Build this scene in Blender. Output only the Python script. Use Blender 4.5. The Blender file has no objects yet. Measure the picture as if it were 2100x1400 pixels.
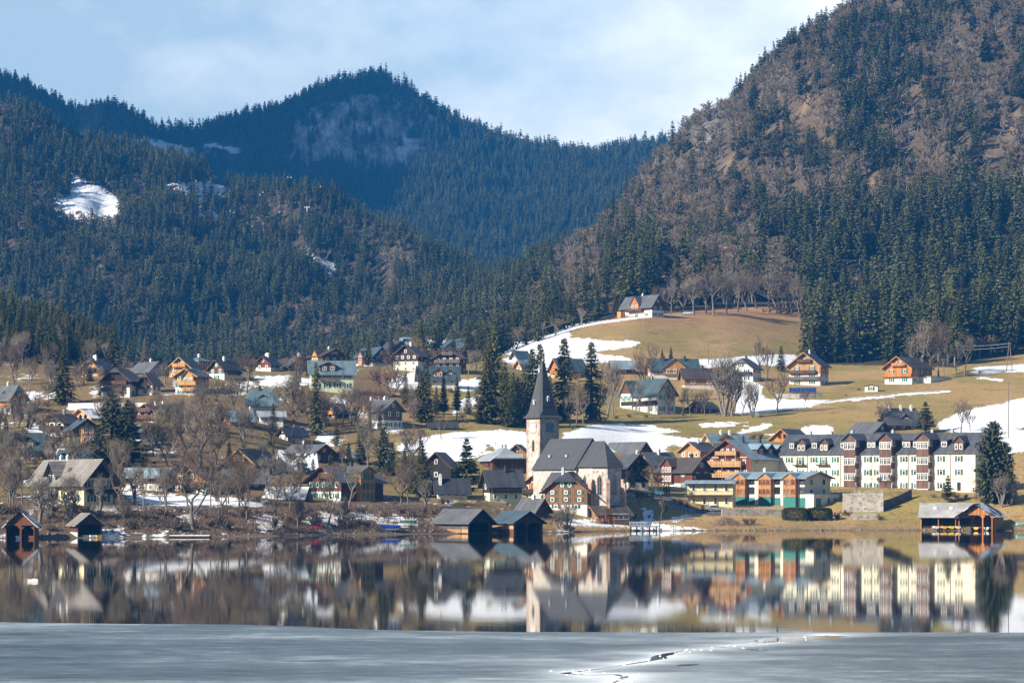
# A lakeside village in late winter below wooded mountains.
HAZE_COL = (.045, .36, 1.0); HAZE_DENS = .95e-4
SKY_A, SKY_B, SKY_C, SKY_K, SKY_STR = (.40, .54, .66), (.68, .76, .82), (1.05, 1.05, 1.04), 15.5, .05
SUN_E, EXPO = 5.0, 0.95
import bpy, math, random
import numpy as np
from mathutils import Vector, Matrix
R = math.radians
C = bpy.context.scene.collection
FPX, CAMH, V0, U0 = 5833.333, 9.0, 1010.0, 1050.0   # lens, camera height, horizon row and centre column of the 2100 x 1400 photograph
SUN_AZ, SUN_EL = 58.0, 28.0
rng = np.random.default_rng(7)
random.seed(11)

# ------------------------------------------------------------------ mesh helpers
class MB:
    def __init__(self, rot=0.0, ox=0.0, oy=0.0, oz=0.0):
        self.V, self.F, self.M = [], [], []
        self.g = (rot, ox, oy, oz)
        self.f = (0.0, 0.0, 0.0, 0.0)
    def face(self, rot=0.0, ox=0.0, oy=0.0, oz=0.0):
        self.f = (rot, ox, oy, oz); return self
    def _tr(self, p):
        x, y, z = p
        for (a, ox, oy, oz) in (self.f, self.g):
            c, s = math.cos(a), math.sin(a)
            x, y, z = c*x - s*y + ox, s*x + c*y + oy, z + oz
        return (x, y, z)
    def add(self, vs, fs, mi=0):
        b = len(self.V)
        self.V += [self._tr(v) for v in vs]
        self.F += [tuple(b + i for i in f) for f in fs]
        self.M += [mi]*len(fs)
    def box(self, x0, x1, y0, y1, z0, z1, mi=0):
        self.add([(x0,y0,z0),(x1,y0,z0),(x1,y1,z0),(x0,y1,z0),(x0,y0,z1),(x1,y0,z1),(x1,y1,z1),(x0,y1,z1)],
                 [(0,3,2,1),(4,5,6,7),(0,1,5,4),(1,2,6,5),(2,3,7,6),(3,0,4,7)], mi)
    def prism(self, poly, y0, y1, mi=0):          # poly in (x, z), extruded along y
        n = len(poly)
        if n < 3: return
        vs = [(x, y0, z) for x, z in poly] + [(x, y1, z) for x, z in poly]
        fs = [tuple(range(n)), tuple(range(2*n-1, n-1, -1))]
        fs += [(i, i+n, (i+1) % n + n, (i+1) % n) for i in range(n)]
        self.add(vs, fs, mi)
    def slab(self, pts, t, mi=0):                 # a polygon thickened downwards
        n = len(pts)
        vs = list(pts) + [(x, y, z-t) for x, y, z in pts]
        fs = [tuple(range(n)), tuple(range(2*n-1, n-1, -1))]
        fs += [(i, i+n, (i+1) % n + n, (i+1) % n) for i in range(n)]
        self.add(vs, fs, mi)
    def tube(self, p0, p1, r0, r1=None, n=6, mi=0, caps=True):
        r1 = r0 if r1 is None else r1
        p0, p1 = Vector(p0), Vector(p1)
        d = (p1-p0)
        if d.length < 1e-6: return
        d.normalize()
        a = d.orthogonal().normalized(); b = d.cross(a)
        vs = []
        for p, r in ((p0, r0), (p1, r1)):
            for k in range(n):
                t = 2*math.pi*k/n
                vs.append(tuple(p + a*(r*math.cos(t)) + b*(r*math.sin(t))))
        fs = [(k, (k+1) % n, (k+1) % n + n, k+n) for k in range(n)]
        if caps: fs += [tuple(range(n-1, -1, -1)), tuple(range(n, 2*n))]
        self.add(vs, fs, mi)
    def path(self, pts, r, n=5, mi=0):
        for a, b in zip(pts[:-1], pts[1:]): self.tube(a, b, r, r, n, mi)
    def loft(self, rings, mi=0, close=True):
        n = len(rings[0]); vs = [p for r in rings for p in r]; fs = []
        for i in range(len(rings)-1):
            for k in range(n if close else n-1):
                fs.append((i*n+k, i*n+(k+1) % n, (i+1)*n+(k+1) % n, (i+1)*n+k))
        self.add(vs, fs, mi)
    def mesh(self, name, mats, smooth=False):
        me = bpy.data.meshes.new(name)
        me.from_pydata(self.V, [], self.F)
        for m in (mats if isinstance(mats, (list, tuple)) else [mats]): me.materials.append(m)
        if any(self.M): me.polygons.foreach_set('material_index', self.M)
        if smooth: me.polygons.foreach_set('use_smooth', [True]*len(me.polygons))
        me.update()
        return me
    def build(self, name, mats, parent=None, smooth=False):
        return link(name, self.mesh(name, mats, smooth), parent)

def link(name, data, parent=None):
    o = bpy.data.objects.new(name, data); C.objects.link(o)
    if parent is not None: o.parent = parent
    return o

def tag(o, label=None, cat=None, group=None, kind=None):
    if label: o['label'] = label
    if cat: o['category'] = cat
    if group: o['group'] = group
    if kind: o['kind'] = kind
    return o

def empty(name, loc=(0,0,0), rz=0.0):
    o = bpy.data.objects.new(name, None); C.objects.link(o)
    o.location = loc; o.rotation_euler = (0, 0, rz); o.empty_display_size = .5
    return o

def kids(o): return [c for c in KIDS.get(o.name, ())]
KIDS = {}
def child_index():
    KIDS.clear()
    for o in C.objects:
        if o.parent: KIDS.setdefault(o.parent.name, []).append(o)
def copy_tree(o, parent=None):
    c = o.copy(); C.objects.link(c)
    if parent is not None: c.parent = parent
    for ch in KIDS.get(o.name, ()): copy_tree(ch, c)
    return c

# ------------------------------------------------------------------ noise
def _h(ix, iy, seed):
    n = (ix.astype(np.int64)*374761393 + iy.astype(np.int64)*668265263 + seed*2147483647) & 0xffffffff
    n = ((n ^ (n >> 13))*1274126177) & 0xffffffff
    n = n ^ (n >> 16)
    return (n & 0xffff)/65535.0
def vnoise(x, y, seed=0):
    x = np.asarray(x, float); y = np.asarray(y, float)
    ix = np.floor(x); iy = np.floor(y); fx = x-ix; fy = y-iy
    fx = fx*fx*(3-2*fx); fy = fy*fy*(3-2*fy)
    a = _h(ix, iy, seed); b = _h(ix+1, iy, seed); c = _h(ix, iy+1, seed); d = _h(ix+1, iy+1, seed)
    return a*(1-fx)*(1-fy) + b*fx*(1-fy) + c*(1-fx)*fy + d*fx*fy
def fbm(x, y, seed=0, oc=4):
    s, amp, tot = 0.0, 1.0, 0.0
    for k in range(oc):
        s = s + amp*vnoise(np.asarray(x)*2**k, np.asarray(y)*2**k, seed+k*17); tot += amp; amp *= .5
    return s/tot
def sstep(a, b, x):
    t = np.clip((x-a)/(b-a), 0, 1); return t*t*(3-2*t)

# ------------------------------------------------------------------ materials
MATS = {}
class NT:
    def __init__(self, name):
        self.m = bpy.data.materials.new(name); self.m.use_nodes = True
        self.t = self.m.node_tree; self.b = self.t.nodes['Principled BSDF']
        self.b.inputs['Specular IOR Level'].default_value = .3
    def n(self, typ, **kw):
        x = self.t.nodes.new(typ)
        for k, v in kw.items(): setattr(x, k, v)
        return x
    def l(self, a, b): self.t.links.new(a, b)
    def co(self, kind='Object'): return self.n('ShaderNodeTexCoord').outputs[kind]
    def scale(self, v, s):
        x = self.n('ShaderNodeMapping'); x.inputs['Scale'].default_value = s if isinstance(s, tuple) else (s, s, s)
        self.l(v, x.inputs['Vector']); return x.outputs['Vector']
    def noise(self, v, sc, det=4.0, rough=.55):
        x = self.n('ShaderNodeTexNoise'); x.inputs['Scale'].default_value = sc
        x.inputs['Detail'].default_value = det; x.inputs['Roughness'].default_value = rough
        self.l(v, x.inputs['Vector']); return x.outputs['Fac']
    def math(self, op, a, b=None, clamp=False):
        x = self.n('ShaderNodeMath', operation=op); x.use_clamp = clamp
        for i, v in enumerate((a, b)):
            if v is None: continue
            if isinstance(v, (int, float)): x.inputs[i].default_value = v
            else: self.l(v, x.inputs[i])
        return x.outputs[0]
    def ramp(self, fac, stops):
        x = self.n('ShaderNodeValToRGB'); e = x.color_ramp.elements
        while len(e) < len(stops): e.new(.5)
        for i, (p, c) in enumerate(stops):
            e[i].position = p; e[i].color = tuple(c)+(1,) if len(c) == 3 else c
        self.l(fac, x.inputs['Fac']); return x.outputs['Color']
    def mix(self, fac, a, b, mode='MIX'):
        x = self.n('ShaderNodeMix', data_type='RGBA', blend_type=mode)
        for s, v in ((x.inputs['Factor'], fac), (x.inputs['A'], a), (x.inputs['B'], b)):
            if isinstance(v, (int, float)): s.default_value = v
            elif isinstance(v, tuple): s.default_value = v+(1,) if len(v) == 3 else v
            else: self.l(v, s)
        return x.outputs['Result']
    def bump(self, h, strength, dist):
        x = self.n('ShaderNodeBump'); x.inputs['Strength'].default_value = strength; x.inputs['Distance'].default_value = dist
        self.l(h, x.inputs['Height']); self.l(x.outputs['Normal'], self.b.inputs['Normal'])
    def col(self, c): self.l(c, self.b.inputs['Base Color'])
    def attr(self, name):
        x = self.n('ShaderNodeAttribute'); x.attribute_name = name; return x
    def rough(self, r): self.b.inputs['Roughness'].default_value = r

def mul(c, k): return tuple(min(1.0, x*k) for x in c)

def m_plain(name, c, rough=.7, sc=3.0, var=.25, metal=0.0):
    if name in MATS: return MATS[name]
    t = NT(name); co = t.co()
    f = t.noise(co, sc, 5.0)
    t.col(t.ramp(f, [(.25, mul(c, 1-var)), (.75, mul(c, 1+var))]))
    t.rough(rough); t.b.inputs['Metallic'].default_value = metal
    MATS[name] = t.m; return t.m

def m_plaster(name, c):
    if name in MATS: return MATS[name]
    t = NT(name); co = t.co()
    f = t.noise(co, .5, 6.0, .65); f2 = t.noise(t.scale(co, (1.5, 1.5, .25)), 2.0, 4.0)
    a = t.ramp(f, [(.3, mul(c, .86)), (.7, mul(c, 1.05))])
    t.col(t.mix(t.math('MULTIPLY', f2, .35), a, mul(c, .72)))
    t.rough(.85); t.bump(t.noise(co, 12.0), .3, .02)
    MATS[name] = t.m; return t.m

def m_wood(name, c, board=.22):
    if name in MATS: return MATS[name]
    t = NT(name); co = t.co()
    s = t.n('ShaderNodeSeparateXYZ'); t.l(co, s.inputs[0])
    u = t.math('ADD', s.outputs[0], s.outputs[1])
    q = t.math('DIVIDE', u, board); fl = t.math('FLOOR', q)
    w = t.n('ShaderNodeTexWhiteNoise', noise_dimensions='1D'); t.l(fl, w.inputs['W'])
    f = t.noise(t.scale(co, (2.0, 2.0, .3)), 1.6, 5.0)
    v = t.math('ADD', t.math('MULTIPLY', w.outputs['Value'], .5), t.math('MULTIPLY', f, .7))
    cc = t.ramp(v, [(.25, mul(c, .55)), (.6, c), (.95, mul(c, 1.45))])
    fr = t.math('FRACT', q); gap = t.math('LESS_THAN', fr, .1)
    t.col(t.mix(t.math('MULTIPLY', gap, .6), cc, mul(c, .2)))
    t.rough(.75)
    MATS[name] = t.m; return t.m

def m_roof(name, c, rib=.7, snow=0.0, rough=.55, blot=.42):
    if name in MATS: return MATS[name]
    t = NT(name); co = t.co()
    s = t.n('ShaderNodeSeparateXYZ'); t.l(co, s.inputs[0])
    q = t.math('DIVIDE', s.outputs[1], rib); fl = t.math('FLOOR', q)
    w = t.n('ShaderNodeTexWhiteNoise', noise_dimensions='1D'); t.l(fl, w.inputs['W'])
    f = t.noise(co, .45, 6.0, .62)
    v = t.math('ADD', t.math('MULTIPLY', w.outputs['Value'], .25), t.math('MULTIPLY', f, .9))
    cc = t.ramp(v, [(.25, mul(c, 1-blot)), (.55, c), (.85, mul(c, 1+blot))])
    fr = t.math('FRACT', q); gap = t.math('LESS_THAN', fr, .14)
    cc = t.mix(t.math('MULTIPLY', gap, .55), cc, mul(c, .35))
    q2 = t.math('DIVIDE', s.outputs[2], .35); g2 = t.math('LESS_THAN', t.math('FRACT', q2), .18)
    cc = t.mix(t.math('MULTIPLY', g2, .25), cc, mul(c, .4))
    if snow:
        nf = t.noise(co, .22, 5.0, .6)
        cc = t.mix(t.math('MULTIPLY', t.math('GREATER_THAN', nf, 1-snow), .95), cc, (.82, .85, .88))
    t.col(cc); t.rough(rough)
    t.bump(fr, .25, .06)
    MATS[name] = t.m; return t.m

def m_stone(name, c1, c2, sc=2.2, mortar=(.5, .45, .4)):
    if name in MATS: return MATS[name]
    t = NT(name); co = t.co()
    vo = t.n('ShaderNodeTexVoronoi'); vo.inputs['Scale'].default_value = sc; t.l(co, vo.inputs['Vector'])
    sep = t.n('ShaderNodeSeparateColor'); t.l(vo.outputs['Color'], sep.inputs[0])
    vd = t.n('ShaderNodeTexVoronoi', feature='DISTANCE_TO_EDGE'); vd.inputs['Scale'].default_value = sc; t.l(co, vd.inputs['Vector'])
    cc = t.ramp(sep.outputs[0], [(.05, mul(c1, .6)), (.45, c1), (.95, c2)])
    f = t.noise(co, .35, 5.0)
    cc = t.mix(t.math('MULTIPLY', f, .5), cc, mul(c1, .75))
    e = t.math('LESS_THAN', vd.outputs['Distance'], .045)
    t.col(t.mix(t.math('MULTIPLY', e, .6), cc, mortar)); t.rough(.9)
    t.bump(vd.outputs['Distance'], .5, .05)
    MATS[name] = t.m; return t.m

def m_foliage(name, c, hi, sc=.35):
    if name in MATS: return MATS[name]
    t = NT(name); co = t.co()
    oi = t.n('ShaderNodeObjectInfo')
    f = t.noise(co, sc, 4.0, .7)
    a = t.ramp(f, [(.3, mul(c, .68)), (.5, c), (.78, hi)])
    r = t.math('ADD', t.math('MULTIPLY', oi.outputs['Random'], .7), .65)
    b = t.n('ShaderNodeMix', data_type='RGBA', blend_type='MULTIPLY'); b.inputs['Factor'].default_value = 1
    t.l(a, b.inputs['A']); cmb = t.n('ShaderNodeCombineColor')
    t.l(r, cmb.inputs[0]); t.l(r, cmb.inputs[1]); t.l(t.math('MULTIPLY', r, r), cmb.inputs[2]); t.l(cmb.outputs[0], b.inputs['B'])
    t.col(b.outputs['Result']); t.rough(.8)
    t.b.inputs['Specular IOR Level'].default_value = .15
    MATS[name] = t.m; return t.m

def m_glass(name='window_glass'):
    if name in MATS: return MATS[name]
    t = NT(name); co = t.co()
    oi = t.n('ShaderNodeObjectInfo')
    f = t.noise(co, 1.2, 2.0)
    v = t.math('ADD', t.math('MULTIPLY', oi.outputs['Random'], .6), t.math('MULTIPLY', f, .5))
    t.col(t.ramp(v, [(.3, (.012, .016, .02)), (.7, (.05, .06, .07)), (.95, (.3, .3, .28))]))
    t.rough(.08); t.b.inputs['Specular IOR Level'].default_value = .5
    MATS[name] = t.m; return t.m

WALLS = dict(white=(.74,.72,.68), cream=(.76,.66,.40), yellow=(.78,.68,.42), pale=(.72,.70,.58), green=(.66,.72,.50), grey=(.42,.42,.42),
             beige=(.55,.42,.30), honey=(.62,.38,.15), offwhite=(.64,.63,.6), hotel=(.83,.765,.60))
WOODS = dict(dark=(.045,.026,.018), brown=(.11,.052,.028), red=(.135,.042,.024), rust=(.19,.075,.03), amber=(.40,.19,.072), umber=(.20,.098,.045), orange=(.44,.175,.048), honey=(.52,.27,.085), grey=(.13,.11,.095),
             black=(.022,.018,.017), tan=(.30,.17,.08), bay=(.135,.072,.055), pine=(.43,.25,.115))
ROOFS = dict(grey=(.105,.108,.115), dark=(.042,.046,.055), brown=(.07,.056,.05), teal=(.06,.092,.108), blue=(.13,.19,.225), light=(.36,.35,.34),
             shingle=(.22,.20,.18), slate=(.075,.08,.09), pale=(.30,.33,.36), steel=(.21,.29,.34))
def wallm(k): return m_plaster('plaster_'+k, WALLS[k])
def woodm(k): return m_wood('boards_'+k, WOODS[k])
def roofm(k):
    if k.endswith('_snow'): return m_roof('roofing_'+k, ROOFS[k[:-5]], snow=.5)
    return m_roof('roofing_'+k, ROOFS[k])
def anym(k): return wallm(k[2:]) if k.startswith('p:') else woodm(k)

def m_white(): return m_plain('white_paint', (.78,.78,.76), .5, 3, .06)
def m_snow(): return m_plain('snow', (.86,.88,.90), .7, 1.5, .05)
# ------------------------------------------------------------------ terrain: columns of (distance, picture row) knots turned into heights
COLS = {
 -900: [(560,1104),(572,1088),(590,1045),(620,1030),(680,950),(760,860),(850,780),(900,740),(1000,640),(1150,540),(1250,510),(1400,620),(1650,740),(2150,280),(2300,280),(2650,500)],
 -300: [(562,1104),(572,1088),(590,1046),(620,1030),(680,955),(760,870),(850,790),(900,750),(1000,665),(1100,590),(1180,575),(1300,680),(1650,740),(2150,250),(2300,245),(2650,520)],
 0:    [(564,1103),(572,1090),(588,1047),(620,1032),(680,955),(760,872),(850,800),(900,770),(1000,715),(1090,668),(1150,662),(1300,760),(1600,752),(2150,275),(2250,270),(2650,520)],
 120:  [(566,1103),(574,1090),(590,1047),(620,1035),(680,955),(760,872),(850,800),(900,768),(980,738),(1050,706),(1120,700),(1300,770),(1600,752),(2150,315),(2250,310),(2650,520)],
 260:  [(571,1102),(580,1088),(596,1047),(625,1035),(690,960),(760,875),(830,800),(870,765),(920,752),(980,762),(1100,790),(1300,790),(1600,752),(2150,352),(2250,348),(2650,520)],
 450:  [(583,1100),(592,1086),(606,1048),(635,1032),(700,960),(760,880),(820,805),(860,772),(890,758),(930,752),(980,765),(1100,790),(1300,790),(1600,752),(2100,400),(2200,398),(2650,520)],
 650:  [(604,1097),(612,1084),(626,1046),(650,1030),(700,985),(760,930),(810,870),(850,805),(880,772),(910,752),(940,745),(1000,760),(1150,775),(1300,770),(1600,745),(2060,440),(2150,438),(2650,540)],
 850:  [(622,1094),(630,1078),(645,1046),(665,1030),(700,1000),(740,955),(770,905),(800,880),(850,835),(885,795),(920,765),(950,752),(1000,752),(1150,760),(1300,745),(1600,715),(2040,487),(2130,485),(2650,560)],
 1000: [(632,1093),(640,1076),(655,1050),(675,1030),(710,1000),(750,945),(780,900),(820,870),(870,825),(910,785),(950,752),(990,742),(1050,738),(1200,735),(1400,690),(1600,660),(1800,648),(2050,552),(2150,548),(2650,600)],
 1100: [(640,1092),(650,1074),(662,1062),(690,1034),(715,1015),(745,965),(770,918),(800,888),(850,866),(900,845),(950,800),(1000,765),(1050,738),(1100,714),(1150,695),(1250,682),(1400,640),(1600,578),(1680,562),(1800,570),(2100,610),(2650,640)],
 1200: [(655,1091),(664,1080),(676,1066),(694,1036),(715,1015),(745,975),(775,925),(805,892),(850,866),(900,850),(950,805),(1000,760),(1050,732),(1100,700),(1150,670),(1200,662),(1300,630),(1500,555),(1680,478),(1780,472),(2000,560),(2650,640)],
 1300: [(673,1088),(684,1072),(696,1058),(706,1030),(716,1012),(745,990),(785,945),(815,912),(850,885),(900,852),(950,815),(1000,758),(1050,728),(1100,690),(1150,652),(1200,643),(1300,600),(1500,490),(1700,406),(1780,398),(2100,480),(2650,600)],
 1500: [(678,1087),(688,1072),(700,1052),(712,1041),(724,1037),(738,1012),(765,985),(795,935),(830,905),(860,885),(900,855),(950,820),(1000,785),(1050,752),(1100,710),(1150,672),(1200,645),(1260,630),(1400,540),(1600,392),(1800,248),(1880,245),(2200,330),(2650,500)],
 1700: [(682,1087),(690,1078),(702,1062),(712,1042),(717,1037),(728,1012),(762,990),(800,940),(850,895),(900,850),(950,812),(1000,790),(1050,772),(1100,745),(1200,690),(1300,610),(1500,420),(1700,240),(1880,106),(1960,108),(2300,200),(2650,400)],
 1850: [(681,1087),(690,1078),(704,1052),(716,1014),(724,1010),(760,988),(800,940),(850,890),(900,845),(950,808),(1000,785),(1050,765),(1100,740),(1200,680),(1300,600),(1500,405),(1700,203),(1900,4),(1980,4),(2300,150),(2650,350)],
 2000: [(678,1087),(688,1074),(704,1038),(716,1016),(730,1010),(760,985),(800,935),(850,880),(900,840),(950,802),(1000,775),(1050,752),(1100,730),(1200,670),(1300,590),(1500,390),(1700,160),(1950,-130),(2030,-130),(2300,60),(2650,300)],
 2200: [(672,1088),(684,1070),(700,1035),(716,1015),(730,1008),(760,980),(800,925),(850,872),(900,832),(950,795),(1000,768),(1050,745),(1100,722),(1200,660),(1300,575),(1500,370),(1700,125),(1950,-220),(2030,-230),(2300,-20),(2650,250)],
 3000: [(660,1090),(676,1065),(700,1030),(716,1012),(730,1005),(760,970),(800,910),(850,855),(900,810),(950,775),(1000,750),(1050,725),(1100,700),(1200,630),(1300,540),(1500,320),(1700,60),(1950,-320),(2030,-330),(2300,-100),(2650,150)],
}
FAR = {   # the far range; its out-of-view left columns are raised to shade it
 -1000:[(2700,-800),(3000,-1150),(3400,-1250),(3700,-1250),(4300,-900)],  # unseen massif, added to keep the sun off the range
 -600: [(2700,-300),(3000,-620),(3400,-760),(3700,-780),(4300,-500)],  # unseen shoulder of that massif, heightened for its shadow
 -250: [(2700,330),(3000,200),(3400,30),(3700,-20),(4300,100)],
 -60:  [(2700,500),(3000,380),(3400,215),(3600,185),(4300,260)],
 60:   [(2700,560),(3000,440),(3400,255),(3600,215),(4300,290)],
 150:  [(2700,600),(3000,480),(3400,290),(3600,248),(4300,310)],
 230:  [(2700,610),(3000,490),(3400,275),(3600,226),(4300,300)],
 300:  [(2700,620),(3000,500),(3350,325),(3480,285),(3600,263),(4300,330)],
 400:  [(2700,630),(3000,510),(3340,335),(3480,300),(3600,300),(4300,340)],
 480:  [(2700,640),(3000,520),(3340,335),(3480,305),(3600,285),(4300,340)],
 560:  [(2700,640),(3000,520),(3350,370),(3520,275),(3600,248),(4300,330)],
 650:  [(2700,640),(3000,530),(3380,352),(3500,228),(3600,205),(4300,320)],
 770:  [(2700,640),(3000,530),(3400,362),(3500,205),(3600,175),(4300,310)],
 850:  [(2700,640),(3000,530),(3400,355),(3500,225),(3600,198),(4300,320)],
 930:  [(2700,640),(3000,530),(3400,360),(3520,275),(3600,252),(4300,330)],
 1000: [(2700,640),(3000,540),(3400,370),(3600,295),(4300,340)],
 1100: [(2700,640),(3000,550),(3400,390),(3600,318),(4300,350)],
 1200: [(2700,640),(3000,550),(3400,400),(3700,325),(4300,360)],
 1370: [(2700,640),(3000,540),(3400,390),(3700,322),(4300,360)],
 1600: [(2700,640),(3000,540),(3400,400),(3700,330),(4300,370)],
}
def v2z(v, y): return CAMH + (V0-v)*np.asarray(y)/FPX
def table(cols, ys, us, below=None):
    ku = sorted(cols); G = []
    for u in ku:
        k = cols[u]; yy = np.array([a for a, b in k], float); zz = v2z(np.array([b for a, b in k], float), yy)
        if below: # lake bed before the shore
            y0 = yy[0]; yy = np.concatenate([[y0-60, y0-8, y0], yy[1:]]); zz = np.concatenate([[-2.2, -.9, .02], zz[1:]])
        G.append(np.interp(ys, yy, zz))
    G = np.array(G); ku = np.array(ku, float)
    out = np.empty((len(us), len(ys)))
    for j in range(len(ys)): out[:, j] = np.interp(us, ku, G[:, j])
    return out
def blur(a, n, ax):
    if n < 1: return a
    k = np.hanning(2*n+3)[1:-1]; k /= k.sum()
    p = [(0, 0)]*2; p[ax] = (n, n); b = np.pad(a, p, mode='edge')
    return np.apply_along_axis(lambda r: np.convolve(r, k, 'valid'), ax, b)

GU = np.arange(-760, 2861, 6.0)
GY = np.concatenate([np.arange(500, 1250, 2.0), np.arange(1250, 2701, 10.0)])
GZ = table(COLS, GY, GU, True)
n1 = int((GY < 1250).sum())
near = blur(blur(GZ[:, :n1], 2, 1), 9, 0); farz = blur(blur(GZ[:, n1:], 3, 1), 12, 0)
GZ = np.concatenate([near, farz], 1)
XX = (GU[:, None]-U0)/FPX*GY[None, :]; YY = np.broadcast_to(GY[None, :], XX.shape)
amp = 0.35*sstep(2, 8, GZ)*(GZ > 0) + 2.0*sstep(1150, 1350, YY) + 12*sstep(1300, 1650, YY)
GZ = GZ + amp*(fbm(XX/28, YY/28, 3, 4)-.5)*2*.6 + sstep(1300, 1700, YY)*(fbm(XX/70+YY/300, YY/260, 5, 3)-.5)*64*sstep(2700, 2400, YY)
FU = np.arange(-1000, 1601, 8.0); FY = np.arange(2700, 4301, 12.0)
FZ = blur(blur(table(FAR, FY, FU), 2, 1), 4, 0)
FX = (FU[:, None]-U0)/FPX*FY[None, :]; FYY = np.broadcast_to(FY[None, :], FX.shape)
FZ = FZ + (fbm(FX/90, FYY/160, 9, 4)-.5)*36*sstep(2700, 2900, FYY)

def bil(U, Y, Z, u, y):
    u = np.asarray(u, float); y = np.asarray(y, float)
    i = np.clip(np.interp(u, U, np.arange(len(U))), 0, len(U)-1.001); j = np.clip(np.interp(y, Y, np.arange(len(Y))), 0, len(Y)-1.001)
    a = i.astype(int); b = j.astype(int); fi = i-a; fj = j-b
    return Z[a, b]*(1-fi)*(1-fj)+Z[a+1, b]*fi*(1-fj)+Z[a, b+1]*(1-fi)*fj+Z[a+1, b+1]*fi*fj
def zt(u, y): return bil(GU, GY, GZ, u, y)
def zf(u, y): return bil(FU, FY, FZ, u, y)
def ground(x, y): return float(zt(U0+FPX*x/y, y))
def proj(x, y, z): return U0+FPX*x/y, V0-FPX*(z-CAMH)/y
MY = np.arange(540, 1420, .5)
def march(u, v):
    """the first ground point that a column u of the photograph shows at row v"""
    vt = V0-(zt(np.full(MY.shape, float(u)), MY)-CAMH)*FPX/MY
    ok = np.nonzero(vt <= v)[0]
    y = MY[ok[0]] if len(ok) else MY[np.argmin(np.abs(vt-v))]
    return (u-U0)/FPX*y, float(y), float(zt(u, y))

def inpoly(px, py, poly):
    r = np.zeros(np.shape(px), bool); n = len(poly); j = n-1
    for i in range(n):
        xi, yi = poly[i]; xj, yj = poly[j]
        c = ((yi > py) != (yj > py)) & (px < (xj-xi)*(py-yi)/(yj-yi+1e-9)+xi)
        r ^= c; j = i
    return r

# snow fields, brown meadows: outlines in picture columns and rows, laid on the ground where they lie
SNOW = [
 [(1045,700),(1100,682),(1180,664),(1262,652),(1180,676),(1165,690),(1230,696),(1318,699),(1310,711),(1240,716),(1205,722),(1275,731),(1290,742),(1180,748),(1220,770),(1100,775),(1040,742)],
 [(1150,884),(1200,874),(1272,868),(1330,874),(1402,884),(1340,889),(1390,896),(1412,903),(1350,915),(1372,925),(1300,931),(1240,925),(1150,912)],
 [(815,905),(880,896),(985,880),(1082,888),(1082,903),(1000,904),(985,918),(1010,925),(960,948),(880,940),(820,930)],
 [(1915,868),(1980,840),(2130,812),(2130,868),(2070,880),(2040,905),(1985,890),(1925,880)],
 [(1984,762),(2030,752),(2130,742),(2130,764),(2060,764),(2010,770)], [(2060,885),(2130,878),(2130,915),(2050,930)],
 [(1500,815),(1560,818),(1705,820),(1660,836),(1560,846),(1500,846)], [(1500,775),(1560,790),(1570,830),(1500,835)],
 [(1420,738),(1520,732),(1625,724),(1625,752),(1540,748),(1440,752)],
 [(1430,872),(1480,866),(1530,866),(1500,872),(1530,874),(1450,877)], [(1505,890),(1560,868),(1585,868),(1560,880),(1520,892)], [(1560,890),(1700,870),(1690,890),(1600,896)],
 [(1150,1066),(1200,1060),(1300,1070),(1330,1062),(1345,1068),(1440,1085),(1460,1089),(1300,1089),(1280,1080),(1160,1080)],
 [(1308,1040),(1318,1040),(1345,1056),(1340,1064),(1318,1058)], [(1375,1058),(1400,1055),(1420,1058),(1380,1068)],
 [(795,775),(860,762),(870,785),(850,795),(800,790)], [(935,782),(1000,775),(990,800),(930,800)], [(935,820),(985,812),(965,830),(935,855)],
 [(520,772),(600,770),(600,790),(530,792)], [(620,775),(640,775),(640,788),(620,788)], [(670,815),(710,820),(705,838),(680,835)], [(655,890),(690,893),(675,905),(652,902)],
 [(60,865),(85,868),(80,885),(58,885)], [(50,812),(80,812),(78,826),(50,826)], [(55,800),(90,803),(90,806),(55,806)], [(140,830),(210,828),(200,838),(140,840)],
 [(560,920),(625,925),(615,950),(560,945)], [(300,1018),(430,1020),(520,1026),(525,1036),(300,1036)], [(105,930),(125,930),(125,942),(105,942)],
 [(1000,905),(1080,903),(1085,915),(1020,930)], [(1380,905),(1440,900),(1440,915),(1400,925)], [(660,1050),(780,1050),(740,1070),(680,1068)],
 [(525,1055),(580,1060),(565,1085),(525,1085)], [(206,1094),(250,1093),(258,1101),(206,1101)], [(300,1094),(345,1093),(348,1101),(296,1101)], [(770,1062),(860,1060),(860,1078),(780,1078)], [(1080,905),(1160,900),(1160,930),(1085,930)],
]
SNOW_THIN = [  # long thin streaks: lane edges and wall tops
 [(180,1041),(245,1043),(245,1046),(180,1045)], [(1745,818),(1860,806),(1950,800),(1950,803),(1860,810),(1745,822)], [(2000,772),(2060,778),(2060,782),(2000,776)], [(1690,822),(1760,815),(1760,818),(1690,826)],
 [(1140,668),(1330,648),(1330,651),(1140,674)],
]
def snow_at(u, v, x, y):
    s = np.zeros(np.shape(u))
    wob = (fbm(x/9, y/22, 21, 4)-.5); wob2 = (fbm(x/9+50, y/22+9, 22, 4)-.5)
    uu = u+wob*44; vv = v+wob2*13
    for p in SNOW: s = np.maximum(s, inpoly(uu, vv, p).astype(float))
    for p in SNOW_THIN: s = np.maximum(s, inpoly(u+wob*6, v+wob2*3, p).astype(float))
    return s
M_SNOW = [  # far clearings under snow
 [(143,366),(170,372),(244,405),(244,432),(232,440),(180,442),(160,425),(150,400),(140,385)],
 [(325,374),(400,372),(472,380),(470,390),(420,396),(330,384)], [(406,392),(418,392),(414,430),(408,430)], [(400,434),(456,432),(452,446),(405,444)],
 [(614,500),(640,520),(680,540),(692,560),(684,562),(640,528)], [(110,395),(160,410),(165,440),(118,430)],
]
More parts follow.
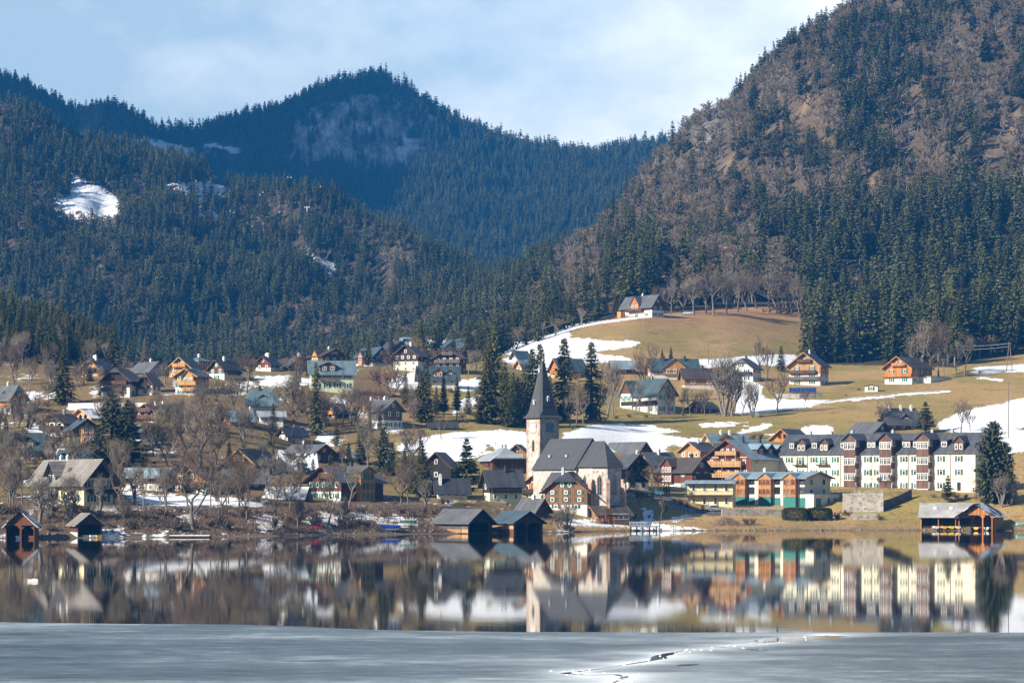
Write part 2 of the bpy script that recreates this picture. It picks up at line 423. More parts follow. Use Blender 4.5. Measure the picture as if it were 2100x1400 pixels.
F_SNOW = [[(266,288),(300,284),(370,298),(372,312),(330,306),(270,298)], [(360,300),(400,305),(400,325),(370,318)], [(410,296),(440,294),(496,306),(492,316),(420,312)]]
ROCK = [(585,330),(592,290),(640,225),(700,200),(770,190),(860,196),(905,235),(945,290),(935,330),(880,350),(800,352),(700,350),(640,345)]
BARE_R = [  # open brown slopes on the wooded hill
 [(1990,425),(2050,370),(2130,330),(2130,400),(2050,395),(2000,418)], [(2000,318),(2060,270),(2130,170),(2130,235),(2060,300),(2010,345)],
 [(1620,445),(1700,400),(1720,385),(1730,400),(1680,430),(1630,455)], [(1560,285),(1640,215),(1665,170),(1672,180),(1645,230),(1575,300)],
 [(1830,330),(1860,318),(1860,345),(1835,352)], [(1760,375),(1800,350),(1810,390),(1780,410)], [(1490,480),(1600,430),(1590,450),(1500,500)], [(1470,340),(1520,310),(1500,350),(1480,370)]
]
CLEAR_HILL = [(1300,655),(1360,640),(1560,628),(1645,640),(1652,760),(1300,900)]
# ------------------------------------------------------------------ ground meshes
def grid_mesh(name, X, Y, Z, col, snow, mat, rock=0.0):
    nu, ny = X.shape
    me = bpy.data.meshes.new(name)
    co = np.stack([X, Y, Z], -1).reshape(-1, 3)
    a = (np.arange(nu-1)[:, None]*ny+np.arange(ny-1)[None, :]).reshape(-1)
    q = np.stack([a, a+ny, a+ny+1, a+1], -1)
    me.vertices.add(len(co)); me.vertices.foreach_set('co', co.astype(np.float32).ravel())
    me.loops.add(q.size); me.loops.foreach_set('vertex_index', q.astype(np.int32).ravel())
    me.polygons.add(len(q)); me.polygons.foreach_set('loop_start', np.arange(0, q.size, 4, dtype=np.int32))
    me.polygons.foreach_set('use_smooth', np.ones(len(q), bool))
    me.update(); me.validate()
    c = me.attributes.new('tint', 'FLOAT_COLOR', 'POINT')
    c.data.foreach_set('color', np.concatenate([col.reshape(-1, 3), (1-np.broadcast_to(rock, X.shape)).reshape(-1, 1)], 1).astype(np.float32).ravel())
    s = me.attributes.new('snow', 'FLOAT', 'POINT'); s.data.foreach_set('value', snow.astype(np.float32).ravel())
    me.materials.append(mat)
    o = bpy.data.objects.new(name, me); C.objects.link(o); o['kind'] = 'structure'
    return o

def ground_mat(name, fine, coarse, bumpd, rock=1.0):
    t = NT(name); co = t.co()
    base = t.attr('tint').outputs['Color']; sn = t.attr('snow').outputs['Fac']
    f = t.noise(t.scale(co, (1, .5, 1)), fine, 7.0, .65); g = t.noise(co, coarse, 5.0, .6)
    k = t.ramp(t.math('ADD', t.math('MULTIPLY', f, .6), t.math('MULTIPLY', g, .4)), [(.32, (.42, .40, .36)), (.5, (1, 1, 1)), (.72, (1.0, .98, .9))])
    c = t.mix(1.0, base, k, 'MULTIPLY')
    if fine > .5:      # tussocks and mown bands of the meadow
        g2 = t.noise(t.scale(co, (1, .35, 1)), 3.2, 6.0, .75); c = t.mix(1.0, c, t.ramp(g2, [(.32, (.42, .40, .34)), (.5, (1, 1, 1)), (.66, (1.0, .97, .84))]), 'MULTIPLY')
    else:              # cliffs: ledges, gullies and pale scars; far rock lightened to offset its shade
        ra = t.noise(t.scale(co, (1.0, .4, .35)), .11, 9.0, .72); rb = t.noise(t.scale(co, (1.0, .4, .8)), .035, 6.0, .65); rcol = t.ramp(t.math('ADD', t.math('MULTIPLY', ra, .65), t.math('MULTIPLY', rb, .5)), [(.42, mul((.035, .03, .028), rock)), (.52, mul((.17, .13, .11), rock)), (.60, mul((.34, .30, .275), rock)), (.69, mul((.66, .63, .60), rock))])
        c = t.mix(t.math('SUBTRACT', 1.0, t.attr('tint').outputs['Alpha']), c, rcol)
    mask = t.math('ADD', sn, t.math('MULTIPLY', t.math('SUBTRACT', t.noise(t.scale(co, (1, .35, 1)), .40, 8.0, .78), .5), 2.6))
    st = t.n('ShaderNodeMapRange'); st.inputs['From Min'].default_value = .47; st.inputs['From Max'].default_value = .53
    t.l(mask, st.inputs['Value'])
    snowc = t.ramp(t.noise(t.scale(co, (1, .4, 1)), .8, 6.0, .7), [(.28, (.62, .62, .60)), (.45, (.82, .84, .87)), (.7, (.92, .93, .94))])
    t.col(t.mix(st.outputs['Result'], c, snowc)); t.rough(.92)
    t.b.inputs['Specular IOR Level'].default_value = .1
    t.bump(f, .6, bumpd)
    return t.m

def lerp3(a, b, t): return np.asarray(a)*(1-t[..., None])+np.asarray(b)*t[..., None]
uG = np.broadcast_to(GU[:, None], XX.shape); vG = V0-(GZ-CAMH)*FPX/YY
n_a = fbm(XX/18, YY/40, 31, 5); n_b = fbm(XX/60, YY/140, 37, 4)
col = lerp3((.42, .285, .125), (.31, .24, .085), sstep(.40, .62, n_a))
col = lerp3((.29, .23, .075), col, sstep(0, 1, np.clip(np.abs(vG-890)/60+np.clip((1050-uG)/100, 0, 1), 0, 1)))
hill = np.clip((700-vG)/60, 0, 1)*(uG > 1150)*(YY < 1300)
col = lerp3(0, 1, hill)*np.array((.40, .235, .12))+col*(1-hill[..., None])
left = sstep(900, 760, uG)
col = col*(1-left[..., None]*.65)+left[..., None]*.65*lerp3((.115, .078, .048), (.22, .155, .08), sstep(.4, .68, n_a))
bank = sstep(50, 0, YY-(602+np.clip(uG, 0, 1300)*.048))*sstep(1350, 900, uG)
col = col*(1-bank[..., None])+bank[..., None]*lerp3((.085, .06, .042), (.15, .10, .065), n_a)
shore = sstep(.4, .12, GZ)
col = col*(1-shore[..., None])+shore[..., None]*np.array((.17, .135, .10))
clear = inpoly(uG, vG, CLEAR_HILL)
edge_u = [850,950,1000,1100,1200,1262,1300,1400,1560,1640,1660,1880,1960,2000,2130,2860]
edge_v = [756,745,738,703,668,650,646,638,626,640,745,748,752,738,720,690]
def f_edge(u): return np.interp(u, edge_u, edge_v)
wood = ((uG > 850) & (YY > 960) & (vG < f_edge(uG)+2)) | (YY > 1300)
wf = wood.astype(float)
up = sstep(1350, 1550, YY)*(uG > 1020)
wc = lerp3((.08, .060, .038), (.125, .09, .055), np.clip(up*.7+sstep(.5, .7, n_a)*.4, 0, 1))
rk_ = sstep(.66, .74, n_b)*up*sstep(.45, .6, n_a)*.8
wc = lerp3(0, 1, rk_)*np.array((.22, .205, .19))+wc*(1-rk_[..., None])
br = np.zeros(XX.shape, bool)
wu = uG+(fbm(XX/20, YY/50, 41, 3)-.5)*40; wv = vG+(fbm(XX/20+9, YY/50, 42, 3)-.5)*30
for p in BARE_R: br |= inpoly(wu, wv, p)
br &= YY > 1200
wc = np.where(br[..., None], lerp3((.235, .155, .09), (.20, .155, .11), n_a), wc)
col = col*(1-wf[..., None])+wc*wf[..., None]
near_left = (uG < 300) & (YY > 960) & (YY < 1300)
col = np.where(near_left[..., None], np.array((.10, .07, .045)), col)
snow = np.where(YY < 1260, snow_at(uG, vG, XX, YY), 0.0)
ms = np.zeros(XX.shape)
for p in M_SNOW: ms = np.maximum(ms, inpoly(uG+(n_a-.5)*14, vG+(n_b-.5)*8, p).astype(float))
snow = np.maximum(snow, ms*(YY > 1500))
snow = np.where((YY > 1500) & (uG < 1050) & (ms < .5), .12+.25*sstep(.62, .75, n_a), snow)
snow = np.where((bank > .3) & (snow < .5), .16+.5*sstep(.56, .70, fbm(XX/4, YY/5, 51, 3)), snow)
snow = np.where((left > .5) & (YY < 960) & (bank <= .3) & (snow < .5), .12+.42*sstep(.60, .72, fbm(XX/8, YY/18, 52, 3)), snow)
snow = np.maximum(blur(blur(snow, 2, 0), 4, 1), .74*(snow > .9)+0*snow)
snow = np.where(GZ < .15, 0, snow)
i1 = int((GY < 1250).sum())
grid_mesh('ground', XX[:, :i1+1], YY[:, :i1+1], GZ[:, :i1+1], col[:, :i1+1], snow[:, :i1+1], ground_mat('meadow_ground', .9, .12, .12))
grid_mesh('wooded_hills', XX[:, i1:], YY[:, i1:], GZ[:, i1:], col[:, i1:], snow[:, i1:], ground_mat('hill_ground', .25, .04, .8, .32), rk_[:, i1:])  # sunlit rock here takes a darkened copy of the cliff tones
uF = np.broadcast_to(FU[:, None], FX.shape); vF = V0-(FZ-CAMH)*FPX/FYY
n_c = fbm(FX/30, FYY/60, 61, 5); n_d = fbm(FX/14+FZ/60, FZ/16, 63, 4)
rockm = np.zeros(FX.shape)
rockm = inpoly(uF+(n_c-.5)*40, vF+(n_d-.5)*30, ROCK).astype(float)*(FYY < 3580)
FZ2 = FZ+rockm*(fbm(FX/22, FZ/30, 66, 4)-.5)*14
fc = lerp3((.07, .06, .045), (.13, .10, .08), n_c)
fc = np.where(rockm[..., None] > .5, lerp3((.10, .08, .072), (.27, .26, .25), sstep(.46, .70, n_d)), fc)
fs = np.zeros(FX.shape)
for p in F_SNOW: fs = np.maximum(fs, inpoly(uF+(n_c-.5)*14, vF+(n_d-.5)*6, p).astype(float))
fs = np.where(fs < .5, .05+.22*rockm*sstep(.5, .7, n_c), fs)
grid_mesh('far_mountain', FX, FYY, FZ2, fc, fs, ground_mat('mountain_ground', .08, .02, 3.0), rockm)

# ------------------------------------------------------------------ lake and ice
def water_mat(name, rough, b):
    t = NT(name); co = t.co()
    t.b.inputs['Base Color'].default_value = (.006, .009, .011, 1); t.rough(rough)
    t.b.inputs['IOR'].default_value = 1.33; t.b.inputs['Specular IOR Level'].default_value = .38
    f = t.noise(t.scale(co, (.30, 1.0, 1)), .9, 3.0, .5)
    g = t.noise(t.scale(co, (.05, .12, 1)), .5, 2.0, .5)
    h = t.math('MULTIPLY', f, t.math('MULTIPLY', g, 1.0))
    t.bump(h, b, .02)
    return t.m
m = MB(); m.add([(-1500,-40,0),(1500,-40,0),(1500,900,0),(-1500,900,0)], [(0,1,2,3)])
tag(m.build('lake_water', water_mat('lake_surface', .027, .15)), kind='structure')

CRACK = [(1700,1303),(1640,1310),(1585,1317),(1530,1323),(1470,1329),(1400,1335),(1368,1341),(1352,1349),(1330,1356),(1250,1369),(1190,1377),(1160,1381),(1200,1385),(1262,1384),(1284,1388),(1268,1396),(1255,1402)]
def wpt(u, v, z=0.0):
    y = FPX*(CAMH-z)/(v-V0); return ((u-U0)/FPX*y, y)
crack_w = np.array([wpt(*p) for p in CRACK])
eu = [-900,-200,0,120,500,650,750,900,1050,1500,2100,3000]; ev = [1268,1273,1276,1278,1281,1286,1291,1294,1296,1297,1297,1298]
IU = np.arange(-900, 3001, 5.0)
edge_y = FPX*CAMH/(np.interp(IU, eu, ev)-V0)
xe = (IU-U0)/FPX*edge_y
edge_y = edge_y + (fbm(xe/3, xe*0, 71, 4)-.5)*.9
tt = np.linspace(0, 1, 110)
IY = 60+(edge_y[:, None]-60)*tt[None, :]**.75
IX = (IU[:, None]-U0)/FPX*IY
d = np.full(IX.shape, 1e9)
for a, b in zip(crack_w[:-1], crack_w[1:]):
    ab = b-a; L = (ab**2).sum()
    tpar = np.clip(((IX-a[0])*ab[0]+(IY-a[1])*ab[1])/L, 0, 1)
    d = np.minimum(d, np.hypot((IX-a[0]-tpar*ab[0])*1.0, (IY-a[1]-tpar*ab[1])*.45))
frost = (np.exp(-d/1.0)*1.15+.55*np.exp(-d/3.2)*sstep(.42, .66, fbm(IX/6, IY/5, 74, 4)))*(.5+.9*fbm(IX/2.5, IY/3, 73, 4))
ice_t = NT('lake_ice'); co = ice_t.co(); fr = ice_t.attr('snow').outputs['Fac']
f1 = ice_t.noise(ice_t.scale(co, (.42, 1, 1)), .8, 9.0, .74); f2 = ice_t.noise(ice_t.scale(co, (.3, 1, 1)), .07, 4.0, .55); f3 = ice_t.noise(co, 5.0, 5.0, .7)
v = ice_t.math('ADD', ice_t.math('ADD', ice_t.math('MULTIPLY', f1, .55), ice_t.math('MULTIPLY', f2, .55)), ice_t.math('MULTIPLY', f3, .12))
cc = ice_t.ramp(v, [(.44, (.022, .034, .044)), (.54, (.062, .086, .105)), (.63, (.125, .16, .185)), (.74, (.34, .40, .44))])
ice_t.col(ice_t.mix(ice_t.math('MULTIPLY', fr, .9, True), cc, (.72, .78, .82)))
rr = ice_t.math('ADD', ice_t.math('MULTIPLY', v, .5), .12); ice_t.l(rr, ice_t.b.inputs['Roughness'])
ice_t.b.inputs['IOR'].default_value = 1.31; ice_t.b.inputs['Specular IOR Level'].default_value = .10
ice_t.bump(f1, .2, .03)
o = grid_mesh('lake_ice', IX, IY, np.full(IX.shape, .035), np.ones(IX.shape+(3,))*.3, frost, ice_t.m)
# rim of the sheet, so the ice has its thickness
m = MB(); pts = [(float(IX[i, -1]), float(IY[i, -1])) for i in range(len(IU))]
m.add([(x, y, z) for x, y in pts for z in (.0345, -.08)], [(2*i, 2*i+1, 2*i+3, 2*i+2) for i in range(len(pts)-1)])
rim = m.build('ice_rim', m_plain('ice_edge', (.45, .52, .56), .4)); rim.parent = o
# open meltwater along the crack
def ribbon(pts, ws, z, name, mat, wob=.5, seed=0, kind='structure'):
    P = []
    for i in range(len(pts)-1):
        n = max(2, int(np.hypot(*(pts[i+1]-pts[i]))/.4))
        for k in range(n): P.append((pts[i]*(1-k/n)+pts[i+1]*k/n, ws[i]*(1-k/n)+ws[i+1]*k/n))
    P.append((pts[-1], ws[-1])); A = []; B = []
    for i, (p, w) in enumerate(P):
        q = P[min(i+1, len(P)-1)][0]-P[max(i-1, 0)][0]; q = q/(np.hypot(*q)+1e-9); nn = np.array([-q[1], q[0]])
        wa = w*(1-wob+2*wob*float(fbm(i*.33, seed, 81, 3))); wb = w*(1-wob+2*wob*float(fbm(i*.33, seed+9, 82, 3)))
        A.append(p+nn*wa); B.append(p-nn*wb)
    mm = MB(); n = len(A)
    mm.add([(a[0], a[1], z) for a in A]+[(b[0], b[1], z) for b in B], [(i, i+1, n+i+1, n+i) for i in range(n-1)])
    return tag(mm.build(name, mat), kind=kind)
wm = water_mat('meltwater', .03, .05)
ribbon(crack_w, [.06,.12,.14,.07,.04,.08,.25,.45,.10,.05,.12,.25,.08,.22,.14,.1,.06], .041, 'meltwater', wm, .9)
pool = np.array([wpt(*p) for p in [(1735,1305),(1690,1306),(1650,1309),(1600,1313),(1560,1318)]])
ribbon(pool, [.3,1.6,2.0,1.4,.2], .045, 'meltwater', wm, .5, 3)
pool = np.array([wpt(*p) for p in [(1385,1366),(1410,1364),(1432,1363)]]); ribbon(pool, [.1,.45,.1], .045, 'meltwater', wm, .3, 5)
pool = np.array([wpt(*p) for p in [(1530,1332),(1555,1333),(1575,1332)]]); ribbon(pool, [.1,.4,.1], .045, 'meltwater', wm, .3, 6)
m = MB()
for k in range(60):
    i = random.randrange(len(crack_w)-1); t_ = random.random(); p = crack_w[i]*(1-t_)+crack_w[i+1]*t_
    x, y = p[0]+random.gauss(0, .5), p[1]+random.gauss(0, 1.2); s = random.uniform(.04, .15); hh = random.uniform(.02, .07)
    n = 6; ring = [(x+s*random.uniform(.6, 1.3)*math.cos(2*math.pi*j/n), y+s*2.2*random.uniform(.6, 1.3)*math.sin(2*math.pi*j/n), .04) for j in range(n)]
    m.add(ring+[(x+random.uniform(-.05, .05), y, .04+hh)], [(j, (j+1) % n, n) for j in range(n)])
tag(m.build('slush', m_snow()), 'white slush and ice crumbs along the crack in the lake ice', 'slush', kind='stuff')

# ------------------------------------------------------------------ trees: prototypes
def tris_mesh(name, V, F, mats, mi=None):
    me = bpy.data.meshes.new(name); V = np.asarray(V, np.float32); F = np.asarray(F, np.int32)
    me.vertices.add(len(V)); me.vertices.foreach_set('co', V.ravel())
    me.loops.add(F.size); me.loops.foreach_set('vertex_index', F.ravel())
    me.polygons.add(len(F)); me.polygons.foreach_set('loop_start', np.arange(0, F.size, 3, dtype=np.int32))
    for m_ in mats: me.materials.append(m_)
    if mi is not None: me.polygons.foreach_set('material_index', np.asarray(mi, np.int32))
    me.update(); me.validate(); return me

def conifer(h, r, whorls, nb, seed, start=.1, droop=.35, sub=8, thin=1.0, gap=0.0, pw=.85, big=1.0):
    rg = np.random.default_rng(seed); V, F = [], []
    def kite(p, q, w, sag):
        d = q-p; L = np.linalg.norm(d)+1e-6; s = np.array([-d[1], d[0], 0]); s = s/(np.linalg.norm(s)+1e-6)
        mid = p+d*.55; b = len(V)
        V.extend([p, mid+s*w+[0, 0, -sag], q, mid-s*w+[0, 0, -sag]]); F.extend([(b, b+1, b+2), (b, b+2, b+3)])
    for i in range(whorls):
        t = (i+rg.uniform(-.3, .3))/whorls
        z = h*(start+(1-start)*max(0, t)); tt_ = max(0.0, min(1.0, t))
        if rg.random() < gap: continue
        R_ = r*((1-tt_)**pw)*min(1, .45+tt_*5)*rg.uniform(.82, 1.12)+.12
        a0 = rg.uniform(0, 6.28)
        for k in range(nb):
            if rg.random() < .12: continue
            a = a0+2*math.pi*k/nb+rg.uniform(-.35, .35); L = R_*rg.uniform(.65, 1.15)
            lift = (.35*tt_-droop*(1-tt_)) 
            p = np.array([0, 0, z]); q = np.array([math.cos(a)*L, math.sin(a)*L, z+L*lift+rg.uniform(-.25, .25)])
            kite(p, q, L*.22*thin, L*.05)
            for j in range(sub):     # sprays that hang from the branch
                f = rg.uniform(.2, 1.0); base = p+(q-p)*f; aa = a+rg.uniform(-.75, .75)
                l2 = (.021*h+L*.16)*rg.uniform(.7, 1.25)*(1.15-f*.35)*big
                e = base+np.array([math.cos(aa)*l2*.55, math.sin(aa)*l2*.55, -l2*rg.uniform(.35, .95)]); kite(base, e, l2*.30*thin, l2*.05)
    b = len(V); w = .14  # leader
    V.extend([np.array([w, 0, h*.93]), np.array([-w*.5, w*.9, h*.93]), np.array([-w*.5, -w*.9, h*.93]), np.array([0, 0, h*1.01])]); F.extend([(b, b+1, b+3), (b+1, b+2, b+3), (b+2, b, b+3)])
    return V, F
def tube_tris(V, F, p, q, r0, r1, n=5):
    d = q-p; L = np.linalg.norm(d)
    if L < 1e-5: return
    d = d/L; a = np.cross(d, [0.3, .5, .81]); a /= np.linalg.norm(a); c = np.cross(d, a); b = len(V)
    for P, r in ((p, r0), (q, r1)):
        for k in range(n):
            t = 2*math.pi*k/n; V.append(P+a*r*math.cos(t)+c*r*math.sin(t))
    for k in range(n):
        k2 = (k+1) % n; F.append((b+k, b+k2, b+n+k2)); F.append((b+k, b+n+k2, b+n+k))
def trunk_mesh(h, r, seed):
    rg = np.random.default_rng(seed); V, F = [], []; p = np.array([0, 0, -.8]); n = 6
    for i in range(n):
        z = h*(i+1)/n; q = np.array([rg.uniform(-.06, .06), rg.uniform(-.06, .06), z])
        tube_tris(V, F, p, q, r*(1-i/n)+.03, r*(1-(i+1)/n)+.03, 7); p = q
    return V, F
def broadleaf(h, r, seed, twigs=1400, trunkf=.3, tw=.05, levels=3, up=.5, split=None, wob=.22):
    """a winter tree: trunk and limbs as tapering tubes (one list), fine twigs as slivers (another)"""
    rg = np.random.default_rng(seed); TV, TF, WV, WF = [], [], [], []
    tips = []
    def grow(p, d, L, rad, lev):
        seg = 3; q = p
        for s in range(seg):
            d = d+rg.normal(0, wob, 3)*(.5 if lev == 0 else 1); d[2] += .06*lev; d /= np.linalg.norm(d)
            q2 = q+d*L/seg; tube_tris(TV, TF, q, q2, rad*(1-s/seg*.4), rad*(1-(s+1)/seg*.4), 6 if lev == 0 else (5 if lev == 1 else 3)); 
            if lev >= 1 or s >= 1:
                tips.append((q2.copy(), d.copy(), L, lev))
            q = q2
        if lev < levels:
            k = rg.integers(3, 6) if lev else rg.integers(4, 7)
            for j in range(k):
                a = 2*math.pi*(j+rg.uniform(-.3, .3))/k; out = rg.uniform(.55, 1.1)
                nd = np.array([math.cos(a)*out, math.sin(a)*out, up+rg.uniform(-.15, .5)])+d*.5; nd /= np.linalg.norm(nd)
                st = q if rg.random() < .6 else p+(q-p)*rg.uniform(.55, 1)
                grow(st, nd, L*rg.uniform(.55, .85) if lev else (h-p[2]-L)*rg.uniform(.35, .52), rad*.56*rg.uniform(.75, 1.15), lev+1)
    k0 = split or 1
    for s in range(k0):
        d0 = np.array([rg.normal(0, .05 if k0 == 1 else .22), rg.normal(0, .05 if k0 == 1 else .22), 1.0]); d0 /= np.linalg.norm(d0)
        grow(np.array([rg.normal(0, .0 if k0 == 1 else .25), 0, -.6]), d0, h*trunkf+.6, .019*h+.07, 0)
    tips = [t for t in tips if t[0][2] > h*trunkf*.6] or tips
    for i in range(twigs):
        p, d, L, lev = tips[rg.integers(len(tips))]
        n = rg.normal(0, 1, 3); n[2] = abs(n[2])*.7+.1; d2 = d*.7+n*.65; d2 /= np.linalg.norm(d2)
        l = rg.uniform(.06, .15)*h*.55; q = p+d2*l; s = np.cross(d2, rg.normal(0, 1, 3)); s /= np.linalg.norm(s)+1e-6
        b = len(WV); WV.extend([p-s*tw, p+s*tw, q]); WF.append((b, b+1, b+2))
        for j in range(2):
            f = rg.uniform(.3, .9); bp = p+d2*l*f; d3 = d2+rg.normal(0, .6, 3); d3 /= np.linalg.norm(d3); l3 = l*rg.uniform(.3, .6)
            s3 = np.cross(d3, rg.normal(0, 1, 3)); s3 /= np.linalg.norm(s3)+1e-6; b = len(WV); WV.extend([bp-s3*tw*.7, bp+s3*tw*.7, bp+d3*l3]); WF.append((b, b+1, b+2))
    W = np.array(WV)
    # keep the crown inside a rounded outline
    cz = h*(.35+trunkf*.9)*.9; hz = h-cz
    e = np.sqrt((W[:, 0]/r)**2+(W[:, 1]/r)**2+(np.where(W[:, 2] > cz, (W[:, 2]-cz)/hz, (W[:, 2]-cz)/(cz-h*trunkf*.5)))**2)
    k = np.where(e > 1.12, 1.12/np.maximum(e, 1e-6)+.04, 1.0)
    k = np.clip(k, .3, 1)
    def sq(A):
        A = np.array(A); ee = np.sqrt((A[:, 0]/r)**2+(A[:, 1]/r)**2+(np.where(A[:, 2] > cz, (A[:, 2]-cz)/hz, 0))**2); kk = np.clip(np.where(ee > .95, .95/np.maximum(ee, 1e-6), 1), .3, 1)
        A = A.copy(); A[:, 0] *= kk; A[:, 1] *= kk; A[:, 2] = np.where(A[:, 2] > cz, cz+(A[:, 2]-cz)*kk, A[:, 2]); return A
    W[:, 0] *= k; W[:, 1] *= k; W[:, 2] = cz+(W[:, 2]-cz)*k
    return sq(TV), TF, W, WF

M_BARK = m_plain('bark', (.14, .115, .095), .9, 2.0, .4)
M_BARKP = m_plain('pale_bark', (.19, .165, .14), .9, 2.0, .35)
M_TWIG = m_foliage('twigs', (.165, .115, .07), (.25, .185, .115), .3)
M_TWIGR = m_foliage('reddish_twigs', (.21, .12, .08), (.30, .175, .12), .3)
M_TWIGG = m_foliage('grey_twigs', (.245, .20, .13), (.355, .295, .20), .3)  # grey-brown twigs, lightened further to stand for strong sun on them
M_NEEDF = m_foliage('light_needles', (.105, .115, .036), (.17, .175, .05), .25)  # needle colour paled to put haze and sun on distant woods
M_WOODT = m_foliage('wood_twigs', (.30, .215, .105), (.42, .32, .165), .3)
M_NEED = m_foliage('spruce_needles', (.098, .097, .022), (.155, .142, .030), .32)
M_NEEDD = m_foliage('dark_needles', (.056, .064, .019), (.105, .105, .028), .32)
M_NEEDB = m_foliage('blue_needles', (.075, .105, .105), (.14, .17, .165), .32)
M_NEEDY = m_foliage('yellow_needles', (.13, .11, .022), (.24, .19, .035), .32)
M_LARCH = m_foliage('larch_twigs', (.22, .15, .085), (.30, .21, .12), .32)

def kind_parts(name, crownV, crownF, trunkV, trunkF, cm, tm):
    return dict(name=name, crown=tris_mesh('crown_'+name, crownV, crownF, [cm]), trunk=tris_mesh('trunk_'+name, trunkV, trunkF, [tm]))
TREES = {}
def conif_kind(key, name, h, r, seed, cm, whorls=30, nb=8, start=.08, droop=.35, sub=8, thin=1.0, gap=0.0, tr=None, tm=None, pw=.85):
    cV, cF = conifer(h, r, whorls, nb, seed, start, droop, sub, thin, gap, pw); tV, tF = trunk_mesh(h*.95, tr or h*.011+.06, seed)
    TREES.setdefault(key, []).append((kind_parts(name, cV, cF, tV, tF, cm, tm or M_BARK), h, r))
def leaf_kind(key, name, h, r, seed, cm, **kw):
    tm = kw.pop('tm', M_BARK); tv, tf, wv, wf = broadleaf(h, r, seed, **kw)
    TREES.setdefault(key, []).append((kind_parts(name, wv, wf, tv, tf, cm, tm), h, r))
for s in (1, 2, 3): conif_kind('spruce', 'spruce_tree', 20, 3.7, 100+s, M_NEED, 34, 9, .06)
for s in (1, 2): conif_kind('slim', 'spruce_tree', 20, 2.5, 120+s, M_NEED, 40, 8, .05, .5)
for s in (1, 2, 3): conif_kind('dark', 'spruce_tree', 20, 4.4, 140+s, M_NEEDD, 34, 10, .04, .3)
for s in (1, 2, 3): conif_kind('tall', 'spruce_tree', 26, 4.2, 160+s, M_NEED, 42, 9, .24, .4, 9, 1.05, .03, tm=M_BARKP)
for s in (1, 2): conif_kind('pine', 'pine_tree', 18, 4.6, 180+s, M_NEEDD, 24, 10, .12, .05, 12, 1.4, .05)
conif_kind('yew', 'yew_tree', 20, 5.6, 195, M_NEEDD, 36, 14, .02, .1, 9, .9, pw=.42)
conif_kind('blue', 'blue_spruce', 12, 3.0, 190, M_NEEDB, 24, 9, .04)
conif_kind('yellow', 'golden_conifer', 8, 2.0, 191, M_NEEDY, 20, 9, .02, -.2)
conif_kind('larch', 'larch_tree', 18, 3.2, 192, M_LARCH, 34, 7, .1, .2, 4, .4)
for s in (1, 2, 3, 4): leaf_kind('bare', 'bare_tree', 15, 5.2, 200+s, M_TWIG, twigs=1500, tw=.027)
for s in (1, 2, 3): leaf_kind('grey', 'bare_tree', 17, 4.6, 220+s, M_TWIGG, twigs=1500, trunkf=.34, tm=M_BARKP, tw=.027)
leaf_kind('big', 'bare_tree', 20, 7.2, 231, M_TWIG, twigs=2200, trunkf=.27, levels=4, up=.35, tw=.035, wob=.3)
for s in (1, 2): leaf_kind('red', 'copper_tree', 9, 5.0, 240+s, M_TWIGR, twigs=2200, trunkf=.22)
for s in (1, 2): leaf_kind('pollard', 'pollard_tree', 9, 2.4, 250+s, M_TWIG, twigs=1300, trunkf=.45, tm=M_BARKP, tw=.04)
for s in (1, 2): leaf_kind('multi', 'bare_tree', 14, 3.4, 260+s, M_TWIGG, twigs=800, trunkf=.4, split=4, tm=M_BARKP, tw=.026)
for s in (1, 2, 3): leaf_kind('shrub', 'bare_shrub', 3.2, 2.2, 270+s, M_TWIG, twigs=700, trunkf=.15, split=5, levels=1, tw=.03)
for s in (1, 2): leaf_kind('rshrub', 'bare_shrub', 3.2, 2.2, 280+s, M_TWIGR, twigs=700, trunkf=.15, split=5, levels=1, tw=.03)
# light versions for the woods on the mountains
def far_proto(name, V, F, mats, mi=None):
    return bpy.data.objects.new(name, tris_mesh(name, V, F, mats, mi))
FARC = []
for i, (cm, h, r, sd) in enumerate([(M_NEEDF, 20, 3.6, 1), (M_NEED, 20, 4.2, 2), (M_NEEDF, 20, 3.0, 3), (M_NEEDD, 20, 3.6, 4)]):
    cV, cF = conifer(h, r, 18, 7, 300+sd, .08, .4, 3, 1.35, big=1.4); tV, tF = [], []
    tube_tris(tV, tF, np.array([0, 0, -1.]), np.array([0, 0, h*.8]), .28, .05, 4); b = len(cV)
    FARC.append(far_proto('conifer', cV+tV, [tuple(f) for f in cF]+[tuple(x+b for x in f) for f in tF], [cm, M_BARKP], [0]*len(cF)+[1]*len(tF)))
for i, (cm, h, r, sd) in enumerate([(M_WOODT, 15, 4.2, 1), (M_TWIGG, 15, 4.8, 2), (M_WOODT, 15, 4.6, 3), (M_TWIGG, 15, 3.4, 4)]):
    tv, tf, wv, wf = broadleaf(h, r, 320+sd, twigs=430, trunkf=.32, tw=.075, levels=1); b = len(wv)
    FARC.append(far_proto('broadleaf', np.concatenate([wv, tv]), list(wf)+[tuple(x+b for x in f) for f in tf], [cm, M_BARKP], [0]*len(wf)+[1]*len(tf)))
WOODSET = bpy.data.collections.new('wood_kinds')
for i, o in enumerate(FARC):
    o.name = 'k%02d' % i; WOODSET.objects.link(o)

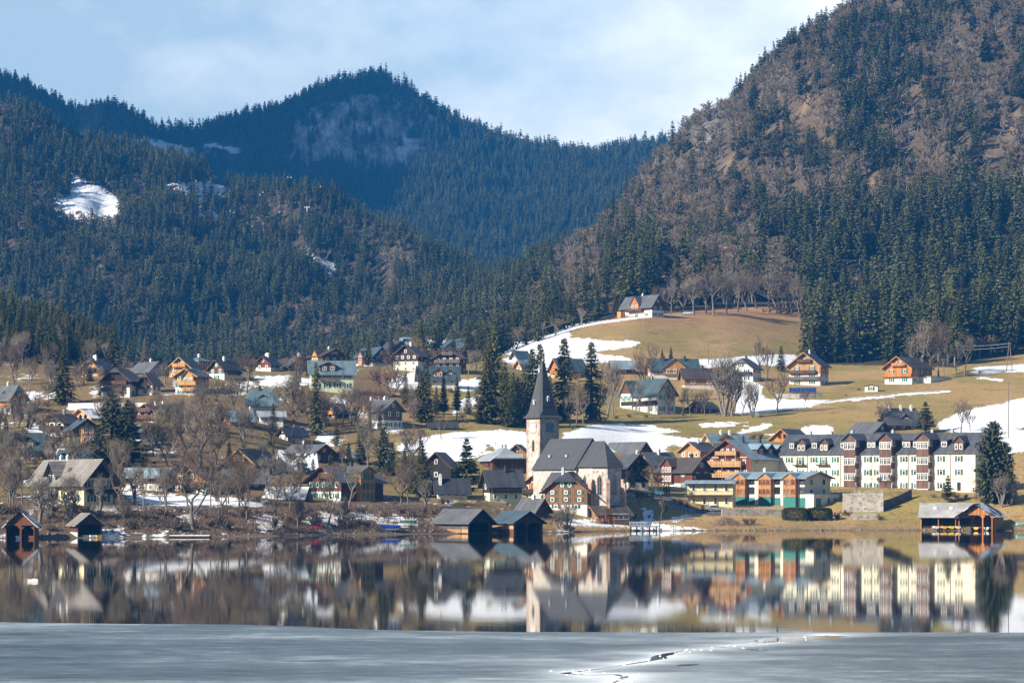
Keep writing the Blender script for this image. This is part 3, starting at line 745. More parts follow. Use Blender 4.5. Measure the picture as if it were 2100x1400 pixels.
def scatter_group():
    ng = bpy.data.node_groups.new('wood_scatter', 'GeometryNodeTree')
    ng.interface.new_socket('Geometry', in_out='INPUT', socket_type='NodeSocketGeometry'); ng.interface.new_socket('Geometry', in_out='OUTPUT', socket_type='NodeSocketGeometry')
    N = ng.nodes; gi = N.new('NodeGroupInput'); go = N.new('NodeGroupOutput'); ip = N.new('GeometryNodeInstanceOnPoints'); ci = N.new('GeometryNodeCollectionInfo')
    ci.inputs['Collection'].default_value = WOODSET; ci.inputs['Separate Children'].default_value = True; ci.inputs['Reset Children'].default_value = True
    def at(n, ty):
        a = N.new('GeometryNodeInputNamedAttribute'); a.data_type = ty; a.inputs['Name'].default_value = n; return a.outputs['Attribute']
    ip.inputs['Pick Instance'].default_value = True
    L = ng.links.new
    L(gi.outputs[0], ip.inputs['Points']); L(ci.outputs[0], ip.inputs['Instance']); L(at('pick', 'INT'), ip.inputs['Instance Index'])
    e = N.new('FunctionNodeEulerToRotation'); L(at('turn', 'FLOAT_VECTOR'), e.inputs[0]); L(e.outputs[0], ip.inputs['Rotation'])
    L(at('size', 'FLOAT_VECTOR'), ip.inputs['Scale']); L(ip.outputs[0], go.inputs[0])
    return ng
SCAT = scatter_group()
def scatter(name, P, pick, sx, sz, label, group=None):
    me = bpy.data.meshes.new(name); me.vertices.add(len(P)); me.vertices.foreach_set('co', np.asarray(P, np.float32).ravel())
    a = me.attributes.new('pick', 'INT', 'POINT'); a.data.foreach_set('value', np.asarray(pick, np.int32))
    t = np.zeros((len(P), 3), np.float32); t[:, 2] = rng.uniform(0, 6.28, len(P)); t[:, :2] = rng.normal(0, .03, (len(P), 2))
    a = me.attributes.new('turn', 'FLOAT_VECTOR', 'POINT'); a.data.foreach_set('vector', t.ravel())
    s = np.stack([sx, sx, sz], -1).astype(np.float32); a = me.attributes.new('size', 'FLOAT_VECTOR', 'POINT'); a.data.foreach_set('vector', s.ravel())
    o = bpy.data.objects.new(name, me); C.objects.link(o)
    md = o.modifiers.new('scatter', 'NODES'); md.node_group = SCAT
    tag(o, label, 'forest', group, 'stuff'); return o

def place_tree(kind, x, y, z, h, wf=1.0, rz=None, var=None):
    ks = TREES[kind]; parts, H, r = ks[var if var is not None else random.randrange(len(ks))]
    o = empty(parts['name'], (x, y, z), random.uniform(0, 6.28) if rz is None else rz)
    k = h/H; o.scale = (k*wf, k*wf, k)
    link('crown', parts['crown'], o); link('trunk', parts['trunk'], o)
    return o
# ------------------------------------------------------------------ houses
HOUSES = []      # (picture column, row of the base, half width, short description) for the labels of what stands near
def clip_z(poly, z, keep_above):
    out = []; n = len(poly)
    for i in range(n):
        a, b = poly[i], poly[(i+1) % n]; ia = (a[1] >= z) == keep_above or a[1] == z; ib = (b[1] >= z) == keep_above or b[1] == z
        if ia: out.append(a)
        if ia != ib and a[1] != b[1]:
            t = (z-a[1])/(b[1]-a[1]); out.append((a[0]+(b[0]-a[0])*t, z))
    return out

_WIN = {}
def window_mesh(w, h, style):
    k = (round(w, 1), round(h, 1), style)
    if k in _WIN: return _WIN[k]
    w, h = k[0], k[1]; m = MB(); fm = m_white() if style != 'd' else woodm('dark'); f = .11
    if style == 'o': fm = woodm('orange')
    if style == 't': fm = m_plain('teal_paint', (.03, .25, .21), .5, 3, .1)
    m.box(-w/2, w/2, -.03, .02, -h/2, h/2, 1)
    for x0, x1, z0, z1 in ((-w/2-.03, -w/2+f, -h/2, h/2), (w/2-f, w/2+.03, -h/2, h/2), (-w/2+f, w/2-f, h/2-f, h/2+.03), (-w/2+f, w/2-f, -h/2-.05, -h/2+f)):
        m.box(x0, x1, -.10, .02, z0, z1, 0)
    n = max(1, round(w/.62))
    for i in range(1, n): x = -w/2+w*i/n; m.box(x-.045, x+.045, -.085, -.02, -h/2+f, h/2-f, 0)
    m.box(-w/2+f, w/2-f, -.08, -.025, h*.16, h*.16+.07, 0)
    _WIN[k] = m.mesh('window', [fm, m_glass()]); return _WIN[k]
_SHUT = {}
def shutter_mesh(h, key):
    k = (round(h, 1), key)
    if k not in _SHUT:
        c = dict(g=(.02, .16, .11), t=(.03, .22, .19), b=(.08, .045, .03), y=(.55, .33, .08), d=(.02, .10, .09))[key]
        m = MB(); m.box(-.28, .28, -.07, .0, -h/2, h/2)
        for i in range(6): z = -h/2+h*(i+.5)/6; m.box(-.22, .22, -.085, -.06, z-h*.05, z+h*.03)
        _SHUT[k] = m.mesh('shutter', m_plain('shutter_paint_'+key, c, .5, 4, .2))
    return _SHUT[k]
FA = dict(F=0.0, R=math.pi/2, L=-math.pi/2, B=math.pi)

class House: pass
def face_at(H, f, s, out, z):
    a = FA[f]; hd = H.D/2 if f in 'FB' else H.W/2; c, sn = math.cos(a), math.sin(a); y = -hd-out
    return (c*s-sn*y, sn*s+c*y, z), a
def add_window(H, f, s, z, w=1.0, h=1.3, style='w', shut=None, out=0.06, parent=None, name='window'):
    p, a = face_at(H, f, s, out, z)
    o = link(name, window_mesh(w, h, style), parent or H.root); o.location = p; o.rotation_euler = (0, 0, a)
    if shut:
        for sg in (-1, 1):
            c = link('shutter', shutter_mesh(h, shut), o); c.location = (sg*(w/2+.31), 0, 0)
    return o
def roof_into(m, W, D, he, hr, ox, oy, hip, t, mi=0):
    tn = (hr-he)/(W/2); xe = W/2+ox; ze = he-ox*tn; ye = D/2+oy
    if hip <= 0:
        for s in (1, -1): m.slab([(s*xe, -ye*s, ze), (s*xe, ye*s, ze), (0, ye*s, hr), (0, -ye*s, hr)], t, mi)
        return ze
    hz = ze+(1-hip)*(hr-ze); xh = hip*xe; run = min(hip*xe*.8, ye*.95); yr = ye-run
    for s in (1, -1):
        q = [(s*xe, -ye*s, ze), (s*xe, ye*s, ze)]
        if hip < .99: q += [(s*xh, ye*s, hz)]
        q += [(0, yr*s, hr), (0, -yr*s, hr)]
        if hip < .99: q += [(s*xh, -ye*s, hz)]
        m.slab(q, t, mi)
        m.slab([(-s*xh, -ye*s, hz), (s*xh, -ye*s, hz), (0, -yr*s, hr)], t, mi)
    return ze
def profile(W, D, he, hr, oy, hip, z0, ox):
    tn = (hr-he)/(W/2); he2 = he-.14; hr2 = hr-.14
    if hip <= 0: return [(-W/2, z0), (W/2, z0), (W/2, he2), (0, hr2), (-W/2, he2)]
    xe = W/2+ox; ze = he-ox*tn; hz = ze+(1-hip)*(hr-ze); run = max(hip*xe*.8, .1)
    zg = min(hr2-.05, hz+min(oy, run)/run*(hr-hz)-.2)
    if zg <= he2: return [(-W/2, z0), (W/2, z0), (W/2, he2), (-W/2, he2)]
    xg = (hr2-zg)/tn
    return [(-W/2, z0), (W/2, z0), (W/2, he2), (xg, zg), (-xg, zg), (-W/2, he2)]

def house(short, u, v, gw, sw, eave, ridge, yaw, label, wall='white', wood='brown', split=1.0, roof='grey', hip=0.0,
          rf=(3,3), rs=(3,3), g=1, shut=None, balc=(), chim=((.2, .5, 'white'),), dorm=(), W=None, D=None, y=None, ox=.9, oy=1.0,
          name='house', cat='house', gwood=True, win='w', over=None, wh=1.25, bwood=None, z=None, base=4.0, ww=.95):
    """u, v: picture column and row of the nearest wall corner; gw, sw: how wide the gable side and the eave side look; eave, ridge: how high; all in photo pixels, turned into metres at the house's own distance"""
    H = House(); th = R(yaw)
    if y is None: X, Y, Z = march(u, v)
    else: X, Y, Z = (u-U0)/FPX*y, y, float(zt(u, y))
    if z is not None: Z = z
    s = FPX/Y; c, sn = abs(math.cos(th)), abs(math.sin(th))
    H.W = W or gw/s/max(c, .15); H.D = D or sw/s/max(sn, .15); H.s = s
    vb = V0-(Z-CAMH)*s
    he = (eave+vb-v)/s; hr = (ridge+vb-v)/s; H.he, H.hr = he, hr
    cx = H.W/2 if yaw < 0 else -H.W/2; cy = -H.D/2
    px, py = math.cos(th)*cx-math.sin(th)*cy, math.sin(th)*cx+math.cos(th)*cy
    H.side = 'R' if yaw < 0 else 'L'; H.yaw = th
    H.root = empty(name, (X-px, Y-py, Z), th); H.x, H.y, H.z = X-px, Y-py, Z
    tag(H.root, label, cat)
    H.label_at = len(HOUSES); hw = (gw+sw)/2
    HOUSES.append((u-(gw-sw)/2*(1 if yaw < 0 else -1), v, hw, short))
    prof = profile(H.W, H.D, he, hr, oy, hip, -base, ox); zs = split*he
    H.tn = (hr-he)/(H.W/2)
    wm = (woodm(wall[2:]) if wall.startswith('w_') else wallm(wall))
    if split > 0:
        lo = clip_z(prof, zs, False) if (split < 1 or gwood) else prof
        m = MB(); m.prism(lo, -H.D/2, H.D/2); m.build('wall', wm, H.root)
    if split < 1 or gwood:
        hi = clip_z(prof, zs if split > 0 else -base, True); e = .05
        hi = [(x*(1+2*e/H.W), zz) for x, zz in hi]
        m = MB(); m.prism(hi, -H.D/2-e, H.D/2+e); m.build('timber_wall', woodm(wood), H.root)
    m = MB(); H.ze = roof_into(m, H.W, H.D, he, hr, ox, oy, hip, .24)
    rm = roofm(roof); H.roof = m.build('roof', rm, H.root)
    # barge boards along the verges
    if hip < .5:
        xe = H.W/2+ox; yy = -H.D/2-oy-.05
        for sg in (1, -1):
            m = MB(); z0 = H.ze; x1 = hip*xe; z1 = H.ze+(1-hip)*(hr-H.ze)
            m.prism([(sg*xe, z0-.36), (sg*xe, z0-.02), (sg*x1, z1-.02), (sg*x1, z1-.36)], yy, yy+.12)
            m.build('barge_board', woodm(bwood or ('brown' if wood in ('dark', 'black') else wood)), H.roof)
    for (fx, fy, cc) in chim:      # across the roof, along the ridge
        x = (fx-.0)*H.W/2; yy = (fy-.5)*H.D; zr = hr-abs(x)*H.tn; m = MB(); k = .33
        m.box(x-k, x+k, yy-k, yy+k, zr-1.0, hr+.6); m.box(x-k-.1, x+k+.1, yy-k-.1, yy+k+.1, hr+.6, hr+.72); m.box(x-k*.6, x+k*.6, yy-k*.6, yy+k*.6, hr+.72, hr+1.05)
        col = dict(white=(.74,.73,.70), grey=(.3,.31,.32), dark=(.05,.055,.06), red=(.35,.13,.09), steel=(.42,.46,.48))[cc]
        m.build('chimney', m_plain('chimney_'+cc, col, .8, 3, .15), H.roof)
    def rows(f, cnt, width, top):
        n = len(cnt)
        for i, k in enumerate(cnt):
            if not k: continue
            st = top/n; zc = st*(i+.52); hh = min(wh, st*.55)
            for j in range(k):
                sx = (j-(k-1)/2)*width/k*.96
                onwood = zc > zs
                add_window(H, f, sx, zc, min(ww, width/k*.55), hh, win, shut if width/k > 2.1 else None, out=.075 if onwood else .03)
    rows('F', rf, H.W, he); rows(H.side, rs, H.D, he)
    if g:
        zc = he+(hr-he)*(.34 if hip < .2 else .26); av = H.W*(1-(zc+.6-he)/(hr-he))*.8; k = g
        while k > 1 and av/k < 1.2: k -= 1
        for j in range(k):
            if av > .9: add_window(H, 'F', (j-(k-1)/2)*min(av/k, 1.9), zc, .85, min(1.2, (hr-he)*.35), win, shut if av/k > 2.1 else None, out=.08)
    for b in balc: balcony(H, *b)
    for d in dorm: dormer(H, **d)
    return H

def balcony(H, f, s, z, w, wood='brown', dep=1.1, posts=False, open_=False):
    """a balcony on face f: centre s, floor height z (a share of the eave height), width w (a share of the wall)"""
    a = FA[f]; hd = H.D/2 if f in 'FB' else H.W/2; full = H.W if f in 'FB' else H.D; w = w*full; z = z*H.he; s = s*full
    m = MB(); m.face(a); m.box(s-w/2, s+w/2, -hd-dep, -hd-.07, z-.14, z)
    for k in range(max(2, int(w/2.5)+1)):
        x = s-w/2+.1+(w-.2)*k/max(1, int(w/2.5)); m.box(x-.06, x+.06, -hd-dep+.05, -hd-.07, z-.3, z-.14)
    if posts:
        for k in range(3): x = s-w/2+.12+(w-.24)*k/2; m.box(x-.07, x+.07, -hd-dep+.02, -hd-dep+.16, z-3.0, z-.14)
    b = m.build('balcony', woodm(wood), H.root)
    m = MB(); m.face(a)
    if open_:
        m.box(s-w/2, s+w/2, -hd-dep, -hd-dep+.07, z+.9, z+.98)
        n = int(w/.28)
        for k in range(n+1): x = s-w/2+w*k/n; m.box(x-.02, x+.02, -hd-dep+.01, -hd-dep+.05, z, z+.9)
    else:
        m.box(s-w/2, s+w/2, -hd-dep-.003, -hd-dep+.06, z+.06, z+.95); m.box(s-w/2-.03, s+w/2+.03, -hd-dep-.05, -hd-dep+.1, z+.95, z+1.03)
        for sg in (-1, 1): x = s+sg*w/2; m.box(min(x, x-sg*.06), max(x, x-sg*.06), -hd-dep+.1, -hd-.07, z+.06, z+.95)
    m.build('railing', woodm(wood), b)

def dormer(H, f='L', s=0.0, w=3.0, out=0.0, z0=None, ze=None, zr=None, wood='brown', roof=None, n=2, rows=1, wall=None, shut=None, over=.45, deep=None, win='w', wt=None, fill=.6, whi=1.35):
    """a gabled dormer, cross gable or bay on face f; s in metres along the face, z0/ze/zr: bottom, eave and ridge in metres"""
    hd = H.D/2 if f in 'FB' else H.W/2; a = FA[f]; y0 = -hd-out
    z0 = H.he-.2 if z0 is None else z0; zr = (H.hr-.4) if zr is None else zr; ze = (zr-w*.42) if ze is None else ze
    inner = deep if deep is not None else max(.6, hd*.96)
    m = MB(); m.face(a); e = .02
    m.prism([(s-w/2, z0), (s+w/2, z0), (s+w/2, ze-.1), (s, zr-.12), (s-w/2, ze-.1)], y0, -hd+inner)
    d = m.build('dormer', (wallm(wall) if wall else woodm(wood)), H.root)
    if wt:  # timbered top of the gable
        pr = clip_z([(s-w/2, z0), (s+w/2, z0), (s+w/2, ze-.1), (s, zr-.12), (s-w/2, ze-.1)], wt, True)
        m = MB(); m.face(a); m.prism([(s+(x-s)*(1+.08/w), zz) for x, zz in pr], y0-.05, y0+.3); m.build('timber_gable', woodm(wood), d)
    m = MB(); m.face(a); tn = (zr-ze)/(w/2); xe = w/2+over; zo = ze-over*tn
    for sg in (1, -1):
        q = [(s+sg*xe, y0-over, zo), (s+sg*xe, -hd+inner, zo), (s, -hd+inner, zr), (s, y0-over, zr)]
        m.slab(q if sg > 0 else q[::-1], .14)
    m.build('dormer_roof', roofm(roof) if roof else H.roof.data.materials[0], d)
    st = (ze-z0)/max(1, rows); kk = min(1.1, w/max(n, 1)*.6) if fill == .6 else w/max(n, 1)*fill
    for r in range(rows):
        for j in range(n):
            sx = s+(j-(n-1)/2)*(w/n)*.92; p, aa = face_at(H, f, sx, out+(.06 if (wt and z0+st*(r+.5) > wt) else .03), z0+st*(r+.52))
            o = link('window', window_mesh(kk, min(whi, st*.6), win), d); o.location = p; o.rotation_euler = (0, 0, aa)
            if shut:
                for sg in (-1, 1):
                    c = link('shutter', shutter_mesh(min(1.35, st*.6), shut), d)
                    c.location = (p[0]+math.cos(aa)*sg*(kk/2+.31), p[1]+math.sin(aa)*sg*(kk/2+.31), p[2]); c.rotation_euler = (0, 0, aa)
    return d

def part_box(H, name, mat, boxes, f=None, parent=None):
    m = MB(); 
    if f: m.face(FA[f])
    for b in boxes: m.box(*b)
    return m.build(name, mat, parent or H.root)

# --- the slope on the far left, nearest the lake last
H = house('low grey outbuilding', 152, 766, 5, 24, 9, 15, -78, 'low grey-roofed outbuilding left of the twin-chimneyed honey house', 'w_tan', 'tan', 0, 'grey', 0, (), (1,), 0, None, (), (), name='outbuilding', cat='outbuilding')
H = house('orange-gabled house behind bare trees', 472, 872, 17, 46, 14, 31, -64, 'house with a small orange gable and long blue-grey roof, half hidden behind bare trees', 'w_orange', 'orange', 0, 'steel', 0, (1,), (2,), 1, None, (), ())
H = house('dark roadside shed', 884, 881, 5, 50, 8, 17, -80, 'dark low shed at the upper edge of the snow field below the spruces', 'w_dark', 'dark', 0, 'dark', 0, (), (), 0, None, (), (), name='shed', cat='shed')
H = house('brown hut above the white wall', 345, 850, 14, 26, 12, 24, -45, 'small brown hut with a grey roof right of the brown chalet', 'w_brown', 'brown', 0, 'grey', 0, (1,), (1,), 0, None, (), (), name='hut', cat='hut')
H = house('white house beneath the annex', 590, 905, 20, 34, 16, 30, -50, 'small white house with dark gable among the trees below the flat annex', 'white', 'dark', .9, 'dark', 0, (2,), (2,), 1, None, (), ())
H = house('brown chalet above the villa', 690, 858, 26, 22, 16, 32, -35, 'small brown chalet with honey balcony behind the grey gabled villa', 'w_brown', 'brown', .0, 'dark', 0, (2,), (1,), 1, None, (('F',0,.6,.8,'honey'),), ())
H = house('half-hipped brown farmhouse', 22, 850, 29, 50, 38, 62, 35, 'brown timber house with grey half-hipped roof and a small eyebrow dormer', 'grey', 'orange', .4, 'grey', .4, (2,2), (3,3), 1, 'g', chim=((.1,.6,'white'),))
dormer(H, 'L', 0, 1.8, -.9, H.he-.2, H.he+.9, H.he+1.6, 'brown', n=1)
H = house('twin-chimneyed honey house', 202, 771, 36, 20, 19, 38, -25, 'honey timber house with two white chimneys, above the white house with stacked balconies', 'w_honey', 'honey', 0, 'grey', .35, (2,2), (2,), 1, None, (('F',0,.55,.8,'dark'),), ((.2,.3,'white'),(-.3,.5,'white')))
H = house('white house under dark half-hip', 266, 815, 60, 17, 38, 62, -15, 'big white house with dark half-hipped gable and two long brown balconies', 'white', 'dark', .72, 'brown', .3, (2,3,3), (2,2), 2, None, (('F',-.05,.72,.95,'brown'),('F',-.1,.36,.75,'brown')), ((0,.6,'dark'),), win='d')
H = house('small brown and white house', 312, 810, 30, 12, 28, 47, -15, 'small house, brown boards over white, attached beside the big white house', 'white', 'dark', .7, 'brown', .35, (1,2), (2,), 1, None, (('F',-.1,.5,.7,'dark'),), (), win='d')
H = house('grey-roofed white house', 308, 772, 28, 45, 15, 32, 38, 'low white house under a wide grey roof with one grey chimney', 'offwhite', 'dark', 1, 'grey', 0, (2,), (3,), 1, None, (), ((.1,.4,'white'),), gwood=False)
H = house('honey chalet with open gable', 392, 775, 47, 16, 24, 44, -20, 'honey chalet with a deep open gable balcony and dark roof', 'w_honey', 'pine', 0, 'dark', 0, (3,2), (2,), 2, None, (('F',0,.98,.6,'honey'),), ())
H = house('square orange house', 408, 758, 22, 18, 20, 27, -40, 'square orange timber house with a low hipped grey roof', 'w_orange', 'orange', 0, 'blue', .99, (2,), (2,), 0, None, (), ((0,.5,'white'),), ox=.7, oy=.7)
H = house('honey chalet over arches', 402, 810, 44, 20, 42, 56, -20, 'honey timber house on a white ground floor with arched openings below', 'white', 'honey', .5, 'grey', 0, (2,3,3), (2,2,2), 1, 'g', (('F',.1,.5,.9,'honey'),('F',.2,.22,.6,'pine')), ())
dormer(H, 'F', H.W*.18, H.W*.5, .8, H.he*.5, H.he*.95, H.he*1.25, 'honey', n=2, rows=1)
H = house('red-brown chalet with white base', 460, 779, 34, 34, 25, 43, -40, 'red-brown chalet with white base and long dark roof', 'white', 'red', .55, 'dark', 0, (1,2), (0,2), 1, 'g', (('R',-.1,.5,.7,'dark'),), ((.1,.35,'white'),))
H = house('low brown barn', 522, 757, 8, 50, 13, 21, -78, 'low brown barn with a long shallow roof between two chalets', 'w_brown', 'brown', 0, 'brown', 0, (), (2,), 0, None, (), (), name='barn', cat='barn')
H = house('white house with dark-brown gable', 130, 897, 52, 30, 33, 51, -30, 'white house with a dark brown gable and brown roof, snow bank to its left', 'white', 'dark', .95, 'brown', 0, (2,3), (2,2), 2, None, (('F',.02,.5,.95,'dark'),), ((.1,.6,'grey'),), win='d')
H = house('cream-gabled house with snowy roof', 187, 862, 46, 20, 9, 26, -38, 'low house with a cream gable and snow on its roof', 'honey', 'honey', 1, 'light_snow', 0, (3,), (2,), 0, None, (), (), gwood=False)
H = house('dark chalet with honey bay', 152, 910, 50, 24, 34, 53, 22, 'dark timber chalet with teal roof and a honey bay window in the gable', 'white', 'dark', .4, 'teal', 0, (2,2), (2,2), 1, None, (), ((.1,.4,'dark'),(-.2,.55,'dark')))
dormer(H, 'F', 0, 3.4, 1.2, 0, H.he*1.05, H.he*1.22, 'honey', n=2, rows=2)
H = house('beige house with broad teal roof', 16, 942, 7, 78, 31, 56, -76, 'beige house with a broad teal half-hipped roof and brown cross gable', 'beige', 'dark', 1, 'teal', .4, (1,1), (4,4), 0, None, (), ((0,.4,'dark'),))
dormer(H, 'R', -.5, 5.0, .3, H.he*.55, H.he*1.25, H.he*1.65, 'dark', n=2)
H = house('white cottage with teal roof', 290, 907, 30, 15, 22, 40, 25, 'white cottage with teal roof, dark gable and a brown balcony, solar panel on top', 'white', 'dark', .95, 'teal', 0, (1,2), (1,1), 1, None, (('F',.1,.95,.6,'brown'),), ())
H = house('brown chalet with flower balconies', 322, 868, 48, 44, 25, 41, -35, 'brown chalet with white windows and two red-brown balconies', 'white', 'brown', .25, 'brown', 0, (3,3), (3,3), 2, None, (('F',0,.4,.95,'brown'),('F',0,.98,.6,'brown')), ((.2,.3,'white'),(-.1,.7,'white')))
H = house('teal-roofed shed', 204, 945, 6, 84, 12, 24, 80, 'low shed with a grey-teal roof behind the yellow farmhouse', 'w_brown', 'brown', 0, 'teal', 0, (), (3,), 0, None, (), (), name='shed', cat='shed')
H = house('yellow farmhouse', 172, 1036, 54, 132, 58, 96, 36, 'large pale yellow farmhouse with weathered shingle roof and dark overhanging gable', 'yellow', 'black', .98, 'shingle', 0, (2,3), (4,4), 0, 'd', (('F',.1,.42,1.0,'black'),), ((.05,.62,'white'),(.05,.75,'white')), ox=1.6, oy=2.4, ww=.9, wh=1.7)
dormer(H, 'L', -2.2, 4.2, .5, H.he*.3, H.he*1.2, H.he*1.58, 'black', n=2, rows=2, over=.9)
dormer(H, 'L', 3.0, 1.4, -1.2, H.he*.95, H.he*1.2, H.he*1.35, 'orange', n=1, over=.25)
H = house('brown-and-white house', 340, 1008, 6, 84, 36, 50, 80, 'brown and white house with a blue-grey roof among bare trees', 'white', 'brown', .45, 'steel', 0, (1,1), (4,3), 0, None, (), ())
H = house('orange-gabled chalet', 424, 1014, 62, 36, 30, 54, -30, 'orange-gabled chalet with white base and carved honey oriel at its left', 'white', 'orange', .5, 'grey', 0, (3,3), (2,2), 1, 'g', (('F',.05,.55,.9,'brown'),), ())
dormer(H, 'F', -H.W*.42, 3.0, 1.4, .6, H.he*1.42, H.he*1.62, 'honey', n=2, rows=2)
H = house('pointed chalet with snowy black roof', 524, 972, 66, 42, 24, 53, -30, 'chalet with a pointed orange-trimmed gable, honey balcony and dark snowy roof', 'w_brown', 'brown', 0, 'dark', 0, (3,), (2,), 2, None, (('F',0,.15,.9,'honey'),('F',0,1.12,.4,'honey')), (), bwood='honey')
H = house('grey-roofed outbuilding', 466, 1002, 10, 78, 20, 42, -74, 'plain outbuilding with a grey roof in front of the pointed chalet', 'w_brown', 'brown', 0, 'grey', 0, (), (2,), 0, None, (), (), name='outbuilding', cat='outbuilding')
H = house('long brown shed', 620, 1028, 8, 74, 14, 30, 76, 'long low brown shed with pale snowy roof beside the red house', 'w_brown', 'brown', 0, 'pale_snow', 0, (), (4,), 0, None, (), (), name='shed', cat='shed')
# --- middle
H = house('dark house with reddish gable', 555, 762, 32, 14, 18, 33, -25, 'dark-roofed house with reddish gable in the top row, chimneys behind', 'white', 'red', .5, 'dark', 0, (2,), (1,), 1, None, (), ((.1,.5,'white'),(-.2,.6,'white')))
H = house('black chalet on the crest', 596, 761, 42, 18, 15, 33, 20, 'low black chalet with grey roof and one white chimney on the crest', 'w_black', 'black', 0, 'grey', 0, (3,), (1,), 1, None, (('F',0,.5,.9,'dark'),), ((.1,.5,'white'),))
H = house('honey-fronted brown house', 662, 742, 46, 30, 15, 28, 30, 'brown house with a bright honey side and brown roof', 'w_brown', 'brown', 0, 'brown', 0, (3,), (0,), 2, None, (), ((.1,.5,'white'),))
dormer(H, 'L', 0, 4.6, .6, 0, H.he*1.0, H.he*1.7, 'honey', n=2)
H = house('pale green house', 638, 800, 6, 86, 40, 62, -80, 'pale green house with light teal roof and a red-boarded cross gable', 'green', 'red', 1, 'blue', 0, (1,1), (4,4), 0, 'd', (('R',-.1,.48,.38,'grey'),), (), wh=1.4)
dormer(H, 'R', -1.2, 5.2, .15, H.he-.3, H.he+1.7, H.hr-.5, 'red', n=2, shut='d')
H = house('orange and teal chalet', 765, 750, 32, 40, 22, 40, 36, 'orange chalet with teal roof and a gabled oriel on its lit side', 'white', 'brown', .3, 'teal', 0, (2,2), (1,1), 1, None, (), ())
dormer(H, 'L', -2.2, 3.6, .7, .5, H.he*1.1, H.he*1.5, 'orange', n=2, rows=2)
H = house('brown house behind the white chimney', 805, 728, 34, 30, 14, 30, 25, 'dark brown house with two small gables and a white chimney', 'w_brown', 'brown', 0, 'brown', 0, (2,), (2,), 1, None, (), ((.1,.6,'white'),))
H = house('dark chalet on a cream base', 857, 762, 51, 14, 36, 56, -20, 'dark chalet on a tall cream base, white windows in its gable', 'pale', 'dark', .6, 'dark', 0, (3,3,4), (1,1,1), 1, None, (), ((.1,.5,'white'),))
H = house('solar-roofed house', 886, 718, 6, 66, 12, 28, 82, 'low white house whose wide teal roof carries a row of solar panels', 'white', 'brown', 1, 'steel', 0, (), (3,), 0, None, (), (), gwood=False)
zs = H.he+.35; m = MB(); m.face(FA['L']); tn = H.tn
for k in range(8):
    x0 = -H.D*.44+k*H.D*.105; a0 = H.W*.32; a1 = H.W*.10
    m.slab([(x0, -a0, H.hr-a0*tn+.12), (x0+H.D*.092, -a0, H.hr-a0*tn+.12), (x0+H.D*.092, -a1, H.hr-a1*tn+.12), (x0, -a1, H.hr-a1*tn+.12)], .06)
M_SOLAR = m_plain('solar_glass', (.012, .018, .04), .12, 2, .2)
m.build('solar_panel', M_SOLAR, H.roof)
H = house('light-roofed barn', 898, 738, 30, 36, 14, 45, 42, 'dark wooden barn with a pale grey roof in the top row', 'w_dark', 'dark', 0, 'light', 0, (), (), 0, None, (), (), name='barn', cat='barn')
H = house('long teal-roofed house', 942, 740, 52, 52, 24, 49, 36, 'large orange-brown house with a long teal half-hipped roof', 'w_orange', 'red', 0, 'teal', .3, (3,2), (4,3), 1, None, (), ((.1,.5,'dark'),), ox=1.1)
H = house('white-windowed dark chalet', 946, 768, 56, 9, 37, 52, -12, 'dark chalet with rows of white windows, balcony and white corner base', 'w_dark', 'dark', 0, 'dark', 0, (0,4,4), (1,1), 3, None, (('F',0,.66,.95,'grey'),('F',0,1.1,.4,'grey')), ())
H = house('dormered teal-roofed house', 862, 792, 6, 76, 20, 43, -80, 'house under a dark teal roof with two orange dormers among spruces', 'white', 'orange', 1, 'teal', 0, (1,), (4,), 0, None, (), (), gwood=False)
dormer(H, 'R', -H.D*.02, 3.0, 0, H.he-.2, H.he+1.6, H.he+2.9, 'orange', n=2); dormer(H, 'R', H.D*.3, 2.2, -.6, H.he+.2, H.he+1.5, H.he+2.4, 'orange', n=1)
H = house('blue half-hipped house', 514, 852, 6, 50, 31, 55, -78, 'pale house with a rounded light blue half-hipped roof behind bare trees', 'offwhite', 'red', 1, 'blue', .5, (1,1), (3,3), 0, None, (), ((0,.4,'dark'),), gwood=False)
dormer(H, 'R', 0, 1.9, -.7, H.he+.3, H.he+1.2, H.he+1.9, 'red', n=1)
H = house('flat grey annex', 534, 868, 5, 46, 18, 26, -80, 'grey-roofed annex with a white front below the blue half-hipped house', 'white', 'brown', 1, 'pale', 0, (), (2,), 0, None, (), (), name='annex', cat='annex', gwood=False)
H = house('grey gabled villa', 789, 882, 34, 66, 45, 64, 38, 'villa with dark grey boarded gable, white base and grey roof', 'white', 'grey', .45, 'grey', 0, (2,2), (3,3), 1, 'g', (), ((.1,.3,'white'),(.1,.75,'white')))
dormer(H, 'L', -2.0, 5.4, .8, 0, H.he*.95, H.he*1.35, 'tan', n=3, rows=2)
H = house('grey house with snowy left roof', 640, 948, 46, 68, 19, 38, 40, 'low grey-roofed house with snow on its lower roof and a white chimney', 'w_brown', 'brown', 0, 'grey', 0, (2,), (3,), 1, None, (), ((.1,.7,'white'),(.1,.4,'dark')))
H = house('house under patchy snow', 582, 965, 8, 62, 10, 36, -74, 'low house whose dark roof is half covered with snow', 'w_brown', 'brown', 0, 'dark_snow', 0, (), (2,), 0, None, (), ())
H = house('small snowy-roofed house', 722, 948, 40, 12, 14, 28, -18, 'small house with a snow-covered gable roof behind spruces', 'w_brown', 'brown', 0, 'pale_snow', 0, (2,), (1,), 1, None, (), ())
H = house('red house with white base', 699, 1028, 73, 82, 45, 74, -42, 'red-boarded house on a white base with green shutters and grey roof', 'white', 'red', .46, 'grey', 0, (4,5), (2,2), 2, 'g', (('F',.1,1.08,.35,'brown'),), ((.1,.6,'dark'),), ox=1.2, oy=1.2)
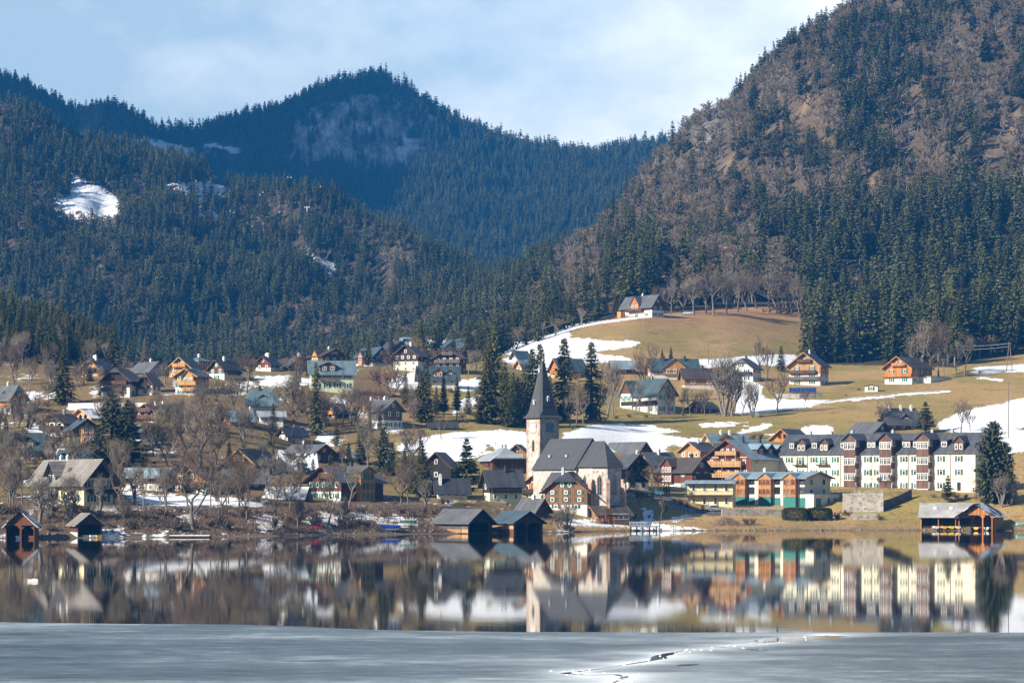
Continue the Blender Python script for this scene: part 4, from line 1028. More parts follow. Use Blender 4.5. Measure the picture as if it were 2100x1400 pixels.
part_box(H, 'side_cladding', woodm('brown'), [(H.W/2+.06, H.W/2+.12, -H.D/2, H.D/2, -3, H.he-.2)])
dormer(H, 'R', H.D*.03, 4.6, 1.5, 0, H.he*1.38, H.he*1.62, 'honey', n=3, rows=3, win='t')
H = house('black barn gable', 925, 990, 62, 16, 34, 64, -14, 'black boarded barn with a plain pointed gable among spruces', 'w_black', 'black', 0, 'dark', 0, (1,), (), 1, None, (), (), name='barn', cat='barn')
H = house('white bungalow with black roof', 898, 1022, 6, 60, 20, 42, -80, 'white lakeside bungalow with a black roof and tall white chimney', 'white', 'dark', 1, 'dark', 0, (1,), (4,), 0, None, (), ((.5,.1,'white'),), gwood=False)
H = house('hipped grey house', 1010, 966, 66, 26, 27, 49, 20, 'brown house with a pale hipped roof and two white chimneys', 'w_tan', 'brown', 0, 'pale', .8, (4,), (2,), 0, None, (), ((.1,.4,'white'),(.1,.65,'white')), win='d')
H = house('slate-roofed house with red gable', 1004, 1028, 14, 66, 40, 65, -66, 'house with dark timber wall, pale green base and a slate roof', 'green', 'dark', .45, 'slate', 0, (1,1), (3,0), 1, None, (('R',0,.5,.9,'dark'),), ((.1,.6,'dark'),))
H = house('brown house by the tower', 1079, 962, 40, 10, 34, 52, -10, 'brown boarded house half behind the church tower', 'w_tan', 'tan', 0, 'slate', 0, (3,2), (1,), 1, None, (), ())
# --- right of the church, up the meadow
H = house('teal-roofed house with honey cross gable', 1336, 775, 6, 96, 21, 41, -80, 'white house with dark teal roof and wide honey cross gable', 'white', 'orange', .5, 'teal', 0, (1,), (4,), 0, None, (), ((.2,.3,'dark'),(.2,.75,'dark')))
dormer(H, 'R', 0, 8.5, .8, H.he*.35, H.he*1.0, H.hr-.1, 'honey', n=3)
H = house('brown-roofed timber house', 1404, 796, 6, 68, 25, 42, -80, 'plain orange-brown timber house with grey-brown roof', 'offwhite', 'tan', .25, 'brown', 0, (), (2,), 0, 'y', (), ((.1,.6,'dark'),))
H = house('white half-hipped house', 1544, 783, 47, 20, 30, 50, -28, 'white house with a grey half-hipped gable and dark balcony', 'white', 'dark', 1, 'grey', .35, (2,2), (2,2), 1, 'd', (('F',0,.5,.95,'dark'),), ((.1,.5,'dark'),), gwood=False)
H = house('white villa with teal roof', 1348, 850, 38, 72, 47, 75, 32, 'white villa with teal roof, brown gable and a long balcony', 'white', 'brown', 1, 'teal', 0, (2,2), (3,3), 1, 't', (('L',.05,.48,.9,'dark'),), ((.1,.4,'grey'),), gwood=False, wh=1.6)
dormer(H, 'L', -H.D*.28, 6.2, .8, 0, H.he*.98, H.hr-.3, 'brown', n=2, rows=2, wall='white', wt=H.he*.98, shut='t')
H = house('dark red garden shed', 1440, 848, 26, 34, 14, 26, -40, 'dark red shed with a brown roof beside the white villa', 'w_red', 'red', 0, 'brown', 0, (1,), (1,), 0, None, (), (), name='shed', cat='shed')
H = house('honey house behind tall spruces', 1150, 778, 22, 52, 22, 45, -60, 'honey house with grey roof half hidden behind tall spruces', 'honey', 'orange', .6, 'teal', 0, (1,1), (2,2), 0, None, (), ())
H = house('small honey house', 1072, 760, 14, 22, 12, 23, -50, 'small honey house with a bright teal roof left of the spire', 'white', 'honey', .5, 'steel', 0, (1,), (1,), 0, None, (), ())
H = house('teal barn in the snow field', 1258, 768, 6, 46, 16, 30, -80, 'teal-roofed barn at the lower edge of the snow field', 'w_brown', 'brown', 0, 'steel', 0, (), (1,), 0, None, (), (), name='barn', cat='barn')
H = house('blue-roofed house on the snow', 1062, 738, 12, 22, 8, 20, -55, 'little blue-roofed house at the edge of the snow slope', 'offwhite', 'grey', .6, 'teal', 0, (1,), (1,), 0, None, (), ())
H = house('grey barn behind the church', 1306, 946, 32, 64, 18, 41, 34, 'grey-roofed barn with a brown gable behind the church', 'w_brown', 'brown', 0, 'grey', 0, (1,), (), 0, None, (), (), name='barn', cat='barn')
H = house('black chalet beside the church', 1288, 1003, 43, 24, 50, 73, 26, 'black chalet on a white base next to the choir of the church', 'white', 'black', .28, 'slate', 0, (2,3,3), (2,2), 2, None, (('F',0,.58,1,'black'),), ((.3,.3,'white'),), win='d')
H = house('cream-gabled house with mossy roof', 1336, 968, 26, 54, 20, 42, -55, 'house with a cream gable and long grey roof behind the brown chalet', 'pale', 'brown', 1, 'grey', 0, (1,), (2,), 1, 'd', (), ((.2,.5,'white'),), gwood=False)
H = house('brown chalet with boarded oriel', 1420, 1007, 38, 66, 46, 70, 36, 'red-brown chalet on a white base with a gabled oriel', 'white', 'red', .36, 'brown', 0, (2,2), (2,2), 1, 't', (('F',0,.6,.9,'dark'),), ((.1,.3,'dark'),))
dormer(H, 'L', -2.6, 4.4, .7, H.he*.36, H.he*1.16, H.he*1.5, 'red', n=3, rows=2, win='w')
H = house('honey house with white window wall', 1436, 942, 39, 38, 20, 37, -40, 'house with a honey front full of white windows and dark roof', 'w_pine', 'pine', 0, 'slate', 0, (3,), (2,), 0, None, (), ((.1,.4,'white'),))
H = house('long blue-roofed house', 1462, 920, 16, 74, 16, 32, -70, 'long house with a blue roof and two white chimneys at the meadow edge', 'white', 'honey', .8, 'blue', 0, (1,), (3,), 0, None, (), ((.1,.35,'white'),(.1,.6,'white')))
dormer(H, 'R', -H.D*.12, 4.2, .2, H.he-.2, H.he+.7, H.hr-.3, 'honey', n=0, roof='slate')
H = house('orange A-gabled house', 1632, 910, 52, 38, 8, 32, -36, 'house with a bright orange pointed gable and dark blue roof', 'w_orange', 'orange', 0, 'teal', 0, (), (), 2, None, (), (), win='d')
H = house('grey house behind the hotel', 1790, 896, 42, 42, 12, 32, 36, 'grey-roofed house with a dark gable just behind the long hotel', 'offwhite', 'dark', .9, 'grey', 0, (2,), (2,), 1, None, (), ((.4,.3,'dark'),))
H = house('three-chimneyed house', 1822, 884, 7, 62, 22, 48, -78, 'old house with three white chimneys in a row and a red dormer', 'w_brown', 'brown', 0, 'slate', .3, (1,), (3,), 0, None, (), ((.1,.12,'white'),(.1,.5,'white'),(.1,.85,'white')))
dormer(H, 'R', 1.0, 2.4, -.5, H.he-.1, H.he+1.1, H.he+2.2, 'red', n=1)
H = house('honey and white house with shutters', 1682, 791, 61, 22, 44, 70, -25, 'three-storey house, honey boards over white, with green shutters and two balconies', 'white', 'pine', .56, 'dark', 0, (2,2,2), (2,2,2), 1, 'g', (('F',-.05,.60,.85,'brown'),('F',0,1.12,.45,'brown'),('F',.02,.3,1.0,'grey')), ((.1,.4,'steel'),), oy=1.4)
H = house('orange house with solar roof', 1870, 788, 50, 48, 37, 59, -40, 'orange timber house with white base, solar roof and a low white annex', 'white', 'orange', .42, 'brown', 0, (2,2), (3,3), 2, 'g', (('F',0,.45,1.05,'orange'),('F',.05,1.05,.5,'orange')), (), oy=1.4)
m = MB(); m.face(FA['R']); a0, a1 = H.W*.36, H.W*.06
m.slab([(-H.D*.42, -a0, H.hr-a0*H.tn+.14), (H.D*.02, -a0, H.hr-a0*H.tn+.14), (H.D*.02, -a1, H.hr-a1*H.tn+.14), (-H.D*.42, -a1, H.hr-a1*H.tn+.14)], .07); m.build('solar_panel', M_SOLAR, H.roof)
part_box(H, 'annex', wallm('white'), [(H.W/2+.07, H.W/2+4.5, -H.D*.1, H.D*.95, -3, 2.7)]); part_box(H, 'annex_roof', roofm('steel'), [(H.W/2+.07, H.W/2+4.8, -H.D*.1-.3, H.D*.95+.3, 2.7, 2.95)])
H = house('white garage with green gate', 1800, 803, 26, 6, 13, 15, -12, 'small white flat-roofed garage with a green gate on the slope', 'white', 'dark', 1, 'pale', 0, (1,), (), 0, 'g', (), (), name='garage', cat='garage', gwood=False, ox=.1, oy=.1)
H = house('house alone on the hilltop', 1337, 651, 25, 60, 27, 48, 36, 'orange and white house standing alone on top of the brown meadow', 'white', 'brown', .58, 'grey', 0, (2,2), (3,0), 1, 't', (), ((.1,.5,'white'),))
dormer(H, 'L', 0, 5.0, .9, H.he*.58, H.he*1.18, H.hr-.3, 'orange', n=2); balcony(H, 'L', 0, .56, .5, 'brown', 1.6)
part_box(H, 'porch', woodm('honey'), [(-H.W/2-2.2, -H.W/2-.07, H.D/2-2.6, H.D/2, -2, 3.3)])
# huts on the far alp
for (u, yv, w_, lab) in ((428, 3455, 9, 'tiny pale hut on the snowy far pasture'), (442, 3452, 13, 'long dark hut on the snowy far pasture'), (461, 3445, 9, 'small dark hut at the right end of the far snow pasture')):
    x = (u-U0)/FPX*yv; o = empty('alpine_hut', (x, yv, float(zf(u, yv))), R(-25)); tag(o, lab, 'hut'); m = MB()
    m.prism([(-w_/2, -4), (w_/2, -4), (w_/2, 3), (0, 6), (-w_/2, 3)], -4, 4); m.build('wall', woodm('tan' if 'pale' in lab else 'dark'), o); m = MB()
    roof_into(m, w_, 8, 3.2, 6.3, .7, .7, 0, .2); m.build('roof', roofm('light' if 'pale' in lab else 'dark'), o)
# ------------------------------------------------------------------ the long hotel
H = house('long cream hotel', 2000, 1010, 56, 377, 85, 125, 55, 'long cream hotel with green shutters, dark standing-seam roof and three brown bay towers', 'hotel', 'dark', 1, 'slate', 0, (2,2,2), (), 0, 'g',
          (), ((.1,.17,'steel'),(.1,.27,'steel'),(.1,.47,'steel'),(.1,.68,'steel'),(.1,.79,'steel'),(.1,.9,'steel')), gwood=False, name='hotel', cat='hotel', wh=1.5, ox=.45)
def hs(u): return (u-1812.0)/376*H.D
fz = [H.he*.175, H.he*.5, H.he*.825]
for u in (1644, 1693, 1735, 1798, 1817, 1867, 1888, 1937, 1970):
    for i, z in enumerate(fz):
        if u == 1970 and i == 0: add_window(H, 'L', hs(u), z-.2, .9, 2.1, 'd', None, .03); continue
        add_window(H, 'L', hs(u), z, .95, 1.5, 'w', 'd' if u > 1780 else 'g', .03)
for u in (1666, 1712):
    for i, z in enumerate(fz):
        add_window(H, 'L', hs(u), z-.25, 1.0, 2.0, 'w', 'g', .03)
        if i: balcony(H, 'L', hs(u)/H.D, (z-1.3)/H.he, 3.6/H.D, 'dark', 1.2, open_=True)
for u in (1752, 1821, 1891):   # bay towers
    s0 = hs(u)+2.6; d = dormer(H, 'L', s0, 3.5, 1.9, -2, H.he+3.6, H.he+5.0, 'bay', n=3, rows=4, over=.55, fill=.90, whi=1.75)
    for r in range(4):
        z = fz[r] if r < 3 else H.he+2.3
        a = FA['L']; hd = H.W/2
        # the band of windows wraps round the side of the bay
        x, y = -(hd+.95), -(s0+1.75+.03)
        o = link('window', window_mesh(1.7, 1.7, 'w'), d); o.location = (x, y, z); o.rotation_euler = (0, 0, 0)
for u, w, z, k in ((1644, 1.6, 11.4, 1), (1689, 1.8, 11.4, 1), (1747, 2.0, 11.4, 2), (1800, 2.6, 11.4, 2), (1824, 1.4, 11.4, 1), (1867, 2.4, 11.4, 2), (1884, 1.4, 11.4, 1), (1938, 1.9, 11.4, 1)):
    # flat-roofed dormers in the roof
    s0 = hs(u); m = MB(); m.face(FA['L']); y0 = -(H.W/2-1.4); m.box(s0-w/2, s0+w/2, y0, y0+4, H.he+.3, H.he+2.9)
    d = m.build('dormer', woodm('brown'), H.root); m = MB(); m.face(FA['L']); m.slab([(s0-w/2-.2, y0-.35, H.he+2.95), (s0+w/2+.2, y0-.35, H.he+2.95), (s0+w/2+.2, y0+4, H.he+3.5), (s0-w/2-.2, y0+4, H.he+3.5)], .12); m.build('dormer_roof', roofm('slate'), d)
    for j in range(k):
        p, a = face_at(H, 'L', s0+(j-(k-1)/2)*w/k, -1.4+.05, H.he+1.95); o = link('window', window_mesh(w/k*.8, 1.3, 'w'), d); o.location = p; o.rotation_euler = (0, 0, a)
for u in (1666, 1711): dormer(H, 'L', hs(u), 2.6, -.5, H.he-.1, H.he+2.7, H.he+3.9, 'brown', n=2)
dormer(H, 'L', hs(1969), 2.8, -.2, H.he-.3, H.he+2.7, H.he+4.1, 'brown', n=2)
for u in (1680, 1745, 1806, 1876, 1954): m = MB(); m.face(FA['L']); x = hs(u); m.box(x-.06, x+.06, -H.W/2-.14, -H.W/2-.03, -1, H.he); m.build('downpipe', m_plain('copper_pipe', (.16,.10,.07), .6), H.root)
m = MB(); m.face(FA['L']); m.box(hs(1740), H.D/2, -H.W/2-.05, -H.W/2-.005, H.he*.34, H.he*.34+.16); m.build('string_course', m_plain('buff_trim', (.5,.42,.3), .8), H.root)

# the big house with balconies and its annexes
H = house('big dark red balcony house', 1540, 1000, 88, 86, 64, 100, -40, 'big dark red guest house with three tiers of carved honey balconies and blue-steel roof', 'pale', 'red', 1, 'steel', 0, (5,5,4), (4,4,4), 3, None, (), ((.15,.3,'dark'),(.15,.75,'dark')), gwood=True, ox=1.2, oy=1.3, name='guest_house', cat='guest house')
part_box(H, 'timber_front', woodm('red'), [(-H.W/2-.05, H.W/2+.05, -H.D/2-.05, -H.D/2-.005, 0, H.he-.2)])
balcony(H, 'F', -.06, .40, .84, 'pine', 1.6, True); balcony(H, 'F', -.06, .74, .84, 'pine', 1.6, True); balcony(H, 'F', 0, 1.06, .46, 'pine', 1.3, True); balcony(H, 'F', -.1, .12, .98, 'pine', 2.6)
m = MB(); a = H.W*.42
for z in (H.he*.40, H.he*.74, ):
    m.box(-a-.06*H.W, a-.06*H.W, -H.D/2-1.62, -H.D/2-1.5, z-.55, z-.16)
m.build('fretwork', woodm('pine'), H.root)
dormer(H, 'R', -H.D*.12, 3.2, -1.4, H.he+.5, H.he+2.4, H.he+3.6, 'red', n=1); dormer(H, 'R', H.D*.14, 3.2, -1.4, H.he+.5, H.he+2.4, H.he+3.6, 'red', n=1); dormer(H, 'R', H.D*.36, 2.6, -1.2, H.he+.4, H.he+2.2, H.he+3.3, 'red', n=1)
H = house('honey-coloured veranda wing', 1503, 1041, 8, 92, 54, 57, 76, 'two-storey cream veranda wing with a flat steel roof and long terrace railing', 'cream', 'honey', 1, 'steel', 0, (2,2), (4,4), 0, None, (('L',0,.5,1.06,'grey',2.2,True,True),), (), gwood=False, name='veranda', cat='veranda', ox=1.6, oy=.8, wh=1.9)
H = house('orange bay annex', 1650, 1040, 63, 146, 62, 74, 55, 'lakeside hotel annex with light blue roof, three orange gabled bays and teal garage doors', 'pale', 'orange', 1, 'steel', 0, (2,2,2), (), 0, None, (), ((.1,.3,'white'),(.1,.72,'white')), gwood=False, name='hotel_annex', cat='hotel annex', win='d')
def hs(u): return (u-1577.0)/146*H.D
M_TEAL = m_plain('teal_door_paint', (.025, .165, .145), .5, 3, .1)
for u in (1508, 1558, 1606):
    s0 = hs(u)+2.9
    d = dormer(H, 'L', s0, 3.6, 1.3, 2.7, H.he-.1, H.he+1.1, 'amber', n=3, rows=2, over=.35, win='o', fill=.86, whi=1.8)
    m = MB(); m.face(FA['L']); m.box(s0-1.8, s0+1.8, -H.W/2-1.25, -H.W/2-.005, -2, 2.66); m.build('bay_base', M_TEAL, H.root)
    add_window(H, 'L', s0+3.0, H.he*.56, 1.6, 1.7, 'd', None, .03); add_window(H, 'L', s0+3.0, H.he*.87, 1.6, 1.6, 'd', None, .03)
    m = MB(); m.face(FA['L']); m.box(s0+2.1, s0+3.9, -H.W/2-.10, -H.W/2-.005, .0, 2.4); m.build('garage_door', M_TEAL, H.root)
m = MB(); m.box(-H.W*.5, H.W*.5, -H.D/2-2.6, -H.D/2-.005, -3, 3.3); pf = m.build('porch', wallm('pale'), H.root)
m = MB(); m.box(-H.W*.5-.1, H.W*.5+.1, -H.D/2-2.7, -H.D/2-.005, 3.3, 3.5); m.build('porch_roof', roofm('steel'), H.root)
for x, w in ((-.32, 2.6), (.08, 1.2), (.32, 1.2)):
    m = MB(); m.box(x*H.W-w/2, x*H.W+w/2, -H.D/2-2.68, -H.D/2-2.605, 0, 2.3); m.build('garage_door', M_TEAL, H.root)

# lakeside timber house in two halves
H = house('half-hipped lakeside timber house', 1118, 1046, 86, 34, 44, 80, -22, 'tall half-hipped tan timber house with arched green shutters and a white cellar storey', 'white', 'umber', .26, 'dark', .45, (2,3,3), (1,1,1), 2, 'd', (), ((-.4,.35,'steel'),), y=None, ox=1.2)
H.root.location.x += 86/H.s
HOUSES[-1] = (1160, 1046, 45, HOUSES[-1][3])
H = house('honey balcony house', 1126, 1026, 54, 30, 36, 55, -28, 'honey timber house with dark roof and wrap-round balcony, joined to the tan lakeside house', 'white', 'orange', .35, 'dark', .25, (3,3), (1,1), 2, None, (('F',0,.42,1.05,'dark'),), (), ox=1.1)
H = house('grey hut with chimney', 1098, 1062, 27, 36, 20, 40, 42, 'small grey-roofed hut with a tall pale chimney above the boathouses', 'w_brown', 'brown', 0, 'grey', 0, (), (1,), 0, None, (), ((.1,.5,'white'),), name='hut', cat='hut')
H = house('lakeside cafe hut', 1228, 1070, 22, 64, 17, 33, -72, 'low lakeside hut with brown roof and bright orange doors', 'w_grey', 'tan', 0, 'brown', 0, (), (), 0, None, (), (), name='hut', cat='hut')
for k in range(3): add_window(H, 'R', H.D*(.05+.16*k), 1.3, 1.5, 1.3, 'w', None, .08)
m = MB(); m.face(FA['R'])
for k in range(3): m.box(-H.D*.46+k*1.5, -H.D*.46+k*1.5+.8, -H.W/2-.13, -H.W/2-.055, 0, 2.0)
m.build('door', m_plain('orange_paint', (.75, .25, .03), .5), H.root)
# white house halves etc. done; stone walls
M_STONE = m_stone('wall_stone', (.34,.31,.27), (.46,.43,.38), 1.4)
M_DSTONE = m_stone('dark_wall_stone', (.10,.09,.085), (.17,.16,.15), 1.4, (.08,.075,.07))
def wall_run(name, pts, h, t, mat, label, cat='wall', down=1.5):
    P = [march(u, v) for u, v in pts]; m = MB()
    for a, b in zip(P[:-1], P[1:]):
        d = Vector((b[0]-a[0], b[1]-a[1], 0)); n = Vector((-d.y, d.x, 0)).normalized()*t/2
        m.add([(a[0]-n.x, a[1]-n.y, a[2]-down), (b[0]-n.x, b[1]-n.y, b[2]-down), (b[0]+n.x, b[1]+n.y, b[2]-down), (a[0]+n.x, a[1]+n.y, a[2]-down),
               (a[0]-n.x, a[1]-n.y, a[2]+h), (b[0]-n.x, b[1]-n.y, b[2]+h), (b[0]+n.x, b[1]+n.y, b[2]+h), (a[0]+n.x, a[1]+n.y, a[2]+h)],
              [(0,3,2,1),(4,5,6,7),(0,1,5,4),(1,2,6,5),(2,3,7,6),(3,0,4,7)])
    o = m.build(name, mat); tag(o, label, cat); return o
wall_run('stone_wall', [(1728,1049),(1760,1049),(1812,1049)], 4.6, .8, M_STONE, 'tall pale rubble retaining wall below the hotel terrace')
wall_run('stone_wall', [(1813,1046),(1842,1034),(1868,1022)], 2.2, .6, M_DSTONE, 'dark stepped retaining wall continuing right from the pale rubble wall')
wall_run('stone_wall', [(1744,1066),(1800,1064)], 1.4, .6, M_STONE, 'low crumbling dry-stone wall below the tall rubble wall')
wall_run('stone_wall', [(1201,1041),(1250,1041),(1262,1034),(1300,1030)], 2.3, .6, m_stone('churchyard_stone', (.25,.22,.2), (.36,.33,.3), 1.6), 'grey churchyard wall between the church and the meadow bank')
wall_run('garden_wall', [(1590,817),(1640,817),(1685,814)], 1.5, .5, M_STONE, 'low stone garden wall under the solar panels on the hill')
wall_run('garden_wall', [(140,835),(210,834),(300,834)], 1.1, .4, m_plaster('white_wall', (.72,.71,.69)), 'long low white garden wall below the big white house')
wall_run('stone_wall', [(1480,1057),(1560,1057),(1605,1058)], 1.6, .5, M_STONE, 'pale quay wall in front of the orange bay annex')

def fence(name, pts, h, n, mat, label, rails=(.35, .9), bars=0):
    P = [Vector(march(u, v)) for u, v in pts]; o = empty(name, P[0]); tag(o, label, 'fence'); base = P[0]; m = MB(); ps = []
    seg = [(b-a).length for a, b in zip(P[:-1], P[1:])]; tot = sum(seg)
    def at(d):
        for a, b, L in zip(P[:-1], P[1:], seg):
            if d <= L: return a.lerp(b, d/L)
            d -= L
        return P[-1]
    for k in range(n+1):
        p = at(tot*k/n); p.z = ground(p.x, p.y); ps.append(p-base)
        pm = MB(); q = p-base; pm.tube(q-Vector((0,0,.3)), q+Vector((0,0,h)), .06, .06, 6); pm.build('post', mat, o)
    for r in rails: m.path([p+Vector((0,0,h*r)) for p in ps], .035)
    if bars:
        for a, b in zip(ps[:-1], ps[1:]):
            for j in range(bars): p = a.lerp(b, j/bars); m.tube(p+Vector((0,0,h*.1)), p+Vector((0,0,h*.95)), .015, .015, 4)
    m.build('rails', mat, o); return o
M_STEEL = m_plain('galvanised_steel', (.42,.45,.47), .4, 3, .15)
fence('railing_fence', [(1355,1030),(1385,1044),(1424,1055)], 1.1, 10, M_STEEL, 'grey metal railing along the lower side of the sloping asphalt lane', (.5,.97), 3)
fence('railing_fence', [(1262,1028),(1290,1019),(1345,1017)], 1.0, 8, M_STEEL, 'light railing above the grass bank by the churchyard')
fence('railing_fence', [(1695,1013),(1760,1013),(1810,1013)], 1.0, 12, M_STEEL, 'thin railing on top of the tall rubble wall', (.5,.97), 3)
fence('wooden_fence', [(326,811),(360,811),(400,811)], 1.0, 14, m_plain('weathered_board', (.40,.37,.33), .8), 'pale picket fence below the honey house over arches', (.3,.8), 5)
fence('railing_fence', [(735,1043),(790,1043),(850,1043)], 1.1, 9, M_STEEL, 'roadside guard rail above the left lake bank', (.6,.95))
fence('wooden_fence', [(1480,1046),(1560,1046),(1605,1046)], 1.0, 16, m_plain('weathered_board', (.40,.37,.33), .8), 'wooden paling fence along the quay before the orange bay annex', (.3,.8), 6)
fence('railing_fence', [(180,1046),(300,1047),(430,1048)], 1.0, 14, M_STEEL, 'snow-topped guard rail of the lakeside road under the yellow farmhouse', (.6,.95))

# lanes: sheets laid on the ground
def lane(name, pts, w, mat, lift=.06, step=1.0):
    P = [Vector(march(u, v)) for u, v in pts]; A = []
    for a, b in zip(P[:-1], P[1:]):
        n = max(1, int((b-a).length/step))
        for k in range(n): A.append(a.lerp(b, k/n))
    A.append(P[-1]); L = []
    for i, p in enumerate(A):
        d = A[min(i+2, len(A)-1)]-A[max(i-2, 0)]; d.z = 0; d.normalize(); nn = Vector((-d.y, d.x, 0))
        L.append([(q.x, q.y, ground(q.x, q.y)+lift) for q in (p+nn*w*t for t in (-.5, -.17, .17, .5))])
    m = MB(); m.loft(L, 0, False); return tag(m.build(name, mat), kind='structure')
M_ASPH = m_plain('asphalt', (.085,.085,.09), .85, 1.2, .25)
lane('road', [(1350,1012),(1362,1020),(1385,1033),(1410,1044),(1445,1051),(1480,1054)], 5.0, M_ASPH)
lane('footpath', [(1690,824),(1760,814),(1850,806),(1940,799)], 2.0, m_plain('path_gravel', (.42,.37,.31), .9))
lane('footpath', [(1340,1070),(1380,1067),(1420,1060),(1440,1054)], 2.0, m_plain('path_gravel', (.42,.37,.31), .9))
lane('footpath', [(1230,660),(1278,652),(1330,650),(1400,645)], 3.0, m_plain('path_gravel', (.42,.37,.31), .9))
lane('road', [(285,915),(320,908),(345,905)], 3.5, m_plain('path_gravel', (.42,.37,.31), .9))

# ------------------------------------------------------------------ church
s = FPX/705.0; tx, ty = (1113-U0)/FPX*707, 707.0; tz = 6.4
ch = empty('church', (tx, ty, tz), R(35)); tag(ch, 'stone parish church with a tall dark spire, clock tower and steep slate roof', 'church')
HOUSES.append((1165, 1040, 95, 'stone church'))
M_CH = m_stone('church_stone', (.45,.41,.365), (.62,.57,.51), 1.7, (.58,.54,.49)); M_PINK = m_stone('pink_quoin', (.42,.30,.24), (.52,.40,.33), .9, (.5,.36,.3)); M_SLATE = m_roof('church_slate', (.070,.074,.082), .9, 0, .6, .18)
tw = 2.85; th_ = 21.2
m = MB(); m.box(-tw, tw, -tw, tw, -5, th_); m.build('tower', M_CH, ch)
for sx in (-1, 1):
    for sy in (-1, 1):
        m = MB()
        for i in range(24):
            z = i*.88; k = .55 if i % 2 else .9
            x0, x1 = sorted((sx*(tw+.04), sx*(tw+.04-k))); y0, y1 = sorted((sy*(tw+.04), sy*(tw+.04-(1.45-k)))); m.box(x0, x1, y0, y1, z, z+.8)
        m.build('quoin', M_PINK, ch)
m = MB(); rings = []
for z, k in ((th_-.1, tw+.75), (th_+.55, tw+.15), (th_+1.5, tw+.0), (th_+14.0, .34)):
    c8 = .0 if z < th_+1 else 1
    q = k*(.72 if z > th_+1 else 1.0)
    rings.append([(k,-q,z),(k,q,z),(q,k,z),(-q,k,z),(-k,q,z),(-k,-q,z),(-q,-k,z),(q,-k,z)])
m.loft(rings); m.add(rings[-1], [tuple(range(8))]); m.add(rings[0], [tuple(range(7, -1, -1))]); sp = m.build('spire', M_SLATE, ch)
m = MB(); m.box(-tw-.12, tw+.12, -tw-.12, tw+.12, th_-.45, th_-.12); m.build('cornice', M_PINK, ch)
m = MB(); m.tube((0,0,th_+13.8), (0,0,th_+16.2), .06, .04); m.tube((-.5,0,th_+15.6), (.5,0,th_+15.6), .05); m.tube((0,0,th_+14.1), (0,0,th_+14.6), .22, .22, 8); m.build('cross', m_plain('gilt_metal', (.4,.42,.44), .3, 3, .1), sp)
for f, zz in (('L', th_+3.2), ('L', th_+11.2), ('F', th_+4.0)):
    k = tw-(zz-th_-1.5)/12.5*(tw-.34)
    m = MB(); m.face(FA[f]); m.box(-.35, .35, -k-.25, -k+.4, zz, zz+.9); m.prism([(-.45, zz+.9), (.45, zz+.9), (0, zz+1.4)], -k-.35, -k+.3); m.build('spire_hatch', M_STEEL, sp)
class T: pass
TH = T(); TH.W = TH.D = tw*2; TH.root = ch
for f, face_c, mark in (('F', (.05,.12,.22), (.75,.78,.8)), ('L', (.72,.74,.76), (.05,.05,.06))):
    p, a = face_at(TH, f, 0, .0, th_-2.5); ck = link('clock', None, ch) if False else None
    m = MB(); k = 1.02
    m.box(-k-.35, k+.35, -.10, -.005, -k-.35, k+.35); o = m.build('clock', M_PINK, ch); o.location = p; o.rotation_euler = (0, 0, a)
    m = MB(); m.box(-k, k, -.15, -.10, -k, k); m.build('clock_face', m_plain('dial_'+f, face_c, .5, 3, .05), o)
    m = MB()
    for i in range(12):
        t = i*math.pi/6; c, sn = math.cos(t), math.sin(t)
        for r0, r1, w in ((.66, .92, .055),):
            v = [(c*r-sn*w*q, -.165, sn*r+c*w*q) for r, q in ((r0, -1), (r1, -1), (r1, 1), (r0, 1))]; m.add(v, [(0,1,2,3)])
    m.build('numerals', m_plain('dial_marks_'+f, mark, .5, 3, .05), o)
    m = MB()
    for t, L, w in ((R(245), .5, .07), (R(60), .78, .05)):
        c, sn = math.cos(t), math.sin(t); m.add([(c*r-sn*w*q, -.175, sn*r+c*w*q) for r, q in ((-.1, -1), (L, -.5), (L, .5), (-.1, 1))], [(0,1,2,3)])
    m.build('clock_hands', m_plain('clock_hand_'+f, mark, .5, 3, .05), o)
def gothic(f, s_, z, w, h, hd, parent, out=0.0, a=None):
    """a pointed window: pink stone surround and dark glass"""
    def arch(w, h):
        pts = [(-w/2, -h/2), (w/2, -h/2), (w/2, h/2-w*.8)]
        for k in range(1, 6):
            t = k/6; pts.append((w/2*(1-t)**.6 if k < 6 else 0, h/2-w*.8+w*.8*t))
        pts.append((0, h/2)); pts += [(-x, zz) for x, zz in pts[2:-1][::-1]]
        return pts
    aa = FA[f] if a is None else a
    m = MB(); m.prism(arch(w+.5, h+.5), -.06, .05); o = m.build('window', M_PINK, parent)
    c, sn = math.cos(aa), math.sin(aa); y = -hd-out; o.location = (c*s_-sn*y, sn*s_+c*y, z); o.rotation_euler = (0, 0, aa)
    m = MB(); m.prism(arch(w, h), -.10, -.05); m.build('pane', m_glass(), o)
    m = MB(); m.box(-.04, .04, -.13, -.10, -h/2, h/2-.2)
    for k in range(3): m.box(-w/2+.05, w/2-.05, -.125, -.10, -h/2+h*.2*(k+1), -h/2+h*.2*(k+1)+.05)
    m.build('tracery', m_plain('lead', (.2,.2,.2), .6), o)
gothic('L', 0, 14.3, .9, 2.8, tw, ch); gothic('L', .2, 7.8, .4, 1.6, tw, ch)
gothic('F', 0, 15.0, .7, 1.6, tw, ch)
